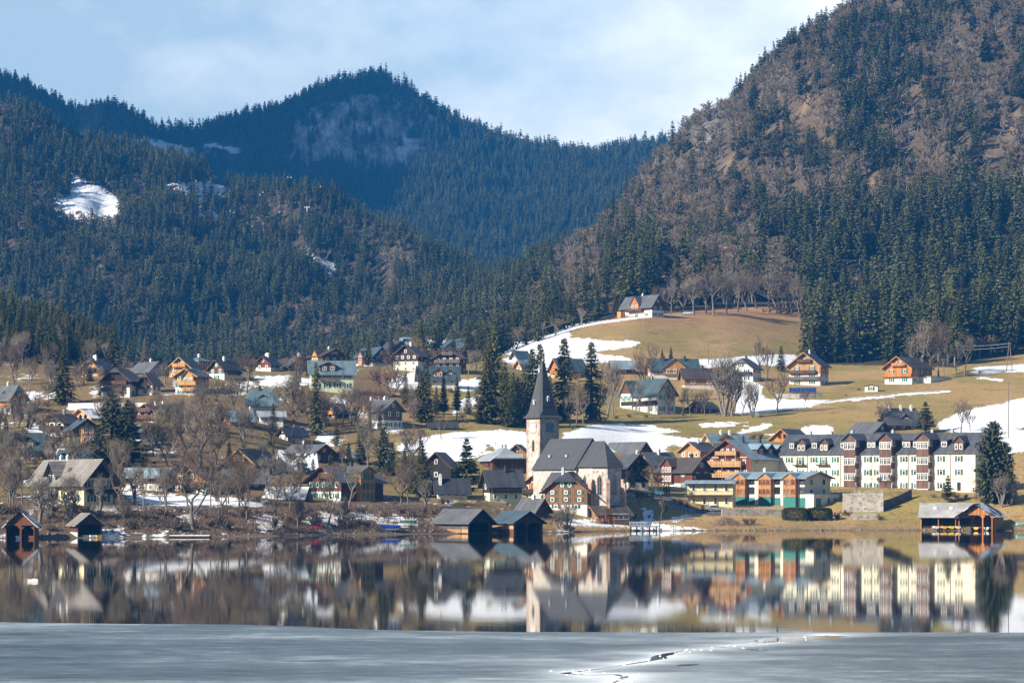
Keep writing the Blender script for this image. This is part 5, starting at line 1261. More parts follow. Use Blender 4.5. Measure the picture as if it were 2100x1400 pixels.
# nave, choir, apse; the ridge runs along the local y axis towards the lake
nw, ne, nr = 4.9, 9.2, 15.9
m = MB(); m.prism([(-nw, -5), (nw, -5), (nw, ne), (0, nr-.5), (-nw, ne)], -20.6, -tw-.002); m.build('nave', M_CH, ch)
m = MB(); ov = .55; tn = (nr-ne)/nw
for sg in (1, -1): m.slab([(sg*(nw+ov), -20.9, ne-ov*tn), (sg*(nw+ov), -tw-.01, ne-ov*tn), (0, -tw-.01, nr), (0, -20.9, nr)][::sg], .25)
m.build('nave_roof', M_SLATE, ch)
cw, ce, cr = 4.3, 9.1, 15.1
wallp = [(-cw,-20.55),(-cw,-26.2),(-2.1,-29.6),(2.1,-29.6),(cw,-26.2),(cw,-20.55)]
m = MB(); n = len(wallp)
m.add([(x, y, -5) for x, y in wallp]+[(x, y, ce) for x, y in wallp], [(i, (i+1) % n, (i+1) % n+n, i+n) for i in range(n)]+[tuple(range(n, 2*n))]); m.build('choir', M_CH, ch)
k = 1.14; rp = [(-cw*k,-20.5,ce-.35),(-cw*k,-26.4,ce-.35),(-2.1*k-.1,-30.2,ce-.35),(2.1*k+.1,-30.2,ce-.35),(cw*k,-26.4,ce-.35),(cw*k,-20.5,ce-.35)]
ra, rb = (0,-20.5,cr), (0,-25.6,cr); m = MB()
m.add(rp+[ra, rb], [(0,1,7,6),(1,2,7),(2,3,7),(3,4,7),(4,5,6,7),(5,4,3,2,1,0)]); cr_o = m.build('choir_roof', M_SLATE, ch)
m = MB(); m.tube((0,-25.6,cr-.1), (0,-25.6,cr+1.3), .05, .03); m.build('finial', M_STEEL, cr_o)
# buttresses, windows of the choir
def butt(x, y, a, h):
    m = MB(rot=a, ox=x, oy=y); m.box(-.42, .42, -1.15, .1, -5, h*.62); m.prism([(-.42, h*.62), (.42, h*.62), (.42, h*.62+.9), (-.42, h*.62+.9)], -.7, .1); m.add([(-.42,-1.15,h*.62),(.42,-1.15,h*.62),(.42,-.7,h*.62+.5),(-.42,-.7,h*.62+.5)], [(0,1,2,3)]); m.build('buttress', M_PINK, ch)
for y in (-13.5, -20.8): butt(-nw if y > -20 else -cw, y, FA['L'], 8.0)
for (x, y), a in (((-cw, -26.2), R(-62)), ((-2.1, -29.6), R(-28)), ((2.1, -29.6), R(28)), ((cw, -26.2), R(62))): butt(x, y, a, 8.0)
gothic('L', 23.4, 4.4, 1.2, 4.6, cw, ch)
for (x0, y0), (x1, y1) in zip(wallp[1:4], wallp[2:5]):
    mx, my = (x0+x1)/2, (y0+y1)/2; a = math.atan2(y1-y0, x1-x0)
    m_ = None; o_a = a
    def arch_at():
        gothic('F', 0, 4.4, 1.1, 4.6, 0, ch, a=0)
        o = [o for o in C.objects if o.parent == ch and o.name.startswith('window')][-1]
        o.location = (mx, my, 4.4); o.rotation_euler = (0, 0, o_a)
    arch_at()
# lean-to side chapel roof on the lit side
m = MB(); m.slab([(-nw-3.2, -10.5, 3.4), (-nw-.05, -10.5, 7.6), (-nw-.05, -18.8, 7.6), (-nw-3.2, -18.8, 3.4)], .25); m.build('chapel_roof', M_SLATE, ch)
m = MB(); m.box(-nw-2.7, -nw-.01, -18.4, -10.9, -5, 3.9); m.build('side_chapel', M_CH, ch)
for y, z in ((-8, 11.4), (-15, 11.4)):
    x = -(nr-z)/tn; m = MB(); m.box(x-.5, x+.1, y-.4, y+.4, z-.1, z+.45); m.build('roof_hatch', M_STEEL, ch)

# ------------------------------------------------------------------ boathouses
def boathouse(u, y, W, D, eave, ridge, yaw, label, wood, roof, opens, short, top=None, root=None, side_open=None, low=None, walls='LRB', ox=.7, oy=.6, add=True, z=0.0):
    """a boathouse on the water: W x D metres, front gable with openings (x0, x1, top)"""
    X = (u-U0)/FPX*y; th = R(yaw)
    if root is None:
        root = empty('boathouse', (X, y, z)); tag(root, label, 'boathouse'); bx = by = 0.0
    else: bx, by = X-root.location.x, y-root.location.y
    if add: HOUSES.append((u, V0+FPX*CAMH/y, W*FPX/y/2+D*FPX/y*.3, short))
    def mb(): return MB(rot=th, ox=bx, oy=by)
    m = mb(); t = .12; b = -1.2
    if 'L' in walls: m.box(-W/2, -W/2+t, -D/2, D/2, b if z <= 0 else -2, eave-.1)
    if 'R' in walls: m.box(W/2-t, W/2, -D/2, D/2, b, eave-.1)
    if 'B' in walls: m.prism([(-W/2, b), (W/2, b), (W/2, eave-.12), (0, ridge-.14), (-W/2, eave-.12)], D/2-t, D/2)
    tp = top or max(o[2] for o in opens) if opens else b
    prof = clip_z([(-W/2, b), (W/2, b), (W/2, eave-.12), (0, ridge-.14), (-W/2, eave-.12)], tp, True)
    if len(prof) > 2: m.prism(prof, -D/2-.02, -D/2+t)
    xs = [-W/2]+[v for o in opens for v in o[:2]]+[W/2]
    for x0, x1 in zip(xs[::2], xs[1::2]):
        if x1-x0 > .02: m.box(x0, x1, -D/2-.02, -D/2+t, b, min(tp, eave))
    for x0, x1, zt_ in opens:
        k = min(.7, (x1-x0)*.25)
        m.prism([(x0, zt_-k), (x0+k, zt_), (x0, zt_)], -D/2-.02, -D/2+t); m.prism([(x1, zt_-k), (x1, zt_), (x1-k, zt_)], -D/2-.02, -D/2+t)
    m.build('wall', woodm(wood), root)
    m = mb(); roof_into(m, W, D, eave, ridge, ox, oy, 0, .18); r = m.build('roof', roofm(roof), root)
    if side_open:
        for k in range(side_open+1):
            yy = -D/2+.1+(D-.2)*k/side_open; m = mb(); sx = -W/2 if 'L' not in walls else W/2
            m.box(sx-.1, sx+.1, yy-.1, yy+.1, -1.2, eave-.1); m.prism([(sx-.1, eave-1.2), (sx+.1, eave-1.2), (sx+.1, eave-.2), (sx-.1, eave-.2)], yy-.5, yy+.5) if False else None
            m.build('post', woodm('orange'), root)
    if low:
        m = mb()
        for (y0, y1, z0, z1) in low[1]: m.box(-W/2-.05, -W/2-.005, y0*D, y1*D, z0, z1)
        m.build('lower_boards', woodm(low[0]) if low[0] in WOODS else wallm(low[0]), root)
    m = mb(); m.box(-W/2+t+.01, W/2-t-.01, D*.15, D/2-t-.01, -1, .35); m.build('inner_deck', woodm('grey'), root)
    return root, th, r
def dims(y): return FPX/y
b1, _, _ = boathouse(46, 562, 5.6, 7.5, 2.9, 5.5, 3, 'brown gabled boathouse with two arched openings at the left end of the shore', 'rust', 'dark_snow', [(-2.75, -.1, 2.6), (.25, 2.6, 2.3)], 'two-arched boathouse')
b2, _, _ = boathouse(176, 572, 5.0, 6.0, 3.0, 5.0, 24, 'boathouse with weathered grey roof and one wide dark opening, pale boards on its side', 'brown', 'shingle', [(-2.3, 2.2, 2.7)], 'wide-mouthed boathouse', low=('offwhite', [(-.5, .45, -.3, 1.1)]))
b3, _, _ = boathouse(950, 631, 7.0, 11.5, 2.8, 5.5, 42, 'large grey-roofed boathouse with dark gable and yellow boards low on its side', 'dark', 'grey', [(-3.1, 2.4, 2.4)], 'large grey boathouse', low=('pine', [(-.49, .12, .2, 1.0)]), oy=.9)
m = MB(rot=R(42), ox=0, oy=0); m.box(-3.56, -3.505, 1.5, 5.6, .2, 1.0); m.box(-3.56, -3.505, -5.6, 5.6, 1.02, 1.6); m.build('pale_boards', woodm('grey'), b3)
b4, _, _ = boathouse(1060, 634, 7.6, 9.5, 2.7, 5.0, 32, 'teal-roofed boathouse with orange side boards beside the grey boathouse', 'brown', 'teal', [(-3.3, -.6, 2.3), (-.3, 3.3, 2.3)], 'teal-roofed boathouse', low=('pine', [(-.49, .45, 1.0, 2.0)]), oy=.9)
# the open boathouse on the right: a long wing along the shore and a gabled wing to the front
br, _, _ = boathouse(1945, 684, 7.5, 12.5, 3.75, 6.6, 76, 'open boathouse with grey shingle roof, two skylights and an orange gabled wing', 'brown', 'light', [(-3.6, 3.6, 3.2)], 'open boathouse', walls='RB', side_open=3)
boathouse(2012, 680, 8.2, 10.5, 3.75, 6.5, -24, '', 'orange', 'dark_snow', [(-3.9, 1.6, 3.7), (1.9, 3.9, 3.5)], '', root=br, add=False, walls='RB', oy=1.3)
m = MB(rot=R(76)); tn = (6.6-3.75)/3.75
for yy in (-1.2, 2.6):
    a0, a1 = 2.2, 1.3; m.slab([(-a0, yy, 6.6-a0*tn+.14), (-a0, yy+.9, 6.6-a0*tn+.14), (-a1, yy+.9, 6.6-a1*tn+.14), (-a1, yy, 6.6-a1*tn+.14)], .1)
m.build('skylight', m_plain('skylight_glass', (.5,.55,.6), .1), br)

# ------------------------------------------------------------------ boats
def hull(L, B, Dp, n=9):
    """an open rowing boat, bow along +x"""
    m = MB(); out, inn = [], []
    for i in range(n):
        t = i/(n-1); x = -L/2+L*t; w = B/2*(math.sin(math.pi*min(1, .25+t*.75))**.7 if t < 1 else .0)+.02; sh = Dp*(1+.35*(t-.4)**2*3)
        out.append([(x, -w, sh), (x, -w*.85, Dp*.35), (x, -w*.35, .03), (x, w*.35, .03), (x, w*.85, Dp*.35), (x, w, sh)])
        inn.append([(x, -w*.88, sh), (x, -w*.72, Dp*.4), (x, -w*.3, .12), (x, w*.3, .12), (x, w*.72, Dp*.4), (x, w*.88, sh)])
    m.loft(out, 0, False); m.loft([r[::-1] for r in inn], 1, False)
    m.add(out[0], [(0,1,2,3,4,5)], 0)
    for a, b in zip(out[:-1], out[1:]): pass
    return m
def boat(u, v, L, rz, hullc, inc, label, y=None, tilt=0.0, z=None, flip=False, name='rowing_boat', seats=True, group=None):
    if y is None: x, yy, zz = march(u, v)
    else: x, yy = (u-U0)/FPX*y, y; zz = z if z is not None else -.12
    o = empty(name, (x, yy, zz+(.62 if flip else .05)), R(rz)); o.rotation_euler = (math.pi if flip else tilt, 0, R(rz)); tag(o, label, 'boat', group)
    hull(L, L*.34, .55).build('hull', [m_plain('boat_paint_%02d%02d%02d' % tuple(int(c*99) for c in hullc), hullc, .4, 3, .1), m_plain('boat_inside_%02d%02d%02d' % tuple(int(c*99) for c in inc), inc, .6, 3, .15)], o)
    if seats and not flip:
        for k in (-.25, .08, .33):
            m = MB(); m.box(k*L-.13, k*L+.13, -L*.13, L*.13, .36, .41); m.build('thwart', woodm('tan'), o)
    return o
boat(645, 1084, 3.4, 4, (.45,.02,.03), (.2,.02,.02), 'red rowing boat lying upside down on the left shore', flip=True)
boat(680, 1083, 3.0, 70, (.55,.6,.63), (.12,.2,.25), 'pale blue boat leaning on the shore beside the red boat', tilt=.9)
boat(800, 1089, 5.2, 2, (.28,.33,.34), (.02,.05,.3), 'long grey flat boat under a blue cover at the beach')
m = MB(); x, yy, zz = march(801, 1086.5); m.loft([[(-2.3,-.85,.5),(-2.3,0,.95),(-2.3,.85,.5)], [(2.2,-.85,.5),(2.2,0,.9),(2.2,.85,.5)]], 0, False); m.slab([(-2.3,-.85,.5),(2.2,-.85,.5),(2.2,.85,.5),(-2.3,.85,.5)], .3)
o = m.build('boat_cover', m_plain('blue_tarpaulin', (.012,.03,.24), .4, 2, .3)); o.location = (x, yy, zz+.2); tag(o, 'bright blue tarpaulin stretched over the grey flat boat', 'tarpaulin')
for i, (u, c) in enumerate(((1917, (.7,.66,.55)), (1933, (.72,.45,.12)), (1948, (.8,.6,.05)), (1961, (.75,.75,.7)))):
    boat(u, 0, 4.2, 95, c, (.35,.3,.2), ('cream rowing boat in the first bay of the open boathouse', 'orange-brown rowing boat inside the open boathouse', 'yellow rowing boat moored in the middle of the open boathouse', 'white rowing boat beside the big post of the open boathouse')[i], y=681, z=.35)
for i, (u, c) in enumerate(((1990, (.1,.1,.1)), (2005, (.72,.42,.1)), (2026, (.7,.7,.66)))):
    boat(u, 0, 4.4, 70, c, (.4,.33,.2), ('black rowing boat under the orange gable', 'amber rowing boat under the orange gable', 'white rowing boat by the right post of the orange gable')[i], y=677, z=.2)
boat(40, 0, 4.2, 95, (.06,.10,.17), (.1,.1,.1), 'blue-grey boat in the left arch of the two-arched boathouse', y=561)
boat(66, 0, 4.0, 95, (.22,.08,.02), (.3,.3,.3), 'orange boat in the right arch of the two-arched boathouse', y=561)
for i, (u, c) in enumerate(((170, (.5,.6,.62)), (185, (.7,.68,.6)), (198, (.6,.42,.15)))):
    boat(u, 0, 4.0, 115, c, (.3,.25,.2), ('pale blue boat inside the wide-mouthed boathouse', 'white boat between two others in the wide-mouthed boathouse', 'ochre boat at the right side of the wide-mouthed boathouse')[i], y=571)
boat(2098, 1077, 3.6, 20, (.15,.55,.62), (.3,.3,.3), 'turquoise boat upside down at the right edge of the shore', flip=True)
# flat snow-topped pontoon, white raft
m = MB(); m.box(-4.2, 4.2, -1.3, 1.3, -.2, .30); o = m.build('pontoon', woodm('dark')); x, yy = (390-U0)/FPX*575, 575.0; o.location = (x, yy, .02); tag(o, 'dark flat pontoon under a layer of snow off the left bank', 'pontoon')
m = MB(); m.slab([(-4.1,-1.2,.42),(4.0,-1.25,.40),(3.9,1.2,.45),(-4.0,1.25,.44)], .115); m.build('snow_layer', m_snow(), o)
x, yy = (68-U0)/FPX*288.5, 288.5; m = MB(); m.box(-.52, .52, -.3, .3, -.05, .2); m.box(-.55, .55, -.33, .33, .2, .25); m.box(-.1, .35, -.08, .08, .25, .3); o = m.build('float', m_white()); o.location = (x, yy, 0); tag(o, 'small white float alone on the open water at left', 'float')
# jetty
x, yy = (1320-U0)/FPX*671, 671.0; j = empty('jetty', (x, yy, 0), R(-4)); tag(j, 'grey wooden bathing jetty on dark piles with white railings', 'jetty')
m = MB(); m.box(-3.4, 3.6, -1.8, 2.6, .95, 1.15); m.build('deck', woodm('grey'), j)
for px in (-3, -1.6, -.2, 1.4, 3.0):
    m = MB(); m.tube((px, -1.5, -1.5), (px, -1.5, .95), .17, .17, 7); m.build('pile', woodm('black'), j)
m = MB()
for px in np.arange(-3.3, .9, .32): m.box(px-.025, px+.025, -1.75, -1.70, 1.15, 2.1)
m.box(-3.35, .9, -1.78, -1.68, 2.1, 2.17); m.build('railing', m_white(), j)
m = MB(); m.box(1.3, 3.5, -1.76, -1.70, 2.05, 2.13); m.box(1.3, 3.5, -1.76, -1.70, 1.55, 1.61)
for px in (1.32, 3.48): m.box(px-.03, px+.03, -1.76, -1.7, 1.15, 2.1)
m.build('bench_rail', M_STEEL, j)
m = MB()
for px in (-.55, .15): m.tube((px, -1.95, -.8), (px, -1.85, 1.9), .035)
for k in range(7): m.tube((-.55, -1.93, -.5+k*.33), (.15, -1.93, -.5+k*.33), .025)
m.build('ladder', m_plain('ladder_blue', (.35,.55,.65), .3), j)
m = MB(); m.tube((0,0,-1.5), (0,0,2.2), .13, .12, 7); o = m.build('mooring_post', woodm('dark')); o.location = ((1353-U0)/FPX*668, 668, 0); tag(o, 'single dark mooring post standing in the water right of the jetty', 'post')
m = MB()
for k in range(6): m.box(k*.5, k*.5+.08, -.05, .05, -.8, 1.0)
m.box(0, 2.6, -.03, .03, .75, .85); m.box(0, 2.6, -.03, .03, .35, .45); o = m.build('landing_stage', woodm('grey')); o.location = ((0-U0)/FPX*563-1.5, 563, .1); tag(o, 'weathered landing rail in the water left of the first boathouse', 'rail')
# boat rack, covered bench
x, yy, zz = march(812, 1074); o = empty('boat_rack', (x, yy, zz)); tag(o, 'dark open timber boat rack on the snowy bank', 'boat rack')
m = MB()
for px in (-4.0, -1.6, .9, 3.4): m.box(px-.08, px+.08, -.1, .1, -1, 1.6)
m.box(-4.2, 3.6, -.12, .12, 1.6, 1.75); m.build('frame', woodm('black'), o); m = MB(); m.box(-4.0, 3.4, -.5, .5, .2, .3); m.build('shelf', woodm('dark'), o)
boat(838, 1072, 3.6, 3, (.03,.16,.11), (.2,.2,.2), 'dark green boat upside down on the boat rack', flip=True)
boat(832, 1079, 3.2, -6, (.62,.64,.64), (.3,.3,.3), 'white dinghy on the beach below the boat rack', seats=False)
# sunshades and tables at the cafe hut
for u, v, c, lab in ((1281, 1066, (.10,.14,.18), 'closed blue-grey garden pavilion tent beside the cafe hut'),):
    x, yy, zz = march(u, v); o = empty('pavilion', (x, yy, zz)); tag(o, lab, 'pavilion'); m = MB()
    m.add([(-1.9,-1.9,2.1),(1.9,-1.9,2.1),(1.9,1.9,2.1),(-1.9,1.9,2.1),(0,0,3.3)], [(0,1,4),(1,2,4),(2,3,4),(3,0,4),(3,2,1,0)]); m.build('canopy', m_plain('blue_canvas', c, .8), o)
    for sx in (-1.7, 1.7):
        for sy in (-1.7, 1.7): m = MB(); m.tube((sx,sy,-.3), (sx,sy,2.1), .05); m.build('pole', M_STEEL, o)
tb = []
for i, (u, v) in enumerate(((1218,1072),(1229,1072),(1240,1073),(1252,1072),(1266,1073))):
    x, yy, zz = march(u, v)
    if i == 0:
        o = empty('beer_table', (x, yy, zz)); m = MB(); m.box(-1.1,1.1,-.3,.3,.72,.77); m.build('tabletop', woodm('pine'), o)
        for sx in (-.9, .9): m = MB(); m.box(sx-.04,sx+.04,-.25,.25,0,.72); m.build('leg', woodm('dark'), o)
        for sy in (-.75, .75): m = MB(); m.box(-1.1,1.1,sy-.13,sy+.13,.42,.46); m.box(-.9,-.82,sy-.1,sy+.1,0,.42); m.box(.82,.9,sy-.1,sy+.1,0,.42); m.build('bench', woodm('pine'), o)
        child_index(); proto = o
    else: o = copy_tree(proto); o.location = (x, yy, zz)
    tag(o, 'wooden beer table with benches on the snow before the cafe hut', 'table', 'tables outside the lakeside hut')

# ------------------------------------------------------------------ people (a few pixels high, still with limbs and clothes)
M_SKIN = m_plain('skin', (.45,.28,.2), .6, 6, .08)
def person(x, y, z, rz, top, trousers, label, hair=(.05,.035,.025), stride=.22, seat=False):
    o = empty('person', (x, y, z), rz); tag(o, label, 'person')
    J = dict(pel=(0,0,.95), waist=(0,0,1.1), chest=(0,0,1.36), neck=(0,0,1.5), head=(0,-.02,1.62), crown=(0,0,1.75),
             sl=(-.19,0,1.42), el=(-.25,.06*stride*4,1.14), hl=(-.24,-.12,.9), sr=(.19,0,1.42), er=(.25,-.04,1.14), hr=(.24,-.14,.92),
             pl=(-.09,0,.9), kl=(-.1,-stride*.6,.5), al=(-.1,-stride*.4,.08), tl=(-.1,-stride*.4-.18,.04), pr=(.09,0,.9), kr=(.1,stride*.1,.5), ar=(.1,stride,.1), tr=(.1,stride-.16,.04))
    if seat:
        dz = -.48
        J = {k: (a, b, c+dz) for k, (a, b, c) in J.items()}
        J.update(kl=(-.11,-.45,.5), al=(-.11,-.45,.08), tl=(-.11,-.62,.04), kr=(.11,-.45,.5), ar=(.11,-.45,.08), tr=(.11,-.62,.04), hl=(-.16,-.38,.62), hr=(.16,-.38,.62))
    names = list(J); E = [('pel','waist'),('waist','chest'),('chest','neck'),('neck','head'),('head','crown'),('chest','sl'),('sl','el'),('el','hl'),('chest','sr'),('sr','er'),('er','hr'),('pel','pl'),('pl','kl'),('kl','al'),('al','tl'),('pel','pr'),('pr','kr'),('kr','ar'),('ar','tr')]
    rad = dict(pel=.15, waist=.135, chest=.16, neck=.06, head=.095, crown=.07, sl=.075, sr=.075, el=.05, er=.05, hl=.035, hr=.035, pl=.1, pr=.1, kl=.065, kr=.065, al=.045, ar=.045, tl=.035, tr=.035)
    me = bpy.data.meshes.new('body'); me.from_pydata([J[k] for k in names], [(names.index(a), names.index(b)) for a, b in E], []); b = link('body', me, o)
    md = b.modifiers.new('skin', 'SKIN'); sv = me.skin_vertices[0].data if me.skin_vertices else None
    if sv is None: me.attributes; 
    dg = bpy.context.evaluated_depsgraph_get()
    for k, v in zip(names, me.skin_vertices[0].data): v.radius = (rad[k], rad[k]); v.use_root = (k == 'pel')
    sd = b.modifiers.new('smooth', 'SUBSURF'); sd.levels = sd.render_levels = 1
    t = NT('clothes_'+str(len(MATS))); MATS['c%d' % len(MATS)] = t.m; co = t.co(); s_ = t.n('ShaderNodeSeparateXYZ'); t.l(co, s_.inputs[0])
    dz = -.48 if seat else 0
    c1 = t.mix(t.math('GREATER_THAN', s_.outputs[2], .93+dz), trousers, top); c2 = t.mix(t.math('GREATER_THAN', s_.outputs[2], 1.5+dz), c1, (.45,.28,.2)); t.col(c2)
    me.materials.append(t.m)
    m = MB(oz=dz); rg = []
    for i in range(5):
        zz = 1.62+.15*math.sin(i/4*math.pi/2); r_ = .105*math.cos(i/4*math.pi/2)+.012; rg.append([(r_*math.cos(t_), .015+r_*math.sin(t_), zz) for t_ in np.linspace(0, 2*math.pi, 9)[:-1]])
    m.loft(rg); m.build('hair', m_plain('hair_%d' % int(hair[0]*100), hair, .7), o)
    m = MB(oz=dz); m.add([(-.02,-.115,1.6),(.02,-.115,1.6),(0,-.145,1.585),(0,-.115,1.64)], [(0,1,2),(0,2,3),(1,3,2)]); m.build('nose', M_SKIN, o)
    for k in ('hl', 'hr'):
        m = MB(); p = Vector(J[k]); d = Vector((0,-.02,-.09)) if not seat else Vector((0,-.09,-.01))
        m.tube(p, p+d, .035, .03, 6)
        for q in range(4): m.tube(p+d+Vector((-.024+.016*q,0,0)), p+d*1.0+Vector((-.024+.016*q,-.015,-.065+.006*abs(q-1))), .009, .007, 4)
        m.tube(p+d*.35, p+d*.9+Vector((.04 if k == 'hl' else -.04,-.02,0)), .01, .008, 4); m.build('hand', M_SKIN, o)
    return o
for u, v, rz, tp, tr, lab in ((2003, 1024, 1.5, (.02,.02,.05), (.02,.02,.03), 'person in a dark navy coat walking above the open boathouse'), (1999, 1023, 1.4, (.12,.12,.12), (.05,.05,.06), 'person in a grey coat walking close beside the one in navy')):
    x, yy, zz = march(u, v); person(x, yy, zz, rz, tp, tr, lab)
for u, v, rz, tp, lab in ((1214, 1071, .4, (.6,.58,.55), 'person in a pale jacket seated at the left end of the tables'), (1225, 1071, -.3, (.03,.03,.05), 'person in black seated in front of the orange doors'), (1236, 1072, .2, (.5,.08,.07), 'person in a red jacket seated at the beer tables'), (1248, 1071, 2.8, (.05,.15,.35), 'person in a blue jacket seated by the leaning tree')):
    x, yy, zz = march(u, v); person(x, yy-.72, zz, rz, tp, (.04,.04,.06), lab, seat=True)

# ------------------------------------------------------------------ cars
def car_parts(c, key):
    m = MB(); prof_ = [(-2.1,.3),(2.1,.3),(2.15,.72),(1.95,.86),(1.05,.95),(.45,1.42),(-1.2,1.45),(-1.95,.98),(-2.15,.85)]
    m.prism(prof_, -.85, .85); body = m.mesh('car_body', m_plain('car_paint_'+key, c, .25, 3, .05))
    m = MB(); g = [(.98,.97),(.42,1.36),(-1.15,1.38),(-1.75,1.0)]; m.prism(g, -.87, .87); m.add([(1.06,-.72,.98),(1.06,.72,.98),(.50,.66,1.38),(.50,-.66,1.38)], [(0,1,2,3)]); glass = m.mesh('car_glass', m_glass())
    return body, glass
m = MB(); m.tube((0,-.1,0), (0,.1,0), .33, .33, 14); TYRE = m.mesh('tyre', m_plain('rubber', (.02,.02,.02), .8)); m = MB(); m.tube((0,-.11,0), (0,.11,0), .19, .19, 10); RIM = m.mesh('rim', M_STEEL)
m = MB(); m.box(-.04,.04,-.14,.14,-.07,.07); LAMP = m.mesh('headlight', m_white()); 
for u, v, rz, c, key, lab in ((1467, 1048, 10, (.30,.32,.34), 'silver', 'silver car parked beside the orange garden wall on the lane'), (1312, 1018, 4, (.05,.06,.075), 'anthracite', 'dark grey car at the left end of the row by the church'), (1327, 1017, 5, (.02,.03,.06), 'navy', 'navy car in the middle of the row by the church'), (1343, 1015, 8, (.06,.22,.24), 'petrol', 'petrol blue car parked at the bend by the brown chalet'), (1301, 1014, 0, (.35,.02,.03), 'red', 'red car parked behind the others by the black chalet'), (1411, 645, -8, (.55,.58,.6), 'pale', 'pale silver car parked under the bare trees near the hilltop house')):
    x, yy, zz = march(u, v); o = empty('parked_car', (x, yy, zz), R(rz)); tag(o, lab, 'car', None); b_, g_ = car_parts(c, key); link('body', b_, o); link('windows', g_, o)
    for sx in (-1.3, 1.3):
        for sy in (-.78, .78):
            w = link('wheel', TYRE, o); w.location = (sx, sy, .33); r_ = link('rim', RIM, w)
    for sy in (-.6, .6): l_ = link('headlight', LAMP, o); l_.location = (2.14, sy, .68)

# ------------------------------------------------------------------ poles and wires, lift
def pole(u, v, vt, label, two=False, arms=True):
    x, yy, zz = march(u, v); h = (v-vt)*yy/FPX; o = empty('utility_pole', (x, yy, zz)); tag(o, label, 'pole'); mt = m_plain('pole_wood', (.17,.14,.115), .85, 3, .3)
    if two:
        for sg in (-1, 1): m = MB(); m.tube((sg*1.1,0,-1), (sg*.15,0,h), .16, .12, 7); m.build('post', mt, o)
        m = MB(); m.tube((-.8,0,h*.45), (.8,0,h*.45), .08); m.build('brace', mt, o)
    else: m = MB(); m.tube((0,0,-1), (0,0,h), .15, .10, 7); m.build('post', mt, o)
    if arms: m = MB(); m.box(-.9,.9,-.06,.06,h-.5,h-.36); m.build('crossarm', mt, o)
    return Vector((x, yy, zz+h-.3))
p1 = pole(2068, 898, 783, 'tall dark single pole on the snow field beside the big conifer'); p2 = pole(2070, 759, 702, 'A-shaped double timber pole carrying two wires on the upper meadow', True)
p3 = pole(1453, 746, 704, 'thin utility pole on the dry meadow above the brown-roofed house'); p4 = pole(1028, 868, 834, 'short leaning pole below the spruces left of the spire', arms=False); p5 = pole(432, 1042, 930, 'grey lamp-like pole among bare trees by the lakeside road', arms=False)
w_end = Vector(((1880-U0)/FPX*1085, 1085, v2z(703, 1085)))
for i, (a, b, lab) in enumerate(((p2, w_end, 'upper power line from the double pole into the forest'), (p2-Vector((0,0,1.2)), w_end-Vector((0,0,1.3)), 'lower power line from the double pole into the forest'), (p3, p3+Vector((12,-2,1.5)), 'short power line leaving the thin meadow pole'))):
    m = MB(); pts = [a.lerp(b, k/8)-Vector((0,0,1.2*4*(k/8)*(1-k/8))) for k in range(9)]; m.path(pts, .045, 4); tag(m.build('power_line', M_STEEL), lab, 'wire')
for i, (u, yv, h, lab) in enumerate(((446, 2130, 9.0, 'twin-legged white lift pylon below the far snow clearing'), (424, 2135, 7.5, 'first lift pylon beside the snow clearing on the wooded slope'), (630, 2030, 7.5, 'white lift pylon alone above the snow strip in the wood'), (678, 2010, 8.0, 'lowest white lift pylon above the narrow snow strip'))):
    x = (u-U0)/FPX*yv; z = float(zt(u, yv)); o = empty('lift_pylon', (x, yv, z), R(-15)); tag(o, lab, 'lift pylon'); m = MB()
    h = h*.72
    for sg in ((-1, 1) if i == 0 else (0,)): m.tube((sg*1.0, 0, -2), (sg*1.0, 0, h), .34, .26, 7)
    m.build('mast', m_white(), o); m = MB(); m.box(-2.2, 2.2, -.2, .2, h, h+.4); m.build('crossbeam', m_white(), o)
ch_pos = [(472, 452), (480, 454), (533, 472), (539, 478), (590, 493), (597, 498), (657, 520), (402, 442)]
for i, (u, v) in enumerate(ch_pos):
    yv = 2060; x = (u-U0)/FPX*yv; z = float(v2z(v, yv)); z = max(z, float(zt(u, yv))+14)
    if i == 0:
        o = empty('lift_chair', (x, yv, z)); m = MB(); m.box(-.8,.8,-.3,.3,0,.2); m.box(-.8,.8,.2,.35,0,.7); m.build('seat', m_white(), o); m = MB(); m.tube((0,0,.2), (0,0,2.6), .09); m.build('hanger', m_white(), o); child_index(); proto = o
    else: o = copy_tree(proto); o.location = (x, yv, z)
    o.scale = (.6, .6, .6); tag(o, 'white lift chair hanging above the wooded far slope', 'lift chair', 'chairs of the lift over the wood')
# solar field on the hill
x, yy, zz = march(1646, 806); o = empty('solar_array', (x, yy, zz), R(-6)); tag(o, 'tilted row of dark blue solar panels above the stone garden wall', 'solar panels')
for k in range(7):
    a = -4.6+k*1.32; m = MB(); m.slab([(a, -.8, .35), (a+1.24, -.8, .35), (a+1.24, .5, 1.9), (a, .5, 1.9)], .08); m.build('panel', m_plain('solar_blue', (.02,.05,.16), .15, 2, .2), o)
m = MB(); 
for k in range(8): a = -4.7+k*1.33; m.tube((a,.4,-.5), (a,.4,1.7), .05); 
m.build('frame', M_STEEL, o)
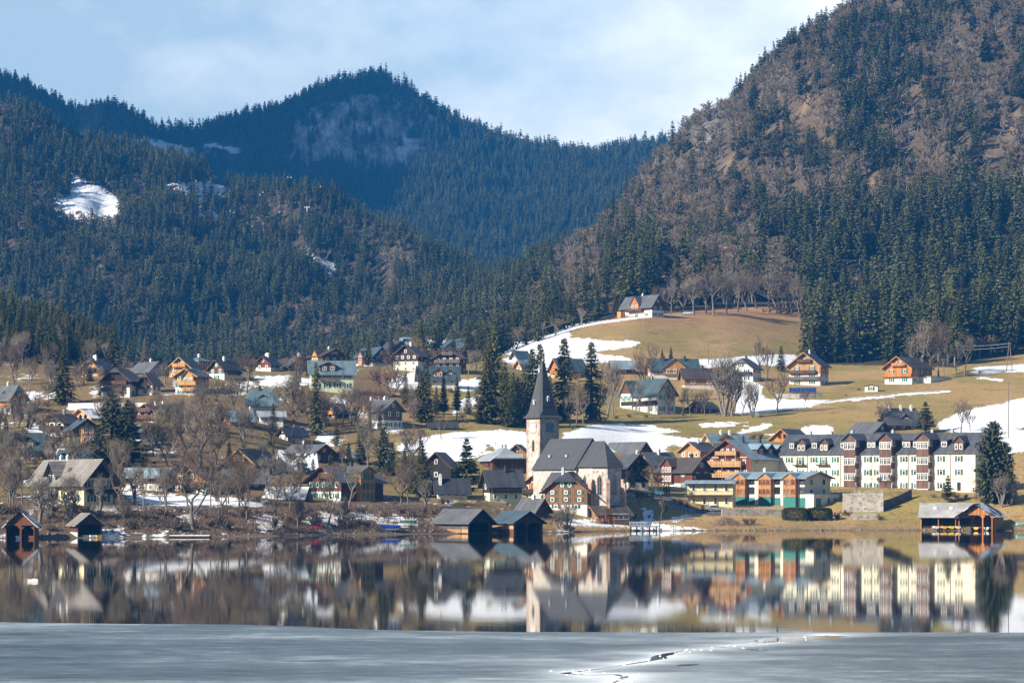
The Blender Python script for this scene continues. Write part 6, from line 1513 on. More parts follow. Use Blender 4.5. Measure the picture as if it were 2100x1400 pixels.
# hedges, brush pile, woodpile, topiary
def leafy(name, x0, x1, y0, y1, z0, z1, n, mat, parent=None, sz=.16, seed=0, rnd=.0):
    rg = np.random.default_rng(seed); V, F = [], []
    m = np.array([(x0+x1)/2, (y0+y1)/2, (z0+z1)/2]); hs_ = np.array([(x1-x0)/2, (y1-y0)/2, (z1-z0)/2])
    for i in range(n):
        d = rg.uniform(-1, 1, 3); k = rg.integers(3); d[k] = np.sign(d[k])*rg.uniform(.82, 1.03)
        if rnd: d = d/max(1e-3, (np.abs(d)**(4)).sum()**.25)*rg.uniform(.85, 1.05)
        p = m+d*hs_+rg.normal(0, .03, 3); a, b_ = rg.normal(0, 1, 3), rg.normal(0, 1, 3); a /= np.linalg.norm(a); b_ /= np.linalg.norm(b_); b = len(V)
        V += [p, p+a*sz, p+b_*sz]; F.append((b, b+1, b+2))
    return link(name, tris_mesh(name, V, F, [mat]), parent)
M_HEDGE = m_foliage('hedge_leaves', (.05,.065,.022), (.10,.115,.04), 1.5)
for (u, v, w, lab) in ((1630, 1066, 6.0, 'clipped rounded evergreen hedge block, the left of two before the annex'), (1680, 1066, 6.2, 'clipped rounded evergreen hedge block, the right of two before the annex')):
    x, yy, zz = march(u, v); o = leafy('hedge', -w/2, w/2, -1.3, 1.3, -.3, 3.0, 16000, M_HEDGE, None, .2, int(u), 1); o.location = (x, yy, zz); tag(o, lab, 'hedge')
m = None
x, yy, zz = march(1491, 1076); V, F = [], []; rg = np.random.default_rng(4)
for i in range(650):
    p = rg.normal(0, 1, 2)*[1.6, 1.0]; h = 2.0*math.exp(-(p**2).sum()*.25)*rg.uniform(.3, 1); d = rg.normal(0, 1, 3)*[1, .6, .45]; d /= np.linalg.norm(d); L = rg.uniform(.5, 1.3)
    q = np.array([p[0], p[1], h]); tube_tris(V, F, q-d*L, q+d*L, .035, .02, 3)
o = link('brush_pile', tris_mesh('brush_pile', V, F, [m_plain('dry_sticks', (.34,.26,.19), .9, 2, .4)])); o.location = (x, yy, zz); tag(o, 'big heap of pale dry branches on the shore below the quay', 'brush pile')
for u, yl, c in ((1362, 'leftmost slim topiary cone in a pot before the brown chalet', M_NEEDY), (1367, 'dark middle topiary cone in a pot before the brown chalet', M_NEEDD), (1372, 'taller right topiary cone in a pot before the brown chalet', M_NEEDY)):
    x, yy, zz = march(u, 1013); h = 2.6 if u == 1372 else 2.1; o = empty('topiary', (x, yy, zz)); tag(o, yl, 'topiary')
    V, F = conifer(h, .42, 26, 9, int(u), .03, .3, 1, 1.6); link('crown', tris_mesh('topiary_crown', V, F, [c]), o); m = MB(); m.tube((0,0,-.4), (0,0,.25), .28, .34, 10); m.build('pot', m_plain('pale_pot', (.5,.45,.4), .8), o)
# ------------------------------------------------------------------ trees that stand singly among the houses: kind, column, row of the foot, row of the tip, width factor
VT = [
 ('spruce',130,830,708,1.25),('dark',230,964,800,1.7),('dark',262,968,818,1.5),('dark',95,944,888,1.0),('dark',146,932,882,1.0),('dark',12,908,856,1.1),('dark',184,782,750,1.3),('yellow',285,957,918,1.0),('larch',296,752,694,1.0),
 ('slim',648,892,740,.95),('spruce',610,750,721,1.0),('yellow',668,872,832,1.2),('blue',600,908,872,1.0),('dark',740,952,872,1.0),('dark',787,968,862,.95),('dark',804,975,905,1.0),('dark',865,1018,900,.95),('pine',957,1018,896,1.0),('spruce',832,832,764,.9),('spruce',873,866,738,1.0),('spruce',862,866,760,1.0),('tall',910,864,768,.9),('tall',937,862,770,.9),('spruce',1013,852,664,.95),('spruce',1002,852,700,.9),('spruce',1052,874,762,.9),('spruce',1036,872,742,.8),('spruce',710,718,693,1.0),('spruce',755,708,686,1.0),('spruce',803,705,680,1.0),
 ('slim',1108,862,702,1.4),('slim',1092,864,712,1.4),('slim',1157,862,690,1.5),('slim',1213,862,698,1.5),('spruce',1075,872,748,.9),('spruce',1128,868,768,.9),('spruce',1376,740,710,1.0),('spruce',1358,740,715,1.0),
 ('spruce',1602,762,708,1.2),('pine',1898,888,822,1.3),('yew',2036,1030,862,1.0),('yew',2062,1032,905,.8),('pine',1944,1030,972,.9),('slim',1010,1028,985,1.0),('slim',1024,1028,988,1.0),('dark',642,1008,940,.8),('spruce',560,960,912,.8),
 ('dark',1222,652,566,1.0),('dark',1202,657,598,1.0),('dark',1182,664,612,1.0),('spruce',1168,668,606,1.0),('dark',1150,676,600,.9),('dark',1130,684,612,1.0),('spruce',1112,690,622,1.0),('pine',1064,702,620,.8),('spruce',1080,702,640,1.0),('dark',1098,696,640,1.0),('spruce',1048,712,652,1.0),('spruce',985,742,654,1.0),('spruce',962,746,664,1.0),('spruce',1000,736,682,1.0),('spruce',930,748,690,1.0),('dark',1243,648,612,1.0),('spruce',1262,645,600,1.0),
 ('dark',60,880,838,.9),('spruce',330,905,850,.9),('spruce',420,800,760,.9),('dark',470,960,905,.9),('spruce',560,880,825,.9),('dark',620,845,790,.9),('spruce',690,915,862,1.0),('dark',715,968,905,.95),('spruce',895,850,790,.9),('spruce',960,850,790,.9),('dark',985,868,812,1.0),('dark',830,985,915,.9),('dark',845,1012,942,.9),('dark',925,1020,960,.8),('spruce',60,1000,952,.8),('dark',380,1010,955,.8),('spruce',540,842,800,.9),('spruce',205,812,778,.9),('dark',450,885,835,.9),('pine',680,975,925,.9),('spruce',1000,868,720,1.0),('spruce',1062,874,770,1.0),('dark',1048,876,800,1.0),
 ('big',397,1086,896,1.05),('bare',605,884,768,1.2),('grey',46,1034,932,.9),('grey',20,1042,945,.9),('multi',80,1074,965,.9),('multi',145,1066,958,.9),('grey',104,1062,985,.9),('grey',345,962,832,.9),('bare',372,962,826,.9),('grey',412,962,815,.9),('bare',442,952,850,1.0),('bare',322,873,800,.8),('bare',482,852,765,1.0),('bare',465,905,820,1.0),('bare',506,806,722,1.1),('grey',545,1014,920,.9),('grey',596,1018,905,.9),('multi',574,1012,928,.9),('bare',672,1082,945,.8),('big',506,1066,948,.8),('bare',560,1078,980,.9),('grey',722,872,775,1.0),('big',736,885,788,.9),('red',790,832,752,1.2),('red',768,842,792,1.0),('bare',842,962,862,1.1),('grey',985,863,788,.8),('grey',960,770,712,.9),('grey',976,768,708,1.0),
 ('pollard',1275,1038,940,1.0),('pollard',1340,1028,952,1.1),('pollard',1318,1060,998,.7),('pollard',1355,1068,1018,.7),('bare',1182,872,775,.8),('grey',1170,874,800,.8),('grey',1196,870,790,.7),('grey',1245,858,715,.7),('grey',1258,852,732,.7),('bare',1230,862,775,.7),('bare',1322,826,698,.8),('grey',1300,852,765,.8),
 ('bare',1372,850,782,.9),('bare',1416,850,785,.9),('bare',1446,851,792,1.0),('bare',1398,850,800,.9),('multi',1486,853,710,.9),('multi',1500,853,740,.9),('grey',1522,852,765,.7),('multi',1542,856,772,.8),('bare',1592,848,755,.9),('bare',1650,831,796,.9),('bare',1970,887,812,.9),('bare',1990,884,835,.8),('bare',1812,884,818,1.0),('bare',1895,892,852,1.0),('bare',1560,780,690,.6),('bare',1574,778,705,.6),
 ('pollard',1756,1016,975,.9),('pollard',1797,1016,972,.9),('pollard',1824,1016,970,.9),('multi',2052,1040,965,1.1),('multi',2072,1036,975,1.0),('multi',1165,1088,1022,1.3),('multi',1148,1086,1040,1.3),('pollard',1242,1074,1035,.8),
 ('grey',1960,765,690,.8),('grey',1936,768,700,.9),('grey',1978,768,672,.8),('bare',1908,775,640,.9),('grey',1890,782,650,.8),('bare',1925,778,660,.8),('bare',1870,760,690,.9),
 ('grey',1376,645,568,.9),('grey',1400,644,574,1.0),('grey',1422,646,548,1.0),('bare',1448,644,545,1.0),('grey',1464,648,540,1.0),('grey',1490,646,538,1.0),('bare',1512,640,545,1.0),('grey',1532,638,552,1.0),('bare',1552,634,548,1.0),('grey',1576,642,536,1.0),('bare',1600,642,548,1.0),('grey',1624,642,556,1.0),('grey',1640,652,560,.9),('bare',1352,640,585,.9),
 ('bare',230,880,800,.8),('bare',300,905,850,.8),('bare',512,900,840,.9),('grey',530,965,890,.9),('bare',690,870,810,.9),('bare',850,880,810,.8),('bare',905,900,840,.8),('grey',115,1000,930,.8),('grey',250,1020,940,.8),('bare',290,1010,940,.9),('bare',470,990,920,.9),('bare',420,860,790,.9),('bare',395,900,830,.9),('grey',365,880,800,.8),('bare',255,1075,1010,.9),('bare',620,960,890,.8),('bare',700,965,905,.8),('bare',780,1010,950,.8),('bare',820,1005,950,.8),('grey',60,800,725,.9),('bare',165,800,750,.9),('bare',30,790,700,1.0),('bare',95,775,700,1.0),('grey',185,755,690,.9),
 ('bare',885,862,800,.8),('bare',955,870,822,.8),('multi',700,1075,1010,.9),('multi',610,1080,1012,.9),('bare',455,1060,985,.9),('grey',330,1050,965,.8),('multi',205,1050,968,.8),
]
rv = np.random.default_rng(31)
for k in range(1500):
    if len(VT) > 338: break
    u = rv.uniform(-30, 900); v = rv.uniform(770, 1045)
    if rv.random() > (1.0 if v > 850 and u < 720 else .30): continue
    if any(abs(u-hu) < hw+6 and hv-60 < v < hv+(14 if k % 3 else 40) for hu, hv, hw, sh in HOUSES): continue
    if u > 800 and 870 < v < 960: continue
    if 370 < u < 570 and v < 960 and rv.random() < .6: continue
    hh = rv.uniform(55, 95)*(.75+.4*(v-770)/270); VT.append((('bare', 'grey', 'bare', 'multi')[k % 4], u, v, v-hh, rv.uniform(.8, 1.1)))
KDESC = dict(yew='broad dense evergreen', spruce='green spruce', slim='slender green spruce', dark='dark spruce', tall='thin high-crowned spruce', pine='dark layered pine', blue='blue spruce', yellow='yellow-green conifer', larch='tan leafless larch',
             bare='bare brown tree', grey='bare grey-barked tree', big='big bare tree with twisting limbs', red='round copper-twigged tree', pollard='pollarded bare tree', multi='many-stemmed bare tree')
TL = []      # trees waiting for their label
def near_house(u, v):
    best = None
    for hu, hv, hw, sh in HOUSES:
        if not sh: continue
        d = math.hypot(max(0, abs(u-hu)-hw*.5)*1.0, (v-hv)*1.3)
        if best is None or d < best[0]: best = (d, hu, hv, hw, sh)
    _, hu, hv, hw, sh = best
    if abs(u-hu) < hw*.8: rel = 'in front of' if v >= hv+4 else ('behind' if v < hv-4 else 'beside')
    else: rel = 'left of' if u < hu else 'right of'
    return rel+' the '+sh
for kind, u, v, vt, wf in VT:
    x, y, z = march(u, v); h = max(2.0, (v-vt)*y/FPX)
    # the foot may lie a little off the wanted row: keep the height that the picture shows
    vb = V0-(z-CAMH)*FPX/y; h = max(2.0, (vb-vt)*y/FPX)
    if kind in ('spruce', 'dark', 'pine', 'slim'): wf *= 1.32
    o = place_tree(kind, x, y, z, h, wf)
    o['category'] = 'tree'; TL.append((o, KDESC[kind], near_house(u, v), h, u))
# unlike trees in like places: told apart by size, then by order
from collections import defaultdict
def size_word(h): return 'small' if h < 7 else ('tall' if h > 17 else 'mid-sized')
ORD = ['first', 'second', 'third', 'fourth', 'fifth', 'sixth', 'seventh', 'eighth', 'ninth', 'tenth', 'eleventh', 'twelfth', 'thirteenth', 'fourteenth']
gr = defaultdict(list)
for t in TL: gr[(t[1], t[2], size_word(t[3]))].append(t)
for (kd, rel, sz), L in gr.items():
    L.sort(key=lambda t: t[4])
    for i, (o, _, _, h, u) in enumerate(L):
        lab = sz+' '+kd+' '+rel
        if len(L) == 2: lab = ('left ' if i == 0 else 'right ')+lab+' (of two)'
        elif len(L) > 2: lab = ORD[min(i, 13)]+' from left: '+lab
        if len(lab.split()) > 16: lab = lab.replace(sz+' ', '', 1)
        o['label'] = ' '.join(lab.split()[:16])

# ------------------------------------------------------------------ bushes
def put_shrub(u, v, h, kind, wf, near=True):
    x, y, z = march(u, v); o = place_tree(kind, x, y, z-.1, h, wf); return o
SH = []
rs = np.random.default_rng(77)
for k in range(130):
    u = rs.uniform(-40, 900); v = rs.uniform(1050, 1090) if u > 240 or rs.random() < .6 else rs.uniform(1048, 1066)
    if 770 < u < 880 and v > 1062: continue
    if any(abs(u-a) < b and v > 1060 for a, b in ((46, 45), (172, 45))): continue
    SH.append((u, v, rs.uniform(2.0, 4.2), 'rshrub' if rs.random() < .3 else 'shrub', 'bank'))
for k in range(150):
    u = rs.uniform(0, 960); v = rs.uniform(800, 1040)
    if any(abs(u-hu) < hw+3 and hv-55 < v < hv+10 for hu, hv, hw, _ in HOUSES): continue
    SH.append((u, v, rs.uniform(1.5, 3.6), 'rshrub' if rs.random() < .25 else 'shrub', 'garden'))
for u, v, h in ((1175,880,2.2),(1240,862,2.5),(1262,858,2.2),(1290,856,2.4),(1325,856,2.0),(1205,868,2.0),(1400,852,2.2),(1480,852,2.4),(1510,853,2.2),(1560,856,2.0),(1545,900,3.0),(1562,898,3.2),(1535,905,2.6),(1700,905,3.4),(1715,906,3.2),(1735,905,3.0),(1760,905,2.6),(1385,1030,2.6),(1398,1035,3.0),(1410,1040,2.4),(1440,1045,2.6),(1455,1046,2.2),(1530,1078,3.6),(1545,1076,3.2),(1700,1066,3.4),(1718,1064,3.6),(1735,1058,3.0),(1805,1066,3.0),(1650,812,1.4),(1760,800,1.6),(1780,800,1.5),(1735,812,1.4),(1935,1022,2.6),(1960,1021,2.6),(1980,1022,2.2),(1915,1020,2.0),(1160,1086,2.6),(1172,1088,2.4),(1300,1062,2.2),(1330,1062,1.8),(1880,775,2.4),(1985,772,2.6),(2010,765,2.2),(1100,1050,2.4),(940,1025,2.2),(920,1032,2.0),(980,1030,2.0),(1040,1036,1.8),(1225,1035,1.6),(1365,1048,2.4)):
    SH.append((u, v, h, 'rshrub' if int(u) % 3 == 0 else 'shrub', 'right'))
LABS = dict(bank=('bare brown bush on the steep bank of the left shore', 'bushes on the left lake bank'), garden=('bare bush between the houses of the left village slope', 'bushes between the village houses'), right=('bare bush beside a wall, lane or house right of the church', 'bushes on the right shore and meadow'))
for u, v, h, kind, key in SH:
    o = put_shrub(u, v, h, kind, rs.uniform(.9, 1.5)); tag(o, LABS[key][0], 'bush', LABS[key][1])
# dry undergrowth on the bank: nobody could count it
V, F = [], []; rg = np.random.default_rng(5)
for k in range(9000):
    u = rg.uniform(-200, 1150); y = float(np.interp(u, [-200, 450, 900, 1150], [566, 586, 628, 650]))+abs(rg.normal(0, 15))+1
    x = (u-U0)/FPX*y; z = float(zt(u, y))
    if z < .3: continue
    for j in range(3):
        d = rg.normal(0, .45, 3); d[2] = rg.uniform(.4, 1.1); d *= rg.uniform(.5, 1.3); s = np.array([.035, rg.uniform(-.03, .03), 0]); b = len(V)
        p = np.array([x+rg.normal(0, .3), y+rg.normal(0, .3), z-.05]); V += [p-s, p+s, p+d]; F.append((b, b+1, b+2))
o = link('undergrowth', tris_mesh('undergrowth', V, F, [M_TWIG])); tag(o, 'dry brown brush covering the steep lake bank', 'undergrowth', kind='stuff')

# stones and reeds at the water's edge
V, F = [], []; rg = np.random.default_rng(8)
for k in range(1500):
    u = rg.uniform(-150, 2300); y0 = float(FPX*CAMH/(np.interp(u, [-300, 0, 450, 880, 1300, 1700, 2300], [1104, 1103, 1100, 1094, 1088, 1087, 1088])-V0))
    y = y0+abs(rg.normal(0, 3.2)); x = (u-U0)/FPX*y; z = float(zt(u, y)); s_ = .08+.3*rg.random()**3; b = len(V); n = 6
    ring = [np.array([x+s_*rg.uniform(.7, 1.3)*math.cos(j*1.047), y+s_*rg.uniform(.7, 1.3)*math.sin(j*1.047), z-.1]) for j in range(n)]
    up_ = [np.array([p[0]*.7+x*.3, p[1]*.7+y*.3, z+s_*rg.uniform(.4, .9)]) for p in ring]; V += ring+up_+[np.array([x, y, z+s_*.9])]
    for j in range(n):
        j2 = (j+1) % n; F += [(b+j, b+j2, b+n+j2), (b+j, b+n+j2, b+n+j), (b+n+j, b+n+j2, b+2*n)]
o = link('shore_stones', tris_mesh('shore_stones', V, F, [m_plain('shore_stone', (.17, .145, .12), .9, .6, .5)])); tag(o, 'stones and boulders scattered along the water line', 'stones', kind='stuff')
V, F = [], []
for k in range(5000):
    u = rg.uniform(1090, 2300); y0 = float(FPX*CAMH/(np.interp(u, [1090, 1300, 1700, 2300], [1092, 1088, 1087, 1088])-V0)); y = y0+1+abs(rg.normal(0, 7))
    x = (u-U0)/FPX*y; z = float(zt(u, y))
    if z < .1 or snow_at(np.array([u]), np.array([V0-(z-CAMH)*FPX/y]), np.array([x]), np.array([y]))[0] > .5: continue
    for j in range(3):
        d = np.array([rg.normal(0, .2), rg.normal(0, .2), rg.uniform(.3, .9)]); s_ = np.array([.05, 0, 0]); p = np.array([x+rg.normal(0, .2), y+rg.normal(0, .2), z-.05]); b = len(V); V += [p-s_, p+s_, p+d]; F.append((b, b+1, b+2))
o = link('dry_grass', tris_mesh('dry_grass', V, F, [m_plain('straw', (.34, .235, .12), .9, .3, .4)])); tag(o, 'tufts of dry straw-coloured grass on the lake bank', 'grass', kind='stuff')

# ------------------------------------------------------------------ woods
def horizon_min(U, Y, Z, vm0=None):
    v = V0-(Z-CAMH)*FPX/Y[None, :]; vm = np.minimum.accumulate(v, axis=1)
    return vm if vm0 is None else np.minimum(vm, vm0[:, None])
VM = horizon_min(GU, GY, GZ)
vend = np.interp(FU, GU, VM[:, -1]); VMF = horizon_min(FU, FY, FZ, vend)
def visible(u, y, z, h, far=False):
    vt = V0-(z+h-CAMH)*FPX/y; lim = bil(FU, FY, VMF, u, y-8) if far else bil(GU, GY, VM, u, y-8)
    return vt < lim+1
def sample(n, u0, u1, y0, y1, r):
    # even over the ground: more points where the strip is wide
    y = np.sqrt(r.uniform(y0**2, y1**2, n)); u = r.uniform(u0, u1, n); return u, y
rw = np.random.default_rng(99)
W = []   # u, y, z, h, conifer?, variant, region
# right-hand wooded hill
n = 23000; u, y = sample(n, 850, 2750, 960, 2060, rw); z = zt(u, y); v = V0-(z-CAMH)*FPX/y; x = (u-U0)/FPX*y
ok = v < f_edge(u)-2
ok &= ~((y < 1205) & (v > 640) & (u < 1655) & (u > 1262))
for p in BARE_R: ok &= ~(inpoly(u, v+4, p) & (y > 1200) & (rw.random(n) > .06))
L2 = np.interp(u, [850, 1300, 1400, 1640, 1760, 1900, 2100, 2750], [470, 520, 560, 470, 445, 440, 405, 330])
belt = (u > 1350) & (u < 1690) & (v > 520+(u-1350)*-.05) & (v < 660)
low = v > L2
nz = fbm(x/45, y/90, 91, 3)
pc = np.where(low & (u > 1640), np.where(fbm(x/26, y/40, 92, 2) > .62, .35, .93), np.where(belt, .12, np.where(low & (u > 1220), .85, np.where((u < 1320) & (v > 652), .32, np.where((u > 1640) & (u < 1790) & (v > 480) & (v < 600), .5, .06+.40*sstep(.47, .62, nz))))))
pc = np.where((u < 1235) & (v < 652), .10, pc)
con = rw.random(n) < pc
h = np.where(con, np.where(low, rw.uniform(15, 27, n), rw.uniform(8, 20, n)), np.where(belt, rw.uniform(13, 18, n), rw.uniform(8, 14.5, n)))
h = np.where(u < 1280, h*np.where(con, .72, .9), h)
keep = rw.random(n) < np.where(low, .50, .95)
ok &= visible(u, y, z, h) & keep
W.append((u[ok], y[ok], z[ok], h[ok], con[ok], low[ok], 0))
# dark hill edge on the far left
n = 2600; u, y = sample(n, -500, 285, 945, 1260, rw); z = zt(u, y); v = V0-(z-CAMH)*FPX/y
ok = v < np.interp(u, [-500, 0, 100, 180, 260, 285], [760, 772, 770, 762, 752, 745])
con = rw.random(n) < np.where(u > 60, .66, .5); h = np.where(con, rw.uniform(10, 17, n), rw.uniform(8, 13, n)); ok &= visible(u, y, z, h)
W.append((u[ok], y[ok], z[ok], h[ok], con[ok], con[ok], 0))
# the wood across the valley
n = 19000; u, y = sample(n, -700, 1130, 1420, 2330, rw); z = zt(u, y); v = V0-(z-CAMH)*FPX/y; x = (u-U0)/FPX*y
ok = np.ones(n, bool)
for p in M_SNOW:
    for k in (3, 16, 30): ok &= ~(inpoly(u, v-k, p) & (y > 1500) & (rw.random(n) > .06))
ok &= ~(inpoly(u, v, [(150,440),(244,432),(300,450),(240,475),(160,462)]) & (rw.random(n) > .35))
nz = fbm(x/40, y/90, 95, 3); pc = .46+.42*sstep(.42, .56, nz); pc = np.where((u > 560) & (v > 640), .42, pc); con = rw.random(n) < pc
h = np.where(con, rw.uniform(8, 19, n), rw.uniform(8, 13, n)); ok &= visible(u, y, z, h)
W.append((u[ok], y[ok], z[ok], h[ok], con[ok], con[ok], 1))
# the far range
n = 30000; u, y = sample(n, -330, 1480, 2700, 3760, rw); z = zf(u, y); v = V0-(z-CAMH)*FPX/y; x = (u-U0)/FPX*y
ok = np.ones(n, bool)
for p in F_SNOW:
    for k in (-3, 8, 18, 30): ok &= ~(inpoly(u, v-k, p) & (rw.random(n) > .03))
nz = fbm(x/30, z/30, 97, 3)
rk = inpoly(u, v, ROCK) & (y < 3585); ok &= ~(rk & (rw.random(n) > np.where(nz > .56, .45, .07)))
con = rw.random(n) < .88; h = np.where(con, rw.uniform(14, 23, n), rw.uniform(10, 15, n)); h = np.where(y > 3520, h*rw.uniform(.8, 1.5, n), h); ok &= visible(u, y, z, h, True)
W.append((u[ok], y[ok], z[ok], h[ok], con[ok], con[ok], 2))
# the nearest of the wood stand as trees of their own
u, y, z, h, con, low, reg = [np.concatenate([W[0][i], W[1][i]]) if i < 6 else None for i in range(7)]
size = h/y; vis_px = size*FPX
def nearest(mask, n):
    idx = np.nonzero(mask)[0]; return idx[np.argsort(y[idx])[:n]]
inframe = (u > -30) & (u < 2130)
ci = nearest(con & inframe, 200); bi = nearest(~con & inframe, 35)
own = np.zeros(len(u), bool); own[ci] = True; own[bi] = True
for i in np.nonzero(own)[0]:
    X_ = (u[i]-U0)/FPX*y[i]
    if con[i]:
        kd = 'tall' if (low[i] and u[i] > 1640) else random.choice(['spruce', 'spruce', 'dark', 'slim'])
        o = place_tree(kd, X_, y[i], z[i], h[i]*random.uniform(.85, 1.1), random.uniform(.9, 1.45))
    else: o = place_tree('grey', X_, y[i], z[i], h[i], random.uniform(.8, 1.1))
    left_ = u[i] < 300
    if con[i]: tag(o, 'spruce of the dark wooded hill edge at the far left' if left_ else 'spruce at the near edge of the wood above the meadow', 'tree', 'spruces at the left hill edge' if left_ else 'spruces at the forest edge above the meadow')
    else: tag(o, 'bare tree of the dark wooded hill edge at the far left' if left_ else 'bare tree at the near edge of the wood above the meadow', 'tree', 'bare trees at the left hill edge' if left_ else 'bare trees at the forest edge above the meadow')
def stuff(name, u, y, z, h, con, label):
    x = (u-U0)/FPX*y; n = len(u); pick = np.where(con, rw.integers(0, 4, n), 4+rw.integers(0, 4, n))
    sz = h/np.where(con, 20.0, 15.0); sx = sz*rw.uniform(.85, 1.6, n)*np.where(con, 1.15, 1.15)
    return scatter(name, np.stack([x, y, z-.3], -1), pick, sx, sz, label)
r_ = ~own
stuff('mountain_forest', u[r_], y[r_], z[r_], h[r_], con[r_], 'mixed spruce and bare forest covering the steep right-hand hill')
stuff('mountain_forest', *W[2][:5], 'blue-green spruce and bare forest on the slope across the valley')
stuff('mountain_forest', *W[3][:5], 'dark blue spruce forest on the far mountain range')
print('WOODS', [len(w[0]) for w in W], int(own.sum()))

# ------------------------------------------------------------------ air, sky, sun, camera
m = MB(); m.box(-1750, 1750, -30, 4420, -3.6, 1480); hz = m.build('haze', None) if False else link('haze', m.mesh('haze', []))
hm = bpy.data.materials.new('blue_air'); hm.use_nodes = True; t = hm.node_tree; t.nodes.clear()
out = t.nodes.new('ShaderNodeOutputMaterial'); pv = t.nodes.new('ShaderNodeVolumePrincipled')
pv.inputs['Color'].default_value = HAZE_COL + (1,); pv.inputs['Density'].default_value = HAZE_DENS; pv.inputs['Anisotropy'].default_value = 0.0
t.links.new(pv.outputs[0], out.inputs['Volume'])
try: hm.cycles.homogeneous_volume = True
except Exception: pass
hz.data.materials.append(hm); tag(hz, 'pale blue air between the lake and the far mountains', 'haze', kind='stuff')

m = MB()
for (u, v, r1, r2) in ((176, 262, 9, 16), (186, 244, 13, 14), (170, 236, 10, 9), (196, 232, 10, 8)):
    yv = 3330.0; cx, cz = (u-U0)/FPX*yv, float(v2z(v, yv)); rings = []
    for i in range(1, 10):
        t_ = math.pi*i/10; rings.append([(cx+r1*math.sin(t_)*math.cos(q)*(1+.18*math.sin(3*q+i)), yv+r1*math.sin(t_)*math.sin(q), cz-r2*math.cos(t_)*1.3) for q in np.linspace(0, 2*math.pi, 15)[:-1]])
    n_ = len(m.V); m.loft(rings); m.add(rings[0][::-1], [tuple(range(14))]); m.add(rings[-1], [tuple(range(14))])
o = link('smoke', m.mesh('smoke', [])); sm = bpy.data.materials.new('thin_smoke'); sm.use_nodes = True; t = sm.node_tree; t.nodes.clear(); out = t.nodes.new('ShaderNodeOutputMaterial'); pv = t.nodes.new('ShaderNodeVolumePrincipled')
pv.inputs['Color'].default_value = (.85, .9, .95, 1); pv.inputs['Density'].default_value = .010; t.links.new(pv.outputs[0], out.inputs['Volume']); o.data.materials.append(sm); tag(o, 'thin wisp of pale smoke or mist rising from the far wood', 'smoke', kind='stuff')
sc = bpy.context.scene
w = bpy.data.worlds.new('World'); sc.world = w; w.use_nodes = True; t = w.node_tree; bg = t.nodes['Background']
sky = t.nodes.new('ShaderNodeTexSky'); sky.sky_type = 'NISHITA'; sky.sun_disc = False; sky.sun_elevation = R(SUN_EL); sky.sun_rotation = R(180+SUN_AZ); sky.altitude = 700
tc = t.nodes.new('ShaderNodeTexCoord'); sp_ = t.nodes.new('ShaderNodeSeparateXYZ'); t.links.new(tc.outputs['Generated'], sp_.inputs[0])
mp = t.nodes.new('ShaderNodeMapping'); mp.inputs['Scale'].default_value = (1.0, 1.0, 1.7); mp.inputs['Location'].default_value = (.37, .0, .12); t.links.new(tc.outputs['Generated'], mp.inputs['Vector'])
def wn(scale, det, rough):
    x = t.nodes.new('ShaderNodeTexNoise'); x.inputs['Scale'].default_value = scale; x.inputs['Detail'].default_value = det; x.inputs['Roughness'].default_value = rough; t.links.new(mp.outputs[0], x.inputs['Vector']); return x.outputs['Fac']
def wm(op, a, b):
    x = t.nodes.new('ShaderNodeMath'); x.operation = op
    for i, q in enumerate((a, b)):
        if isinstance(q, (int, float)): x.inputs[i].default_value = q
        else: t.links.new(q, x.inputs[i])
    return x.outputs[0]
def wr(f, stops):
    x = t.nodes.new('ShaderNodeValToRGB'); e = x.color_ramp.elements
    while len(e) < len(stops): e.new(.5)
    for i, (p, c) in enumerate(stops): e[i].position = p; e[i].color = tuple(c)+(1,)
    t.links.new(f, x.inputs['Fac']); return x.outputs['Color']
n1, n2 = wn(7.5, 7.0, .58), wn(3.2, 3.0, .5)
# the cloud bank is brighter towards the right of this stretch of sky
bright = wm('ADD', wm('MULTIPLY', sp_.outputs[0], 2.2), wm('ADD', wm('MULTIPLY', n1, 1.15), wm('MULTIPLY', n2, .15)))
cloud = wr(bright, [(.45, SKY_A), (.64, SKY_B), (.84, SKY_C)])
cover = wm('ADD', wm('MULTIPLY', wm('SUBTRACT', wm('ADD', wm('MULTIPLY', n2, .6), wm('MULTIPLY', n1, .4)), .27), 14.0), 0.0)
cv = wr(cover, [(0, (0,0,0)), (1, (1,1,1))])
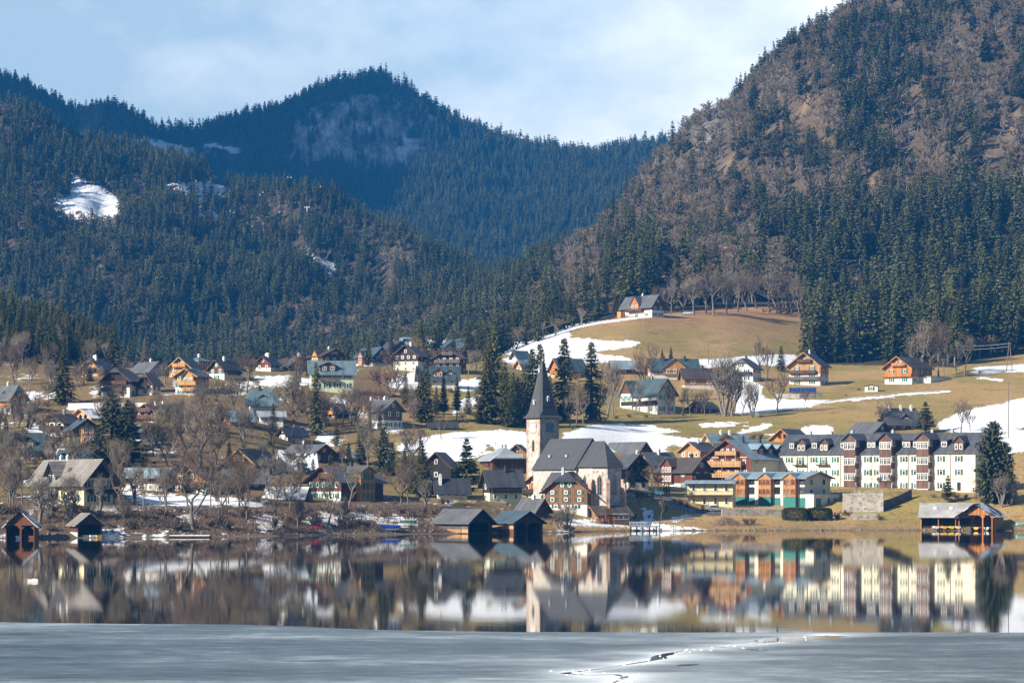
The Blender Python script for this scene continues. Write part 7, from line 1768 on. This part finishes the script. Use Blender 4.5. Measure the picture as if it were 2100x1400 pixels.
# clouds stand over this horizon only; the rest of the sky is open
dirm = wr(wm('ADD', sp_.outputs[1], 0.0), [(.45, (0,0,0)), (.8, (1,1,1))]); low_ = wr(sp_.outputs[2], [(.25, (1,1,1)), (.55, (.25,.25,.25))])
mx = t.nodes.new('ShaderNodeMix'); mx.data_type = 'RGBA'; sc_ = t.nodes.new('ShaderNodeVectorMath'); sc_.operation = 'SCALE'; sc_.inputs['Scale'].default_value = SKY_K; t.links.new(cloud, sc_.inputs[0])
t.links.new(wm('MULTIPLY', wm('MULTIPLY', cv, dirm), low_), mx.inputs['Factor']); t.links.new(sky.outputs[0], mx.inputs['A']); t.links.new(sc_.outputs[0], mx.inputs['B'])
t.links.new(mx.outputs['Result'], bg.inputs['Color']); bg.inputs['Strength'].default_value = SKY_STR

sd = bpy.data.lights.new('sun', 'SUN'); sd.energy = SUN_E; sd.angle = R(.5); sd.color = (1.0, .915, .78); so = bpy.data.objects.new('sun', sd); C.objects.link(so)
dirv = Vector((math.sin(R(SUN_AZ))*math.cos(R(SUN_EL)), math.cos(R(SUN_AZ))*math.cos(R(SUN_EL)), -math.sin(R(SUN_EL)))); so.rotation_euler = dirv.to_track_quat('-Z', 'Y').to_euler(); so.location = (-300, 200, 400)
cd = bpy.data.cameras.new('camera'); cd.sensor_width = 36; cd.lens = 100; cd.shift_y = (V0-700)/2100; cd.clip_start = 1; cd.clip_end = 20000
co_ = bpy.data.objects.new('camera', cd); C.objects.link(co_); co_.location = (0, 0, CAMH); co_.rotation_euler = (R(90), 0, 0); sc.camera = co_
sc.view_settings.view_transform = 'Standard'; sc.view_settings.look = 'None'; sc.view_settings.exposure = EXPO; sc.view_settings.gamma = 1
sc.render.engine = 'CYCLES'; cy = sc.cycles; cy.max_bounces = 5; cy.diffuse_bounces = 2; cy.glossy_bounces = 3; cy.transmission_bounces = 2; cy.volume_bounces = 0; cy.transparent_max_bounces = 4
cy.caustics_reflective = False; cy.caustics_refractive = False; cy.use_denoising = True; cy.use_adaptive_sampling = True; cy.adaptive_threshold = .015
# no two things share a label unless they share a group
seen = {}
for o in C.objects:
    if o.parent or 'label' not in o or 'group' in o: continue
    if o['label'] in seen: print('DUP LABEL', o['label'])
    seen[o['label']] = 1
